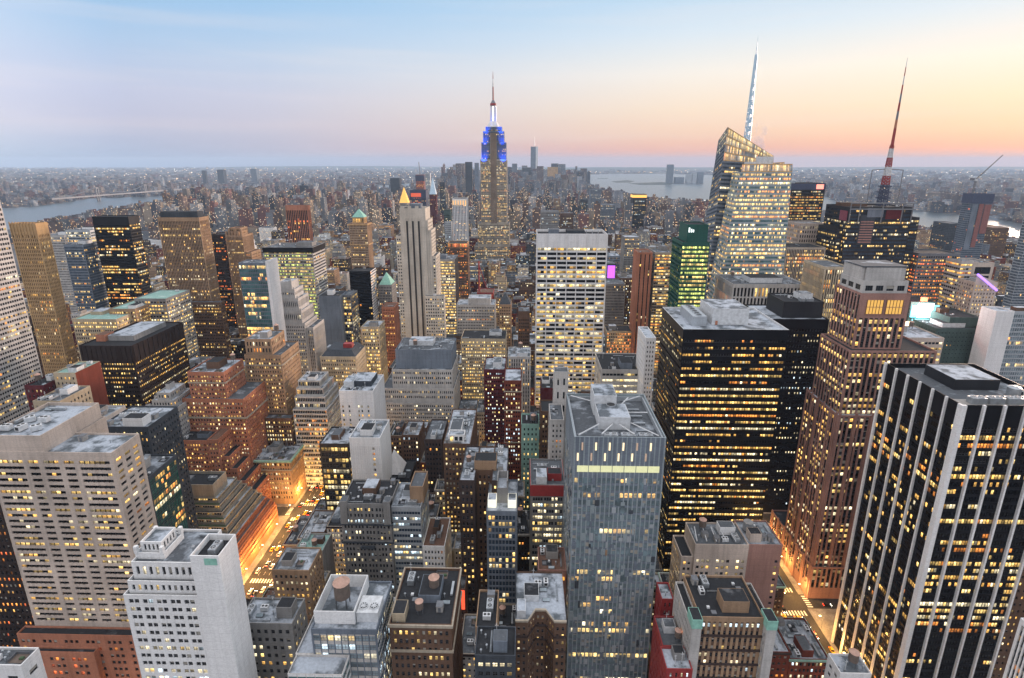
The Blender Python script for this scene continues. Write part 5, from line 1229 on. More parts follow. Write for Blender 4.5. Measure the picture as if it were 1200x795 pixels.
for sx in (-2, 2):
    q.cyl(a + sx * .95, bb - 1.2, c + 4.2, c + 4.7, 1.6, 1.6, 'acwhite', 16); q.cyl(a + sx * .95, bb - 1.2, c + 4.7, c + 4.72, 1.4, 1.4, 'blackmetal', 16)
    for k in range(4): an = k * pi / 4; q.bar((a + sx * .95 - 1.3 * cos(an), bb - 1.2 - 1.3 * sin(an), c + 4.76), (a + sx * .95 + 1.3 * cos(an), bb - 1.2 + 1.3 * sin(an), c + 4.76), .16, 'acwhite')
q.build('cooling_tower', b.root)
b = hb('stone_building', 'grey stone block with round arched windows low beside the white stepped tower', 'building', 'the grey arched block', 172, 278, 342, 730, 13, st('greystone', bw=3.0, ww=.5, wh=.5, fh=4, lit=.18, hue='yellow'), 'roofsnow', 7, 795, faces='FR')
b = hb('brick_building', 'brown brick block with a stone cornice and a round tank on its tar roof', 'brick building', 'the brown brick cornice block', 158, 456, 529, 731, 28, st('brown', bw=2.2, ww=.5, wh=.55, fh=3.7, lit=.2, hue='yellow'), 'roofdark', 5, 795)
x0, x1, Y0, Y1, z = b.b; b.band(x0, x1, Y0, Y1, z - 12.5, .9, .5, 'limestone'); b.band(x0, x1, Y0, Y1, z - 1.2, 1.1, .6, 'limestone'); b.put('water_tank', x0 + 14, 174, z - .9, 1.0)
b.boxpart('penthouse', x0 + .8, x0 + 5.5, 159.5, 166, z - .9, z + 3, 'cream', 'roofdark')
b = hb('brick_building', 'tan brick block with a dark roof and blank front beside the narrow alley', 'brick building', 'the tan blank fronted block', 160, 557, 582, 735, 18, st('tan', bw=3.4, ww=.22, wh=.3, fh=5, lit=.0), 'roofdark', 1, 795)
hb('low_building', 'low dark building with a lit shop window at the bottom beside the alley', 'low building', 'the low dark shop building', 145, 556, 604, 768, 12, st('slate', bw=2.6, ww=.7, wh=.5, lit=.3, hue='pale'), 'roofdark', 4, 795)
b = Bld('brick_building', 'mauve brown brick apartment house with a deep curved light court and pale cornices', 'apartment house', (15, 175, 0), None, 'the curved court apartment house', vb=795)
SU = st('brown', bw=2.1, ww=.45, wh=.5, fh=3.4, lit=.25, hue='yellow', litmode='rand')
x0, x1, z = fr(170, 604, 664, 727)
wv = (x1 - x0) * .24
xs = [x0, x0 + wv * .98] + [x0 + wv + (x1 - x0 - 2 * wv) * f for f in (.0, .3, .7, 1.0)] + [x1 - wv * .98, x1]
ys = [170, 170, 170, 175.5, 175.5, 170, 170, 170]
pf = list(zip(xs, ys))
for (a, bb), (c, d) in zip(pf[:-1], pf[1:]):
    facade(b, [b.P(a, bb, 0), b.P(c, d, 0), b.P(c, d, z), b.P(a, bb, z)], dict(SU, edge=.25), b.rng)
    for dz, h_, mt, o_ in ((8, .8, 'darkbrick', .5), (15, .6, 'darkbrick', .35), (.6, .8, 'limestone', .45)):
        q = Quads(); q.add([[b.P(a, bb - o_, z - dz), b.P(c, d - o_, z - dz), b.P(c, d - o_, z - dz + h_), b.P(a, bb - o_, z - dz + h_)], [b.P(a, bb - o_, z - dz + h_), b.P(c, d - o_, z - dz + h_), b.P(c, d + .3, z - dz + h_), b.P(a, bb + .3, z - dz + h_)]], mt); q.build('cornice', b.root)
    b.W.add([[b.P(a, bb + .4, z), b.P(c, d + .4, z), b.P(c, d + .4, z - 1), b.P(a, bb + .4, z - 1)]], 'brown')
    b.R.add([[b.P(a, bb, z - 1), b.P(c, d, z - 1), b.P(c, 196, z - 1), b.P(a, 196, z - 1)]], 'roofsnow')
facade(b, [b.P(x1, 170, 0), b.P(x1, 196, 0), b.P(x1, 196, z), b.P(x1, 170, z)], SU, b.rng); facade(b, [b.P(x0, 196, 0), b.P(x0, 170, 0), b.P(x0, 170, z), b.P(x0, 196, z)], SU, b.rng)
b.W.add([[b.P(x1, 196, 0), b.P(x0, 196, 0), b.P(x0, 196, z), b.P(x1, 196, z)]], 'brown')
b.foot.append((x0, x1, 170, 196)); b.top = z
b.clutter(x0 + 1, x1 - 1, 179, 195.5, z - 1, 5, False); b.boxpart('penthouse', x0 + .6, x0 + 4, 172, 178, z - 1, z + 2.6, 'acwhite', 'roofsnow')
SRD = st('redpaint', bw=2.4, ww=.35, wh=.55, fh=4, lit=.25, base=2, top=1, hue='pale')
b = hb('red_building', 'dark red painted house with pale roofs stepping down beside the blue chequered tower', 'house', 'the dark red house', 165, 781, 812, 784, 10, SRD, 'roofsnow', 2, 795)
x0, x1, z = fr(178, 775, 806, 752); b.tier(x0, x1, 176, 191, 0, z, SRD, 'roofgrey', clutter=2)
x0, x1, z = fr(196, 762, 790, 702); b.tier(x0 + 5, x1, 196, 206, 0, z, SRD, 'roofsnow', clutter=2)
b = hb('stone_building', 'brown stone apartment house with mint green copper corner turrets and a stepped light court', 'apartment house', 'the green turreted house', 172, 820, 896, 723, 22, st('tan', bw=2.1, ww=.5, wh=.55, fh=3.5, lit=.3, hue='pale', sp='brown', sd=.1), 'roofdark', 2, 795, faces='FL')
x0, x1, Y0, Y1, z = b.b
for xx in (x0 - 3.6, x1 + .02):
    b.tier(xx, xx + 3.6, Y0 - 3, Y1 - 1, 0, z - 2.6, st('palestone', bw=1.6, ww=.45, wh=.55, lit=.15), 'roofdark', faces='FL'); b.boxpart('turret_cap', xx - .2, xx + 3.8, Y0 - 3.2, Y0 + 3, z - 2.58, z + 1.6, 'copper', 'roofdark')
for k, dz in enumerate((9, 16, 23, 30)): b.band(x0 + .02, x1 - .02, Y0, Y1, z - dz, .7, .6, 'darkbrick')
b = hb('office_building', 'pinkish white block with a blank upper wall, steel roof frame and round roof tank', 'office building', 'the pinkish white block', 228, 815, 878, 638, 17, st('palepink', bw=2.4, ww=.62, wh=.5, fh=3.5, lit=.4, hue='yellow', cols='1110111011100000', top=8), 'roofgrey', 3, 700, faces='FL')
x0, x1, Y0, Y1, z = b.b
b.tier(x1 + .02, x1 + 17, Y0 + 1, Y1 + 3, 0, z - .5, st('pinkgranite', bw=2.4, ww=.6, wh=.45, fh=3.5, lit=.4, hue='yellow', top=8, cols='0000011'), 'roofsnow', faces='F', clutter=3)
b.tier(x0 - 6, x0 - .02, Y0 + 1, Y1, 0, z - 8, st('palepink', bw=2.2, ww=.6, wh=.5, fh=3.5, lit=.5, hue='yellow'), 'roofdark', faces='FL')
for k in range(5):
    q = Quads(); q.bar(b.P(x0 + 1 + k * 4.8, Y0 + 1, z + 1), b.P(x0 + 3 + k * 4.2, Y0 + 12, z + 1), .18, 'acwhite'); q.build('roof_frame', b.root)
q = Quads(); a, bb, _ = b.P(x1 + 4, Y0 + 12, 0); q.cyl(a, bb, z, z + 4.5, 2.4, 2.4, 'metal', 14); q.build('drum_tank', b.root)
b = Bld('office_tower', 'dark rust brown tower with small square windows behind the black tower with white piers', 'office tower', (240, 206, 0), None, 'the rust brown tower', vb=795)
b.tier(216.5, 262, 206, 240, 0, 118, st('brown', bw=2.6, ww=.4, wh=.4, lit=.3, hue='yellow', edge=1.2), 'roofdark', faces='FL')
xq = at(1196, 724, 160); b = Bld('office_tower', 'dark tower with thin white ribs at the bottom corner of the view', 'office tower', (xq[0] + 10, 150, 0), None, 'the thin ribbed corner tower', vb=795)
b.tier(xq[0], xq[0] + 30, 150, 160, 0, xq[1], st('marble', bw=1.3, ww=.6, wh=.7, sp='slate', sd=.3, ins=.5, lit=.2), 'roofdark', faces='FL', clutter=1)
hb('low_building', 'low corner building with a pale flat roof at the foot of the white piers', 'low building', 'the low pale roofed corner building', 172, 985, 1022, 789, 9, st('marble', bw=3, ww=.5, lit=.2), 'roofsnow', 2, 795, faces='FL')
# ---- the busy middle
b = hb('office_building', 'grey gothic loft block with arched top windows and a small balcony', 'loft building', 'the grey gothic loft', 262, 398, 457, 590, 24, st('greystone', bw=2.05, ww=.52, wh=.55, fh=3.6, grp=3, gpull=.1, lit=.16, hue='pale', sd=.12, sp='greystone'), 'roofdark', 5, 700)
x0, x1, Y0, Y1, z = b.b
for dz in (14, 26): b.band(x0, x1, Y0, Y1, z - dz, .8, .7, 'slate')
b.boxpart('balcony', (x0 + x1) / 2 - 4, (x0 + x1) / 2 + 4, Y0 - 1.6, Y0 - .02, z - 29, z - 27.8, 'slate', bottom=True)
for xx in (x0, x1 - 4): b.boxpart('corner_tower', xx, xx + 4, Y0 - .5, Y0 + 5, z - 14, z + 1.6, 'greystone', 'roofgrey')
b = hb('glass_office', 'slim pale blue glass office block with ribbon windows next to the grey gothic loft', 'office building', 'the slim pale blue block', 264, 458, 493, 594, 24, st('alu', glass='glassblue', bw=1.6, ww=.95, wh=.5, fh=3.6, lit=.25, hue='cool', litmode='row', edge=.5), 'roofsnow', 3, 700, faces='FR')
x0, x1, Y0, Y1, z = b.b; b.tier(x1 - 7, x1 + .8, Y0 + 5, Y1 - 3, z - .9, z + 10, st('tan', base=400), 'roofgrey', faces='')
b = hb('office_building', 'white stone fronted house with a dark brown flat roof', 'house', 'the white fronted house', 262, 495, 521, 640, 26, st('white', bw=2, ww=.5, wh=.5, lit=.4, hue='warm'), 'roofbrown', 2, 680)
b = hb('theatre_building', 'dark building whose roof carries a steep white pyramid', 'building', 'the white pyramid building', 330, 446, 480, 560, 24, st('charcoal', bw=2.6, ww=.5, lit=.15), 'roofdark', 3, 590)
x0, x1, Y0, Y1, z = b.b; pyramid(b, x0 + 1, x0 + 14, Y0 + 4, Y1 - 4, z - .2, 15, 'marble')
b = hb('office_building', 'slim blue glass block with a glowing white roof terrace and grey lift tower', 'building', 'the white terrace block', 235, 570, 606, 599, 28, st('bluegrey', glass='glassblue', bw=1.7, ww=.8, wh=.7, fh=3.5, lit=.14, hue='yellow'), 'roofsnow', 0, 690)
x0, x1, Y0, Y1, z = b.b; plain('glowwall', (.8, .8, .75), .6, 0, (1, .95, .7), .55)
b.boxpart('lift_tower', x0 + 5, x1 - 5, Y0 + 8, Y0 + 18, z - .9, z + 8, 'greystone', 'roofsnow')
for (p0, p1) in ((x0 + .5, x0 + 4.8), (x1 - 4.8, x1 - .5)): b.boxpart('glazed_pavilion', p0, p1, Y0 + 4, Y0 + 10, z - .9, z + 3.6, 'glowwall', 'roofsnow')
for (p0, p1, q0, q1) in ((x0 + 5, x0 + 5.5, Y0 + 8.2, Y0 + 17.8), (x1 - 5.5, x1 - 5, Y0 + 8.2, Y0 + 17.8), (x0 + 5.6, x1 - 5.6, Y0 + 17.3, Y0 + 17.8)): b.boxpart('screen_wall', p0, p1, q0, q1, z + 8.01, z + 12, 'greystone')
b = hb('brick_building', 'brown brick block in an H plan with snow pale roofs', 'brick building', 'the H plan brick block', 250, 538, 556, 563, 36, st('darkbrick', bw=2.2, ww=.5, wh=.5, lit=.3, hue='yellow'), 'roofsnow', 2, 690)
x0, x1, Y0, Y1, z = b.b; x3 = at(594, 563, 250)[0]; b.tier(x3 - (x1 - x0), x3, Y0, Y1, 0, z, st('darkbrick', bw=2.2, ww=.5, wh=.5, lit=.15, hue='yellow'), 'roofsnow', clutter=2)
b.tier(x1 + .02, x3 - (x1 - x0) - .02, Y0 + 10, Y1, 0, z - .2, st('brown', bw=2.2, ww=.4, lit=.15), 'roofsnow', clutter=1); b.boxpart('penthouse', x1 - 1, x3 - (x1 - x0) + 2, Y0 + 11, Y0 + 20, z - .9, z + 5, 'tan', 'roofdark')
b = hb('loft_building', 'grey loft block under a bright red painted top storey', 'loft building', 'the red topped loft', 252, 622, 662, 568, 26, st('greystone', bw=1.5, ww=.8, wh=.55, fh=3.7, grp=4, gpull=.1, lit=.45, hue='pale', top=7), 'roofgrey', 3, 640)
x0, x1, Y0, Y1, z = b.b; b.band(x0, x1, Y0, Y1, z - 6.8, 6.4, .35, 'redpaint', 'red_storey'); b.boxpart('penthouse', x1 - 9, x1 - 1.5, Y0 + 5, Y0 + 11, z - .9, z + 3.4, 'redpaint', 'roofdark')
b = hb('office_building', 'beige office block with a lit penthouse floor and hundreds of small windows', 'office building', 'the beige many windowed block', 500, 540, 593, 397, 30, st('cream', bw=1.75, ww=.5, wh=.48, fh=3.4, lit=.5, litmode='mix', hue='yellow'), 'roofdark', 4, 470)
b = hb('brick_building', 'dark maroon brick tower with a snow pale roof in front of the beige block', 'brick building', 'the maroon brick tower', 400, 567, 592, 433, 28, st('maroon', bw=1.8, ww=.5, wh=.45, fh=3.3, lit=.25, hue='pale', litmode='rand'), 'roofsnow', 2, 520)
b = hb('brick_building', 'narrow red brick tower with pale stone courses and a glowing window', 'brick building', 'the narrow red brick tower', 360, 591, 611, 446, 24, st('redbrick', bw=1.9, ww=.5, wh=.5, fh=3.4, lit=.3, hue='pale', litmode='rand'), 'roofsnow', 1, 520)
x0, x1, Y0, Y1, z = b.b
for dz in (9, 24, 50): b.band(x0, x1, Y0, Y1, z - dz, .8, .4, 'limestone')
b = hb('office_building', 'pale grey stone block with a domed and pinnacled roof', 'office building', 'the pinnacled grey block', 450, 595, 622, 418, 26, st('palestone', bw=2.2, ww=.4, wh=.6, sp='greystone', sd=.3, ins=.5, lit=.12), 'roofsnow', 3, 470)
b = hb('office_building', 'grey white block with a blank tower wall above small windows', 'office building', 'the blank walled grey block', 640, 535, 580, 357, 28, st('palestone', bw=2, ww=.5, lit=.15), 'roofsnow', 4, 390)
x0, x1, Y0, Y1, z = b.b; b.tier(x0 + 14, x1 - 6, Y0 + 4, Y1 - 3, z - .9, z + 7, st('palestone', base=400), 'roofsnow')
b = hb('construction_block', 'red scaffolded building with a red crane lattice above it', 'building', 'the red scaffolded block', 760, 559, 578, 343, 28, st('redpaint', bw=2, ww=.5, wh=.5, lit=.3, hue='orange'), 'roofbrown', 0, 358)
x0, x1, Y0, Y1, z = b.b; q = Quads(); q.bar(b.P(x0 + 3, Y0 + 5, z), b.P(x0 + 3, Y0 + 5, z + 45), .9, 'redpaint'); q.bar(b.P(x0 + 3, Y0 + 5, z + 40), b.P(x0 + 14, Y0 + 5, z + 4), .5, 'redpaint'); q.build('hoist', b.root)
b = hb('office_building', 'gabled stone building with pointed dormers and lit arched windows', 'building', 'the gabled stone building', 620, 585, 599, 357, 24, st('tan', bw=2.2, ww=.5, lit=.35, hue='yellow'), 'roofgrey', 0, 388)
x0, x1, Y0, Y1, z = b.b; pyramid(b, x0 + .3, x1 - .3, Y0 + .3, Y1 - .3, z - .2, 11, 'slate', 'gable_roof', .1)
hb('office_building', 'cream and brick building with a pale top storey beside the white framed tower', 'building', 'the cream topped brick building', 560, 607, 621, 365, 22, st('brown', bw=2.2, ww=.5, lit=.2, top=8), 'roofgrey', 1, 395)
b = hb('brick_building', 'mauve brick house with an arched gable beside the blue chequered tower', 'brick building', 'the arched gable house', 330, 634, 650, 482, 18, st('brown', bw=1.9, ww=.5, lit=.15, hue='pale'), 'roofdark', 1, 540)
b = hb('office_building', 'thin pale stone tower with a capped turret right behind the blue chequered tower', 'building', 'the thin pale turret tower', 290, 645, 661, 492, 22, st('palestone', bw=2.1, ww=.42, wh=.5, fh=3.4, lit=.08), 'roofgrey', 1, 560, faces='FL')
x0, x1, Y0, Y1, z = b.b; b.tier(x0 + 3, x1 + 4, Y0 + 23, Y0 + 32, 0, at(655, 436, 313)[1], st('palestone', bw=4, ww=.3, fh=9, lit=0), 'roofgrey')
hb('brick_building', 'mint painted house front with small arched windows', 'house', 'the mint painted house', 335, 611, 632, 497, 16, st('mint', bw=2.6, ww=.35, wh=.5, lit=.3, hue='yellow'), 'roofdark', 2, 520)
hb('brick_building', 'maroon blank walled house behind the thin pale turret tower', 'house', 'the maroon blank house', 400, 634, 658, 455, 22, st('maroon', base=400), 'roofdark', 4, 475)
hb('apartment_building', 'brick building with rooftop snow and a white framed roof room', 'apartment house', 'the white roof room building', 305, 519, 551, 520, 50, st('brown', bw=2.2, ww=.5, wh=.5, fh=3.5, lit=.35, hue='yellow'), 'roofsnow', 8, 600)
b = Bld.all[-1]; x0, x1, Y0, Y1, z = b.b; b.tier(x0 + 3, x1 - 4, Y0 + 3, Y0 + 10, z - .9, z + 4.5, st('white', bw=2.6, ww=.7, wh=.7, fh=4, base=.5, top=.6, lit=.2), 'roofsnow')
hb('brick_building', 'dark brick building with a narrow roof between the pyramid and the brick rows', 'brick building', 'the narrow dark brick building', 330, 497, 518, 515, 30, st('darkbrick', bw=2.2, ww=.5, lit=.12), 'roofgrey', 3, 560)
hb('stone_building', 'low tan stone block with a white curved side wall beside the lit avenue', 'building', 'the curved white walled block', 226, 318, 362, 668, 17, st('tan', bw=2.6, ww=.5, wh=.5, lit=.3, hue='yellow'), 'roofsnow', 6, 700, faces='FR')
hb('low_building', 'grey box building with a pale mint roof beside the lit avenue', 'building', 'the mint roofed box', 258, 345, 378, 645, 15, st('concrete', base=400), 'roofmint', 2, 660, faces='')

b = hb('theatre_building', 'small building with a glowing red neon front in the dark cross street', 'building', 'the red neon front', 236, 535, 545, 690, 10, st('brown', bw=2.4, ww=.5, lit=.3, hue='orange'), 'roofdark', 1, 720)
x0, x1, Y0, Y1, z = b.b; plain('neonred', (.4, .05, .03), .5, 0, (1, .10, .04), 1.0); b.boxpart('neon_sign', x0 + .3, x1 - .3, Y0 - .5, Y0 - .05, z - 13, z - 1, 'neonred')
b = hb('theatre_building', 'low building with an orange lit canopy and pinkish roof beside the blue chequered tower', 'building', 'the orange canopy building', 216, 631, 664, 668, 16, st('pinkgranite', bw=2.6, ww=.6, lit=.7, hue='orange'), 'roofbrown', 2, 690, faces='F')
x0, x1, Y0, Y1, z = b.b; plain('canopyorange', (.4, .2, .05), .5, 0, (1, .42, .06), .8); b.boxpart('canopy', x0 + 1, x1 - 1, Y0 - 1.4, Y0 - .05, z - 4.6, z - 3.8, 'canopyorange', bottom=True)
# ------------------------------------------------------------------ far landmark towers
b = hb('skyscraper', 'very tall tapering silver glass tower with a needle, alone at the island tip', 'skyscraper', 'the silver needle tower', 6000, 622, 630.5, 172, 60, st('bluegrey', base=900), 'roofgrey', 0, 210, faces='', parts=False)
x0, x1, Y0, Y1, z = b.b; a, bb, _ = b.P((x0 + x1) / 2, Y0 + 30, 0); q = Quads(); q.cyl(a, bb, z, at(626, 160, 6000)[1], 5, 1, 'metal', 6); q.build('needle', b.root); b.boxpart('painted_glint', x1 - (x1 - x0) * .3, x1 + .5, Y0 - 1.2, Y0 - .2, 150, z, 'marble')  # pale strip paints the bright lit west edge onto the tower
far = [('distant tower with a dark crown left of the blue lit skyscraper', 545, 553, 190, 3200, 'slate'), ('pale blue distant tower beside the skyscraper with blue lights', 556, 561, 191, 3600, 'bluegrey'),
       ('grey twin topped distant tower between skyscraper and silver needle', 600, 606, 192, 4600, 'bluegrey'), ('wide dusky tower in the downtown cluster below the silver needle', 612, 622, 197, 5200, 'slate'),
       ('golden lit square tower in the downtown cluster', 642, 654, 196, 5000, 'golden'), ('brown blocky tower at the end of the downtown cluster', 655, 671, 205, 5000, 'brown'),
       ('slim grey tower closing the downtown cluster by the water', 673, 680, 210, 5000, 'bluegrey'), ('slim dark blue tower rising in the low city behind the white framed tower', 692, 705, 222, 2300, 'bluegrey'),
       ('second dark blue tower just in front of the slim one', 680, 689, 234, 2100, 'slate'), ('dark apartment tower with an orange lit crown before the bay', 742, 758, 228, 1900, 'charcoal'),
       ('tall grey tower on the far shore of the bay', 783, 790, 193, 7000, 'bluegrey'), ('pale tower in the far shore cluster', 805, 811, 204, 7000, 'alu'), ('second pale tower in the far shore cluster', 812, 817, 203, 7000, 'alu'),
       ('squat blue tower in the far shore cluster', 818, 825, 202, 7000, 'bluegrey'), ('low blue block in the far shore cluster beside the tall grey tower', 792, 802, 208, 7000, 'bluegrey'),
       ('brown apartment cluster tower in the hazy low city', 649, 657, 233, 2600, 'tan'), ('grey office slab behind the white framed tower', 634, 655, 248, 1500, 'greystone'), ('brown office slab next to the grey slab', 657, 672, 250, 1550, 'brown'),
       ('bluish office slab beside the dark blue towers', 704, 721, 240, 2000, 'bluegrey'),
       ('slim blue tower far across the river among low roofs', 236, 240, 200, 6500, 'slate'), ('dark paired tower far across the river', 254, 261, 199, 6500, 'slate'), ('squat grey tower far across the river', 293, 300, 198, 6500, 'bluegrey'),
       ('brownish tower beyond the gold pyramid by the channel', 457, 468, 209, 3000, 'slate'), ('blue glass slab between red netting and white spire', 498, 504, 203, 2300, 'glassy'),
       ('dark tower with golden lamps near the white crowned tower', 515, 521, 214, 2200, 'slate'), ('teal topped tower beside the white crowned tower', 520, 528, 246, 1400, 'greengrey'), ('pale slab in front of the teal topped tower', 521, 529, 260, 1300, 'alu')]
for (lb, xl, xr, yt, Y, mat) in far:
    if mat == 'glassy': mat = 'alu'
    hue = 'warm'; top = 12 if 'crown' in lb else 3
    b = hb('distant_tower', lb, 'tower', None, Y, xl, xr, yt, (at(xr, yt, Y)[0] - at(xl, yt, Y)[0]) * .9, st(mat, bw=3.2, ww=.5, wh=.5, fh=4.5, lit=.12, hue='pale', top=top) if Y < 3000 else st(mat, base=900), 'roofgrey', 0, yt + 18, faces='F', parts=False)
    if 'orange lit crown' in lb: x0, x1, Y0, Y1, z = b.b; b.band(x0, x1, Y0, Y1, z - 11, 9, .5, 'amberstrip', 'lit_crown')
# white crowned tower, red netted tower, gold pyramid, white spire
b = hb('office_tower', 'white ribbed tower with a crown of upright lamps', 'office tower', 'the white crowned tower', 1250, 530, 546.5, 233, 40, st('marble', bw=3.4, ww=.45, wh=.55, sp='bluegrey', sd=.3, lit=.1, top=14), 'roofdark', 0, 286, parts=False)
x0, x1, Y0, Y1, z = b.b
for k in range(6): b.boxpart('crown_lamp', x0 + 1 + k * (x1 - x0 - 3.4) / 5, x0 + 2.4 + k * (x1 - x0 - 3.4) / 5, Y0 - .7, Y0 - .02, z - 14, z - 4, 'amberstrip')
b = hb('construction_tower', 'unfinished tower with red netting under a dark blue top', 'tower', 'the red netted tower', 2000, 487, 496.5, 205, 28, st('rednet', bw=3, ww=.4, fh=4, lit=.3, hue='orange', top=20), 'roofdark', 0, 222, parts=False)
x0, x1, Y0, Y1, z = b.b; b.band(x0, x1, Y0, Y1, z - 22, 20, 1, 'bluenet', 'safety_netting'); q = Quads(); q.bar(b.P((x0 + x1) / 2, Y0 + 9, z), b.P((x0 + x1) / 2 - 3, Y0 + 9, z + 44), .8, 'steel'); q.build('mast', b.root)
b = hb('office_building', 'broad dark building with a glowing red roof lettering band', 'office building', 'the red band building', 1500, 480, 499, 223, 40, st('bluenet', bw=3, ww=.5, lit=.2, hue='orange', top=20), 'roofdark', 0, 240, parts=False)
x0, x1, Y0, Y1, z = b.b; plain('redband', (.3, .03, .02), .5, 0, (1, .16, .06), .45); b.boxpart('lit_band', x0 + 3, x1 - 14, Y0 - .5, Y0 - .02, z - 18, z - 8, 'redband')
b = hb('office_building', 'stone tower topped by a shining gold pyramid', 'tower', 'the gold pyramid tower', 1900, 467.5, 478.5, 238, 32, st('greystone', bw=3, ww=.4, lit=.15), 'roofgrey', 0, 243, parts=False)
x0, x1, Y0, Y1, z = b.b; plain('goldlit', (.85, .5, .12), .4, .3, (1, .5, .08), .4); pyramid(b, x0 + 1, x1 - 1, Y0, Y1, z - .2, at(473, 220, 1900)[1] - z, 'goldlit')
b = hb('office_building', 'slender stone tower with a white lit pointed spire', 'tower', 'the white spired tower', 1900, 503, 511, 228, 24, st('maroon', bw=3, ww=.4, lit=.1), 'roofgrey', 0, 285, parts=False)
x0, x1, Y0, Y1, z = b.b; pyramid(b, x0 + .5, x1 - .5, Y0, Y1, z - .2, at(506, 208, 1900)[1] - z, 'spirewhite', 'spire')
# suspension bridge far over the river
br = tag(link('suspension_bridge', None, None, (0, 0, 0)), 'long grey suspension bridge crossing the far river', 'bridge')
tw = [(gnd(116, 236), 95), (gnd(172, 231.0), 95)]
(p0, h0), (p1, h1) = tw
dx, dy = p1[0] - p0[0], p1[1] - p0[1]
for (px_, py_), h in tw:
    q = Quads()
    for s in (-9, 9): q.box(px_ - 4, px_ + 4, py_ + s - 3, py_ + s + 3, 0, h, 'steel')
    q.box(px_ - 4, px_ + 4, py_ - 5.9, py_ + 5.9, h - 10, h - 3, 'steel'); q.build('tower', br)
q = Quads(); e0 = (p0[0] - dx * .8, p0[1] - dy * .8); e1 = (p1[0] + dx * .9, p1[1] + dy * .9)
u = np.array((dx, dy)) / math.hypot(dx, dy); v = np.array((-u[1], u[0])) * 11
q.add([[(*(np.array(e0) - v), 42), (*(np.array(e1) - v), 42), (*(np.array(e1) + v), 42), (*(np.array(e0) + v), 42)], [(*(np.array(e0) - v), 34), (*(np.array(e1) - v), 34), (*(np.array(e1) - v), 42), (*(np.array(e0) - v), 42)]], 'steel'); q.build('deck', br)
q = Quads()
for (A_, B_, za, zb_, sag) in ((p0, p1, h0, h1, 45), (e0, p0, 42, h0, 14), (p1, e1, h1, 42, 14)):
    for i in range(10):
        t0, t1 = i / 10, (i + 1) / 10; f = lambda t_: (A_[0] + (B_[0] - A_[0]) * t_, A_[1] + (B_[1] - A_[1]) * t_, za + (zb_ - za) * t_ - sag * 4 * t_ * (1 - t_))
        q.bar(f(t0), f(t1), 2.0, 'steel')
q.build('cable', br)
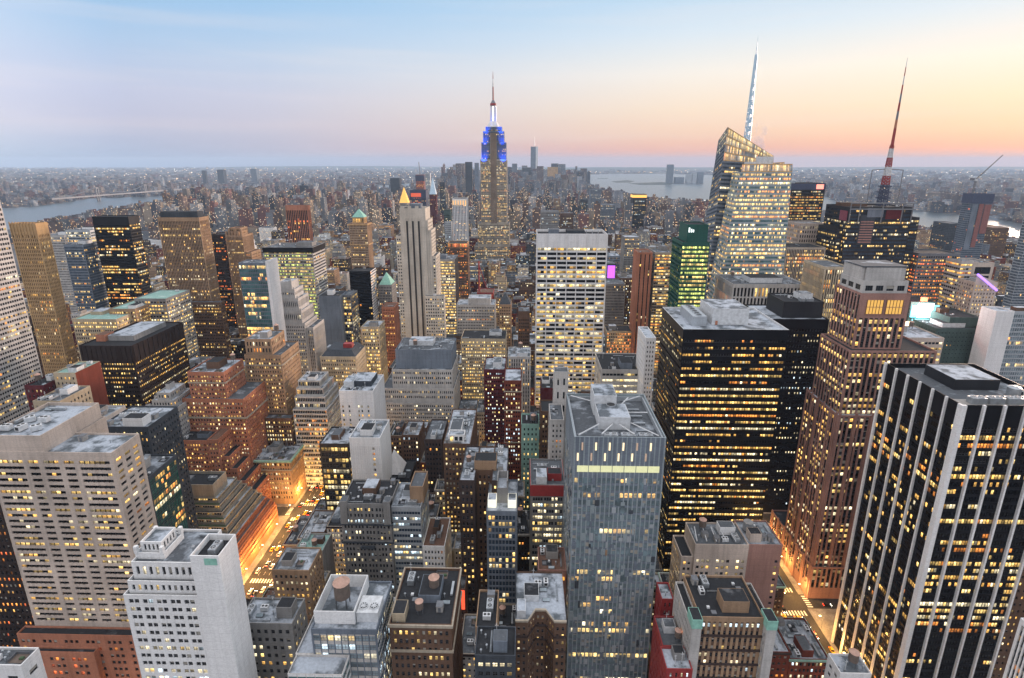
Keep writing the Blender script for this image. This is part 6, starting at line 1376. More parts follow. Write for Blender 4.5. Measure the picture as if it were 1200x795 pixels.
KEEP = {(-1048, 1438), (-1030, 1678), (-963, 1644), (-961, 1358), (-949, 956), (-949, 1326), (-944, 1244), (-933, 1324), (-895, 876), (-895, 1278), (-873, 876), (-853, 1164), (-838, 1196), (-818, 1404), (-817, 1676), (-804, 1566), (-782, 764), (-782, 1086), (-778, 1564), (-769, 1436), (-767, 1086), (-759, 1676), (-753, 1036), (-750, 1086), (-705, 1406), (-705, 1484), (-688, 1276), (-677, 1436), (-669, 1356), (-658, 684), (-653, 1598), (-645, 924), (-637, 1644), (-637, 1676), (-636, 604), (-622, 846), (-618, 878), (-575, 524), (-575, 556), (-575, 604), (-575, 636), (-575, 1484), (-575, 1598), (-557, 1644), (-550, 1596), (-548, 606), (-545, 1484), (-544, 1566), (-524, 1484), (-523, 535), (-513, 1404), (-492, 1644), (-490, 1246), (-482, 476), (-434, 1166), (-434, 1196), (-434, 1276), (-434, 1436), (-434, 1516), (-434, 1596), (-434, 1644), (-419, 684), (-407, 1118), (-407, 1404), (-407, 1484), (-400, 684), (-393, 638), (-386, 316), (-381, 1404), (-373, 1278), (-370, 1006), (-367, 956), (-364, 620), (-360, 526), (-360, 1244), (-359, 1324), (-350, 1278), (-347, 1356), (-346, 1164), (-345, 476), (-343, 1244), (-342, 1324), (-340, 1196), (-292, 478), (-292, 764), (-292, 958), (-291, 364), (-277, 1006), (-275, 206), (-271, 1116), (-267, 1036), (-262, 204), (-252, 1246), (-239, 798), (-239, 1564), (-233, 1164), (-231, 636), (-230, 924), (-222, 1356), (-211, 524), (-211, 878), (-205, 727), (-204, 796), (-193, 764), (-191, 1278), (-150, 206), (-150, 236), (-150, 284), (-150, 318), (-150, 558), (-150, 1324), (-150, 1438), (-150, 1518), (-141, 286), (-134, 931), (-129, 1086), (-126, 1196), (-126, 1244), (-122, 284), (-120, 244), (-115, 958), (-111, 244), (-111, 399), (-110, 364), (-110, 1244), (-108, 1166), (-101, 366), (-101, 606), (-99, 204), (-99, 238), (-95, 931), (-92, 558), (-91, 236), (-91, 364), (-91, 1116), (-91, 1244), (-88, 396), (-81, 524), (-81, 1164), (-79, 204), (-78, 364), (-75, 1116), (-73, 236), (-69, 316), (-69, 956), (-63, 206), (-63, 289), (-63, 1004), (-62, 876), (-60, 444), (-60, 1246), (-59, 316), (-59, 1038), (-55, 289), (-53, 1164), (-52, 926), (-51, 1596), (-50, 396), (-49, 1676), (-48, 238), (-45, 846), (-44, 764), (-43, 287), (-43, 446), (-43, 686), (-43, 878), (-43, 1244), (-38, 718), (-38, 1166), (-35, 364), (-33, 1276), (-32, 606), (-31, 764), (-31, 924), (-30, 204), (-29, 956), (-25, 796), (-22, 1244), (-20, 318), (-18, 1006), (-17, 1118), (-17, 1598), (-15, 204), (-14, 636), (-14, 684), (-14, 1518), (-12, 316), (-12, 1038), (-11, 716), (-10, 766), (-9, 926), (-8, 1644), (-5, 284), (-5, 604), (-2, 236), (-1, 956), (0, 524), (1, 206), (3, 1276), (3, 1436), (4, 846), (6, 236), (7, 477), (7, 1518), (8, 563), (11, 444), (11, 1116), (12, 204), (12, 718), (12, 766), (17, 1004), (21, 1404), (23, 846), (25, 1276), (30, 1084), (37, 478), (38, 364), (51, 461), (60, 250), (64, 207), (66, 284), (78, 246), (79, 284), (79, 318), (85, 396), (88, 604), (90, 638), (94, 364), (95, 844), (112, 204), (123, 926), (124, 476), (126, 204), (129, 249), (130, 524), (175, 1486), (175, 1564), (175, 1596), (191, 1436), (196, 1404), (198, 1276), (198, 1326), (215, 1356), (218, 1404), (240, 1404), (240, 1564), (266, 716), (266, 1644), (271, 796), (279, 1676), (288, 1596), (292, 844), (298, 1644), (300, 1406), (301, 876), (309, 844), (315, 1486), (317, 1004), (326, 1036), (326, 1406), (327, 956), (333, 1004), (333, 1678), (336, 1438), (342, 1564), (346, 1486), (353, 1038), (359, 364), (368, 1484), (373, 1644), (386, 1564), (390, 1596), (394, 396), (400, 1084), (401, 1196), (401, 1484), (408, 1406), (408, 1566), (409, 1244), (460, 444), (460, 476), (460, 1036), (460, 1116), (460, 1164), (460, 1196), (460, 1244), (460, 1276), (460, 1324), (460, 1358), (460, 1486), (460, 1516), (460, 1644), (460, 1678), (477, 1246), (480, 1324), (484, 1164), (489, 476), (501, 1116), (504, 1596), (506, 1196), (506, 1244), (522, 1356), (530, 1404), (536, 1518), (550, 1644), (553, 1518), (561, 556), (563, 1358), (574, 1406), (578, 1356), (587, 1326), (594, 1404), (595, 1644), (612, 1596), (614, 1564), (639, 1438), (639, 1564), (650, 1646), (663, 1436), (668, 1596), (677, 1516), (680, 1484), (740, 844), (756, 846), (767, 924), (780, 876), (815, 926), (852, 1004), (860, 1038), (907, 1004), (932, 1084), (938, 1244), (940, 1036), (946, 1198), (958, 1086), (976, 1084), (1020, 1196), (1020, 1438), (1020, 1484), (1036, 1196), (1066, 1164), (1081, 1276), (1081, 1484), (1099, 1564), (1123, 1564), (1128, 1276), (1131, 1244), (1158, 1276), (1201, 1356), (1318, 1484)}
FAR0 = 1660
HAZE = 4.2e-5
# ------------------------------------------------------------------ ordinary buildings of the blocks, one by one
FOOT = [(f, b) for b in Bld.all for f in b.foot]
VIS = []
for b in Bld.all:
    if b.vb is None: continue
    xs = []
    for (x0, x1, y0, y1) in b.foot: xs += [pix(x0, y0, b.top)[0], pix(x1, y0, b.top)[0], pix(x0, y0, 0)[0], pix(x1, y0, 0)[0]] if b.vb > 600 else [pix(x0, y0, b.top)[0], pix(x1, y0, b.top)[0]]
    VIS.append((min(f[2] for f in b.foot), min(xs), max(xs), b.vb))
for line in (east[9:15], [(560, 209), (620, 209.5), (676, 210.5), (690, 217), (716, 225), (757, 233), (800, 237), (845, 240), (900, 246), (960, 250), (1000, 262), (1060, 268), (1130, 272), (1200, 283)]):
    for (xa, ya), (xb, yb) in zip(line[:-1], line[1:]):
        if xb < xa: xa, ya, xb, yb = xb, yb, xa, ya
        n_ = max(1, int((xb - xa) / 12))
        for i_ in range(n_):
            f0, f1 = i_ / n_, (i_ + 1) / n_; yv = ya + (yb - ya) * (f0 + f1) / 2
            VIS.append((gnd((xa + xb) / 2, yv - 1)[1], xa + (xb - xa) * f0, xa + (xb - xa) * f1, yv - 1.0))
VIS.append((279, 285, 306, 690)); VIS.append((300, 300, 334, 640))
NICK = [(b.nick, b) for b in Bld.all if b.nick]


def hits(x0, x1, y0, y1, g=.6): return [f for f, b in FOOT if x0 < f[1] + g and x1 > f[0] - g and y0 < f[3] + g and y1 > f[2] - g]


def cap(x0, x1, y0, y1, h):
    """lower a building until it leaves the towers behind it as visible as they are"""
    while h > 8:
        ok = True
        pa = [pix(x, y, h) for x in (x0, x1) for y in (y0, y1)]
        lo, hi = min(q[0] for q in pa), max(q[0] for q in pa); yt = min(q[1] for q in pa)
        for (Yh, xl, xr, vb) in VIS:
            if Yh > y0 and hi > xl + 2 and lo < xr - 2 and yt < vb - 2: ok = False; break
        if ok: return h
        h -= 3
    return 8


WALLS = [('brown', 'brown brick', 'brick_building'), ('darkbrick', 'dark brick', 'brick_building'), ('redbrick', 'red brick', 'brick_building'), ('maroon', 'maroon brick', 'brick_building'), ('tan', 'tan brick', 'apartment_building'),
         ('greystone', 'grey stone', 'office_building'), ('limestone', 'limestone', 'office_building'), ('palestone', 'pale stone', 'office_building'), ('slate', 'slate grey', 'loft_building'), ('cream', 'cream brick', 'apartment_building'), ('bluegrey', 'blue grey', 'office_building'), ('white', 'white', 'loft_building')]
WP = np.array((.2, .16, .08, .06, .14, .10, .08, .06, .05, .05, .03, .03)); WP = WP / WP.sum()
ROOFW = dict(roofsnow='pale roof', roofgrey='grey roof', roofdark='black tar roof', roofbrown='brown roof')
USED = set(); fillers = []
rf = np.random.default_rng(21)


def want(x0, x1, y0, y1, h):
    p0 = pix((x0 + x1) / 2, y0, h); p1 = pix((x0 + x1) / 2, y0, 0)
    return -40 < p0[0] < 1240 and p0[1] < 830


def filler(x0, x1, y0, y1, near):
    h0 = float(rf.choice([rf.uniform(20, 36), rf.uniform(32, 55), rf.uniform(50, 80)], p=(.35, .47, .18)))
    if near < 240: h0 = min(h0, rf.uniform(26, 46))
    h = cap(x0, x1, y0, y1, h0)
    if not want(x0, x1, y0, y1, h): return
    wi = int(rf.choice(len(WALLS), p=WP)); wn, ww_, nm = WALLS[wi]
    roof = str(rf.choice(['roofsnow', 'roofgrey', 'roofdark', 'roofbrown'], p=(.34, .26, .32, .08)))
    S = st(wn, bw=float(rf.choice([1.9, 2.2, 2.6])), ww=float(rf.uniform(.4, .62)), wh=float(rf.uniform(.42, .58)), fh=3.5, lit=float(rf.uniform(.08, .4)), litmode=str(rf.choice(['mix', 'rand'])), hue=str(rf.choice(['warm', 'yellow', 'pale'])), base=4, top=1.4, ins=.3, cop=wn if rf.random() < .5 else 'limestone')
    fillers.append((x0, x1, y0, y1, h, S, roof, ww_, nm, near))


for ia in range(3, len(AV) - 2):
    X0, X1 = AV[ia] + 15, AV[ia + 1] - 15
    for k in range(49, 22, -1):
        Y0, Y1 = sty(k) + 9, sty(k - 1) - 9
        if Y0 < 110 or Y0 > FAR0: continue
        for (r0_, r1_) in ((Y0, (Y0 + Y1) / 2 - 1.5), ((Y0 + Y1) / 2 + 1.5, Y1)):
            x = X0
            while x < X1 - 8:
                w = float(rf.choice([rf.uniform(11, 17), rf.uniform(16, 24), rf.uniform(24, 36)], p=(.42, .4, .18))) * (1.35 if Y0 > 450 else (.68 if ia == 9 else 1.0))
                xe = min(x + w, X1)
                if X1 - xe < 8: xe = X1
                a, b_, c, d = x, xe - .25, r0_ + float(rf.choice([0, 0, 1.5])), r1_ - float(rf.choice([0, 2, 6]))
                p_ = pix((a + b_) / 2, c, 25)
                if -60 < p_[0] < 1260 and p_[1] < 850:
                    hs = hits(a, b_, c, d)
                    if hs:                                     # trim against the tower standing there
                        for f in hs:
                            if f[2] > c + 8 and f[2] - 1 < d: d = min(d, f[2] - 1)
                            elif f[3] < d - 8: c = max(c, f[3] + 1)
                            elif f[0] > a + 8: b_ = min(b_, f[0] - 1)
                            elif f[1] < b_ - 8: a = max(a, f[1] + 1)
                        if b_ - a < 7 or d - c < 7 or hits(a, b_, c, d): x = xe; continue
                    filler(a, b_, c, d, Y0)
                x = xe
ALLF = list(fillers)
if KEEP: fillers = [f for f in fillers if (round(f[0]), round(f[2])) in KEEP]


def relation(cx, cy):
    best = sorted(NICK, key=lambda nb: min((max(f[0] - cx, 0, cx - f[1]) ** 2 + (max(f[2] - cy, 0, cy - f[3]) * 1.0) ** 2) for f in nb[1].foot))[:6]
    out = []
    for n_, b in best:
        f = min(b.foot, key=lambda f: max(f[0] - cx, 0, cx - f[1]) ** 2 + max(f[2] - cy, 0, cy - f[3]) ** 2)
        if cy < f[2] - 4: out.append('in front of ' + n_)
        elif cy > f[3] + 4: out.append('behind ' + n_)
        else: out.append('beside ' + n_)
    return out


for (x0, x1, y0, y1, h, S, roof, ww_, nm, near) in fillers:
    b = Bld(nm, None, None, ((x0 + x1) / 2, y0, 0), 'ordinary buildings between the towers', parts=near < 300)
    n = 6 if near < 300 else (4 if near < 450 else 2)
    r = b.rng
    step = h > 45 and r.random() < .45 and (x1 - x0) > 14 and (y1 - y0) > 16
    tank = bool(r.random() < (.38 if near < 480 else .2))
    if step:
        hs = h - r.uniform(7, 16); b.tier(x0, x1, y0, y1, 0, hs, S, roof, clutter=1)
        b.tier(x0 + 2.5, x1 - 2.5, y0 + 4, y1 - 1.5, hs - .9, h, S, roof); cl = (x0 + 2.5, x1 - 2.5, y0 + 4, y1 - 1.5, h - .9)
    else:
        b.tier(x0, x1, y0, y1, 0, h, S, roof); cl = (x0, x1, y0, y1, h - .9)
    b.clutter(*cl, n, tank)
    tank = any(c.name.startswith('water_tank') for c in b.root.children)
    if near < 330 and r.random() < .8: b.band(x0, x1, y0, y1, (h if not step else hs) - 1.3, 1.1, .45, str(r.choice(['limestone', 'mint', 'darkbrick', 'palestone'])))
    hw = 'low' if h < 22 else ('tall' if h > 52 else 'mid height')
    kind = 'stepped block' if step else ('narrow house' if x1 - x0 < 13 else ('wide block' if x1 - x0 > 26 else 'block'))
    rw = ROOFW[roof]
    tw_ = 'and water tank' if tank else ''
    rel = relation((x0 + x1) / 2, (y0 + y1) / 2)
    w_ = x1 - x0
    sizew = ['narrowest' if w_ < 11 else '', 'deep' if y1 - y0 > 28 else 'shallow']
    litw = 'mostly unlit' if S['lit'] < .16 else ('many lit windows' if S['lit'] > .3 else 'few lit windows')
    cand = [f'{hw} {ww_} {kind} with {rw} {tw_} {q}' for q in rel[:2]]
    cand += [f'{hw} {ww_} {kind} with {rw} {tw_}, {litw}, {q}' for q in rel[:2]]
    cand += [f'{hw} {ww_} {kind}, {rw} {tw_}, {rel[i]} and {rel[j]}' for i in range(4) for j in range(i + 1, 5)]
    cand += [f'{sizew[1]} {hw} {ww_} {kind}, {rw}, {litw}, {q}' for q in rel]
    done = False
    for c in cand:
        c = ' '.join(c.split()).replace(' ,', ',')
        if c not in USED and len(c.split()) <= 16: done = True; break
    if not done:
        c = ' '.join(f'{int(round(h / 3.5))} storey {ww_} {kind.split()[-1]}, {rw}, {rel[0]}'.split()[:16])
    USED.add(c); tag(b.root, c, 'building')

for b in Bld.all: b.finish()

# ------------------------------------------------------------------ the mass of far buildings, one object


def citymat(name, col, lit=.10, hue=(1, .72, .34)):
    m, t, p = newmat(name)
    g = t.nodes.new('ShaderNodeNewGeometry'); s = t.nodes.new('ShaderNodeSeparateXYZ'); t.links.new(g.outputs['Position'], s.inputs[0])
    h = nmath(t, 'ADD', s.outputs[0], nmath(t, 'MULTIPLY', s.outputs[1], 1.0))
    u = nmath(t, 'DIVIDE', h, 3.0); v = nmath(t, 'DIVIDE', s.outputs[2], 3.7)
    cv = t.nodes.new('ShaderNodeCombineXYZ'); t.links.new(nmath(t, 'FLOOR', u), cv.inputs[0]); t.links.new(nmath(t, 'FLOOR', v), cv.inputs[1])
    wn = t.nodes.new('ShaderNodeTexWhiteNoise'); wn.noise_dimensions = '2D'; t.links.new(cv.outputs[0], wn.inputs['Vector'])
    iu = nmath(t, 'MULTIPLY', nmath(t, 'GREATER_THAN', nmath(t, 'FRACT', u), .28), nmath(t, 'LESS_THAN', nmath(t, 'FRACT', u), .78))
    iv = nmath(t, 'MULTIPLY', nmath(t, 'GREATER_THAN', nmath(t, 'FRACT', v), .3), nmath(t, 'LESS_THAN', nmath(t, 'FRACT', v), .78))
    w = nmath(t, 'MULTIPLY', iu, iv)
    big = noise(t, coords(t), .012, 3)
    c = nramp(t, big, [(.3, tuple(q * .55 for q in col)), (.7, tuple(min(1, q * 1.35) for q in col))], 'LINEAR')
    t.links.new(nmix(t, w, c, (.02, .024, .03)), p.inputs['Base Color']); p.inputs['Roughness'].default_value = .75; p.inputs['Specular IOR Level'].default_value = .15
    on = nmath(t, 'MULTIPLY', nmath(t, 'GREATER_THAN', wn.outputs[0], 1 - lit), w)
    hc = nmix(t, nmath(t, 'FRACT', nmath(t, 'MULTIPLY', wn.outputs[0], 57.3)), (1, .5, .16), (1, .88, .62))
    t.links.new(hc, p.inputs['Emission Color']); t.links.new(nmath(t, 'MULTIPLY', on, 1.7), p.inputs['Emission Strength'])
    m.cycles.emission_sampling = 'NONE'
    return name


CM = [citymat('city_brown', (.19, .13, .11), .09), citymat('city_red', (.20, .095, .09), .07), citymat('city_grey', (.22, .235, .26), .08), citymat('city_tan', (.32, .26, .20), .10), citymat('city_dark', (.07, .075, .095), .12), citymat('city_pale', (.40, .41, .43), .1)]
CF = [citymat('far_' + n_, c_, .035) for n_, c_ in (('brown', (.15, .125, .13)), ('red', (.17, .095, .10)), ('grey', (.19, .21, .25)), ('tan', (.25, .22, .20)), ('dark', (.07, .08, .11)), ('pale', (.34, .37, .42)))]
for nm, c in (('city_lamp', (1, .66, .3)), ('city_lamp_pale', (1, .92, .75))): plain(nm, (.5, .4, .3), .5, 0, c, 5.0)
RM = ['roofgrey', 'roofgrey', 'roofdark', 'roofdark', 'roofbrown']
rd = np.random.default_rng(77)
qd = Quads(); nfar = 0


def dbox(x0, x1, y0, y1, h, far_=False, step=False):
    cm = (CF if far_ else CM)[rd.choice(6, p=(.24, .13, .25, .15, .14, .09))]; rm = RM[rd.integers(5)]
    a = [(x0, y0), (x1, y0), (x1, y1), (x0, y1)]
    q = [[(*a[i], 0), (*a[(i + 1) % 4], 0), (*a[(i + 1) % 4], h), (*a[i], h)] for i in ((0, 1, 3) if far_ else (0, 1, 2, 3))]
    qd.add(q, cm); qd.add([[(*p_, h) for p_ in a]], rm)
    if step:
        w, d = x1 - x0, y1 - y0; s0, s1 = rd.uniform(.15, .4), rd.uniform(.15, .4); hh = rd.uniform(3, 14) if h > 30 else rd.uniform(2.5, 5)
        bx = [x0 + w * s0, x0 + w * (s0 + rd.uniform(.25, .45)), y0 + d * s1, y0 + d * (s1 + rd.uniform(.25, .5))]
        a = [(bx[0], bx[2]), (bx[1], bx[2]), (bx[1], bx[3]), (bx[0], bx[3])]
        qd.add([[(*a[i], h), (*a[(i + 1) % 4], h), (*a[(i + 1) % 4], h + hh), (*a[i], h + hh)] for i in range(4)], cm); qd.add([[(*p_, h + hh) for p_ in a]], rm)
        if rd.random() < .3:
            tx, ty = x0 + w * rd.uniform(.1, .9), y0 + d * rd.uniform(.1, .9); qd.cyl(tx, ty, h + 2, h + 6.5, 2, 1.9, 'tankwood', 6, False); qd.cyl(tx, ty, h + 6.5, h + 8, 2.1, .1, 'tankcap', 6, False)


for ia in range(1, len(AV) - 1):
    X0, X1 = AV[ia] + 14, AV[ia + 1] - 14
    for k in range(41, 14, -1):
        Y0, Y1 = sty(k) + 8, sty(k - 1) - 8
        if Y0 <= FAR0: continue
        if X0 >= 0 and X1 < 460 and 670 < Y0 < 760 and X0 < 150: continue
        for (r0_, r1_) in ((Y0, (Y0 + Y1) / 2 - 1), ((Y0 + Y1) / 2 + 1, Y1)):
            x = X0
            while x < X1 - 6:
                w = rd.uniform(14, 34); xe = min(x + w, X1); a, b_ = x, xe - .3; x = xe
                p_ = pix((a + b_) / 2, r0_, 30)
                if not (-60 < p_[0] < 1260) or wet((a + b_) / 2, (r0_ + r1_) / 2) or hits(a, b_, r0_, r1_): continue
                h = rd.choice([rd.uniform(14, 34), rd.uniform(30, 60), rd.uniform(55, 135)], p=(.40, .40, .20))
                h = cap(a, b_, r0_, r1_, h); dbox(a, b_, r0_ + rd.choice([0, 2]), r1_ - rd.choice([0, 4]), h, False, True)
for _ in range(9000):                                    # lower Manhattan and the shores
    Y = 2350 * (7200 / 2350) ** rd.random(); px_ = rd.uniform(-30, 1230); x = at(px_, 300, Y)[0]
    if wet(x, Y): continue
    s = rd.uniform(16, 44); inman = -2200 < x < 1500 + 0 * Y
    h = rd.choice([rd.uniform(10, 22), rd.uniform(18, 45), rd.uniform(45, 85)], p=(.6, .33, .07))
    if Y < 3000 and rd.random() < .06: h = rd.uniform(70, 150)
    if 4200 < Y < 6400 and 515 < px_ < 690: h = rd.uniform(40, 130) if rd.random() < .75 else rd.uniform(120, 235)
    h = cap(x - s / 2, x + s / 2, Y, Y + s, h)
    dbox(x - s / 2, x + s / 2, Y, Y + s * rd.uniform(.7, 1.5), h, True, rd.random() < .4)
for _ in range(190):                                     # downtown towers
    Y = rd.uniform(4400, 6100); px_ = rd.choice([rd.uniform(528, 562), rd.uniform(596, 682)], p=(.35, .65)); x = at(px_, 300, Y)[0]
    if wet(x, Y): continue
    s = rd.uniform(34, 75); dbox(x - s / 2, x + s / 2, Y, Y + s, rd.choice([rd.uniform(60, 130), rd.uniform(120, 190), rd.uniform(180, 250)], p=(.45, .4, .15)), True)
for _ in range(11000):                                   # beyond the rivers
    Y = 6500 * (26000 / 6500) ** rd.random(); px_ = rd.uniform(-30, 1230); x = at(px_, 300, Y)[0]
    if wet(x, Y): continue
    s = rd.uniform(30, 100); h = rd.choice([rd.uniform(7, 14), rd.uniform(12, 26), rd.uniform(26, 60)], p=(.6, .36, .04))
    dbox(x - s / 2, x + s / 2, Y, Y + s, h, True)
for _ in range(1500):                                    # street and harbour lamps far away, as small lit lamp heads
    Y = 2600 * (24000 / 2600) ** rd.random(); px_ = rd.uniform(0, 1200); x = at(px_, 300, Y)[0]
    if wet(x, Y): continue
    s = Y * .00027; z = rd.uniform(9, 26); mt = 'city_lamp' if rd.random() < .65 else 'city_lamp_pale'
    qd.box(x - s, x + s, Y, Y + s, z, z + s * 2, mt, True)
tag(qd.build('distant_buildings'), kind='stuff')

# ------------------------------------------------------------------ street lamps, cars, park trees
plain('lamphead', (.9, .8, .6), .5, 0, (1, .62, .22), 9.0)
lamp_p = Quads(); lamp_p.cyl(0, 0, 0, 8.6, .12, .08, 'steel', 6, False); lamp_m = lamp_p.mesh('pole')
qa = Quads(); qa.bar((0, 0, 8.5), (1.9, 0, 9.1), .06, 'steel'); arm_m = qa.mesh('arm')
qh = Quads(); qh.box(1.5, 2.6, -.28, .28, 8.95, 9.15, 'lamphead', True); head_m = qh.mesh('lamp_head')


def street_lamp(x, y, rot, power, label, col=(1, .50, .13)):
    if hits(x - .5, x + .5, y - .5, y + .5, 0): return
    t = tag(link('street_lamp', None, None, (x, y, .16), rot), label, 'street lamp', 'street lamps lining the streets')
    link('pole', lamp_m, t); link('arm', arm_m, t); link('lamp_head', head_m, t)
    lp = bpy.data.lights.new('lamp_light', 'POINT'); lp.energy = power; lp.color = col; lp.shadow_soft_size = .35
    o = bpy.data.objects.new('lamp_light', lp); C.objects.link(o); o.parent = t; o.location = (2.0, 0, 8.7)


L5 = 'slim street lamp with an amber head lining the bright avenue below the brick hotel'
for i, y in enumerate(np.arange(196, 560, 22)):
    street_lamp(-178.2, y, 0, 14000, L5); street_lamp(-151.8, y + 9, pi, 14000, L5)
L6 = 'slim street lamp with an amber head along the avenue below the pink granite tower'
for i, y in enumerate(np.arange(196, 420, 24)):
    street_lamp(147.2, y, 0, 11000, L6); street_lamp(172.6, y + 11, pi, 11000, L6)
LC = 'slim street lamp glowing in a narrow cross street between the middle blocks'
for k in (46, 45, 44, 43):
    for x in range(-120, 120, 48): street_lamp(x, sty(k) - 5.2, pi / 2, 5200, LC)
for k in (46, 45, 44):
    for x in (-292, -268, -244, -220, -198): street_lamp(x, sty(k) - 5.2, pi / 2, 17000, L5)
LP = 'park lamp glowing among the bare trees beyond the white framed tower'
for x in (88, 104, 122, 138):
    for y in (600, 625, 655): street_lamp(x, y, 0, 16000, LP)

CARS = {}
plain('headlamp', (.9, .9, .8), .3, 0, (1, .92, .7), 14); plain('taillamp', (.5, .02, .02), .3, 0, (1, .05, .02), 9); plain('tyre', (.02, .02, .02), .9)
for nm, c in (('taxiyellow', (.75, .42, .02)), ('carblack', (.02, .02, .022)), ('carwhite', (.7, .7, .7)), ('cargrey', (.2, .21, .23)), ('carred', (.4, .03, .03))): plain(nm, c, .3)
sec = [(-2.25, .35, .62, .86), (-2.2, .32, .92, .9), (-1.2, .3, 1.0, .93), (0, .3, .98, .93), (1.1, .3, .96, .92), (2.1, .32, .78, .88), (2.3, .4, .6, .8)]
for mat in ('taxiyellow', 'carblack', 'carwhite', 'cargrey', 'carred'):
    q = Quads()
    for (y0, a0, b0, w0), (y1, a1, b1, w1) in zip(sec[:-1], sec[1:]):
        r0_ = [(-w0, y0, a0), (w0, y0, a0), (w0, y0, b0 * .8), (w0 * .9, y0, b0), (-w0 * .9, y0, b0), (-w0, y0, b0 * .8)]; r1_ = [(-w1, y1, a1), (w1, y1, a1), (w1, y1, b1 * .8), (w1 * .9, y1, b1), (-w1 * .9, y1, b1), (-w1, y1, b1 * .8)]
        for i in range(6): q.add([[r0_[i], r0_[(i + 1) % 6], r1_[(i + 1) % 6], r1_[i]]], mat)
    for s, k in ((sec[0], 0), (sec[-1], 1)): q.add([[(-s[3], s[0], s[1]), (s[3], s[0], s[1]), (s[3], s[0], s[2]), (-s[3], s[0], s[2])]], mat)
    CARS[mat] = q.mesh('body')
q = Quads(); lo = [(-.82, -1.6), (.82, -1.6), (.82, .95), (-.82, .95)]; hi = [(-.66, -1.1), (.66, -1.1), (.66, .35), (-.66, .35)]
q.add([[(*lo[i], .95), (*lo[(i + 1) % 4], .95), (*hi[(i + 1) % 4], 1.46), (*hi[i], 1.46)] for i in range(4)], 'glassblack'); cab_m = q.mesh('windows')
CABR = {}
for mat in CARS: q = Quads(); q.box(-.67, .67, -1.12, .37, 1.462, 1.5, mat); CABR[mat] = q.mesh('car_roof')
q = Quads()
q.add([[(-.11, .33 * cos(a), .33 * sin(a)), (-.11, .33 * cos(b), .33 * sin(b)), (.11, .33 * cos(b), .33 * sin(b)), (.11, .33 * cos(a), .33 * sin(a))] for a, b in zip(np.linspace(0, 2 * pi, 13)[:-1], np.linspace(0, 2 * pi, 13)[1:])], 'tyre')
for s in (-.11, .11): q.add([[(s, 0, 0), (s, .33 * cos(a), .33 * sin(a)), (s, .33 * cos(a + pi / 4), .33 * sin(a + pi / 4)), (s, .33 * cos(a + pi / 2), .33 * sin(a + pi / 2))] for a in (0, pi / 2, pi, 3 * pi / 2)], 'tyre')
wheel_m = q.mesh('wheel')
q = Quads(); q.box(-.2, .2, 2.22, 2.34, .58, .76, 'headlamp', True); hl_m = q.mesh('headlight')
q = Quads(); q.box(-.2, .2, -2.32, -2.2, .66, .84, 'taillamp', True); tl_m = q.mesh('tail_light')
rc = np.random.default_rng(3)


def car(x, y, rot, where):
    mat = str(rc.choice(list(CARS), p=(.42, .22, .12, .16, .08))); cn_ = dict(taxiyellow='yellow cab', carblack='black car', carwhite='white car', cargrey='grey car', carred='red car')[mat]
    t = tag(link('taxi' if mat == 'taxiyellow' else 'car', None, None, (x, y, .02), rot), f'{cn_} in the traffic on {where}', 'car', 'cars driving on ' + where)
    link('body', CARS[mat], t); link('windows', cab_m, t); link('car_roof', CABR[mat], t)
    for sx in (-.82, .82):
        for sy in (-1.4, 1.4): link('wheel', wheel_m, t, (sx, sy, .33))
    for sx in (-.6, .6): link('headlight', hl_m, t, (sx, 0, 0)); link('tail_light', tl_m, t, (sx, 0, 0))


for lane in (-173.5, -170, -166.5, -163, -159.5):
    y = 205 + rc.uniform(0, 12)
    while y < 420:
        car(lane + rc.uniform(-.3, .3), y, 0, 'the bright avenue below the brick hotel'); y += rc.uniform(8, 26)
for lane in (151.5, 155, 158.5, 162, 166):
    y = 205 + rc.uniform(0, 25)
    while y < 330:
        if not 262 < y < 288: car(lane + rc.uniform(-.3, .3), y, pi, 'the avenue below the pink granite tower')
        y += rc.uniform(11, 40)

for x, y, r_ in ((157, 268, 0), (163, 283, 0), (154, 257, 0), (166.5, 250, 0), (160, 297, 0), (152.5, 291, 0), (170.6, 240, 0), (170.6, 233, 0), (149.4, 246, 0), (149.4, 239, 0), (149.4, 253, 0), (163, 262, 1.45), (185, 272, 1.57), (195, 272.5, 1.57), (163.5, 236, 0), (158, 231, 0)): car(x, y, pi + r_, 'the avenue below the pink granite tower')
# trees of the park, one kind, copied
rt = np.random.default_rng(9)
q = Quads(); q.cyl(0, 0, 0, 4, .3, .22, 'bark', 7, False)
tips = []
for i in range(9):
    a = i * 2.4; e = np.array((2.6 * cos(a), 2.6 * sin(a), 6.5 + rt.uniform(0, 2.5))); q.bar((0, 0, 3.6 + rt.uniform(0, .6)), e, .09, 'bark')
    for j in range(4): f = e + rt.normal(0, 1.1, 3) + (0, 0, 1.0); q.bar(e, f, .04, 'bark'); tips.append(f)
trunk_m = q.mesh('trunk')
wallmat('twigs', (.16, .10, .055), .5, .9, .1)
q = Quads()
for f in tips:
    for _ in range(16):
        c = f + rt.normal(0, .75, 3); u = rt.normal(0, 1, 3); u /= np.linalg.norm(u); v = np.cross(u, rt.normal(0, 1, 3)); v /= np.linalg.norm(v); u *= .32; v *= .12
        q.add([[c - u - v, c + u - v, c + u + v, c - u + v]], 'twigs')
crown_m = q.mesh('crown')
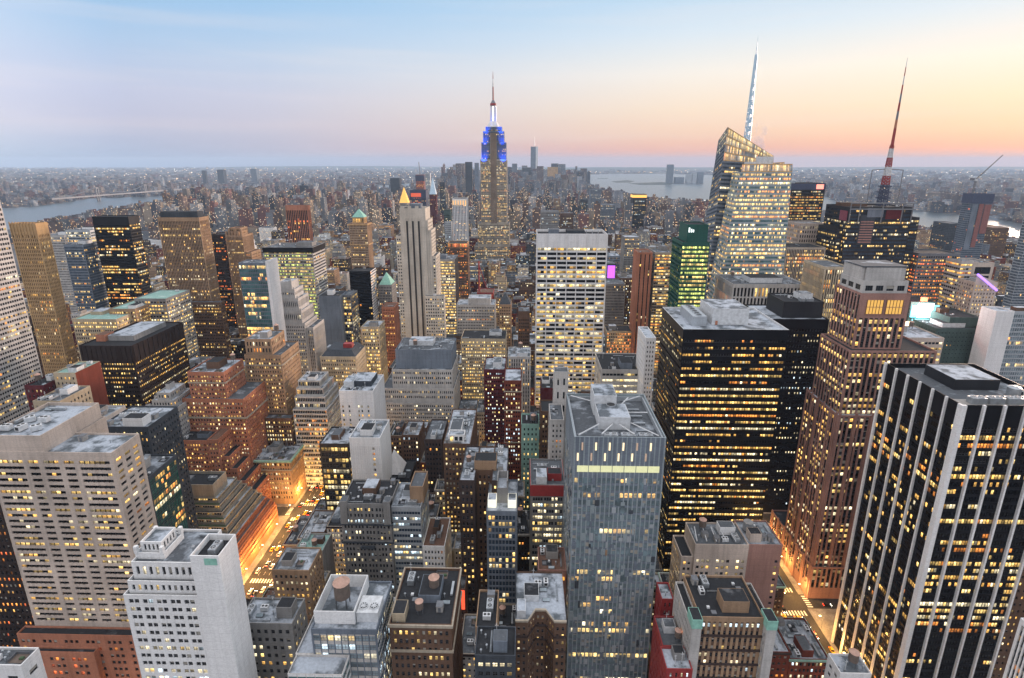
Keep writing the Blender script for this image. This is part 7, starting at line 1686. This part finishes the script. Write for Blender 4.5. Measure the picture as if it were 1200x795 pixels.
for i in range(8):
    for j in range(5):
        x, y = 82 + i * 8 + rt.uniform(-2, 2), 594 + j * 17 + rt.uniform(-4, 4)
        if hits(x - 3, x + 3, y - 3, y + 3, 0): continue
        t = tag(link('tree', None, None, (x, y, .16), rt.uniform(0, 6), (1, 1, 1)), 'small bare park tree lit amber beyond the white framed tower', 'tree', 'bare trees in the lit park'); t.scale = (s_ := rt.uniform(.8, 1.2), s_, s_)
        link('trunk', trunk_m, t); link('crown', crown_m, t)

# ------------------------------------------------------------------ steam and haze


def volume(name, dens, col, noisy=None):
    m = bpy.data.materials.new(name); m.use_nodes = True; t = m.node_tree; t.nodes.clear()
    o = t.nodes.new('ShaderNodeOutputMaterial'); v = t.nodes.new('ShaderNodeVolumePrincipled'); t.links.new(v.outputs[0], o.inputs['Volume'])
    v.inputs['Color'].default_value = (*col, 1); v.inputs['Density'].default_value = dens; v.inputs['Anisotropy'].default_value = 0.0
    if noisy:
        n = noise(t, coords(t), noisy, 3); t.links.new(nmath(t, 'MULTIPLY', nramp(t, n, [(.42, (0, 0, 0)), (.62, (1, 1, 1))]), dens), v.inputs['Density'])
    MATS[name] = m; return m


def plume(label, pts, mat):
    me = bpy.data.meshes.new('steam_plume'); bm = __import__('bmesh').new()
    for (x, y, z, r) in pts:
        g = __import__('bmesh').ops.create_icosphere(bm, subdivisions=2, radius=r); __import__('bmesh').ops.translate(bm, verts=g['verts'], vec=(x, y, z))
    bm.to_mesh(me); bm.free(); me.materials.append(M[mat]); o = link('steam_plume', me); tag(o, label, 'steam', kind='stuff')


volume('steam', .10, (.92, .88, 1.0), .09)
s0 = [at(x, y, 640) for x, y in ((886, 180), (891, 172), (889, 163), (893, 153), (890, 147))]
plume('pale steam puff rising behind the angular glass skyscraper', [(s0[i][0], 640, s0[i][1], r) for i, r in enumerate((4, 5.5, 7, 7, 4.5))], 'steam')
hz = volume('haze_air', HAZE, (.56, .75, 1.0))
q = Quads(); q.box(-30600, 30600, -30600, 30600, -1.0, 485.0, 'haze_air', True); tag(q.build('haze'), kind='stuff')
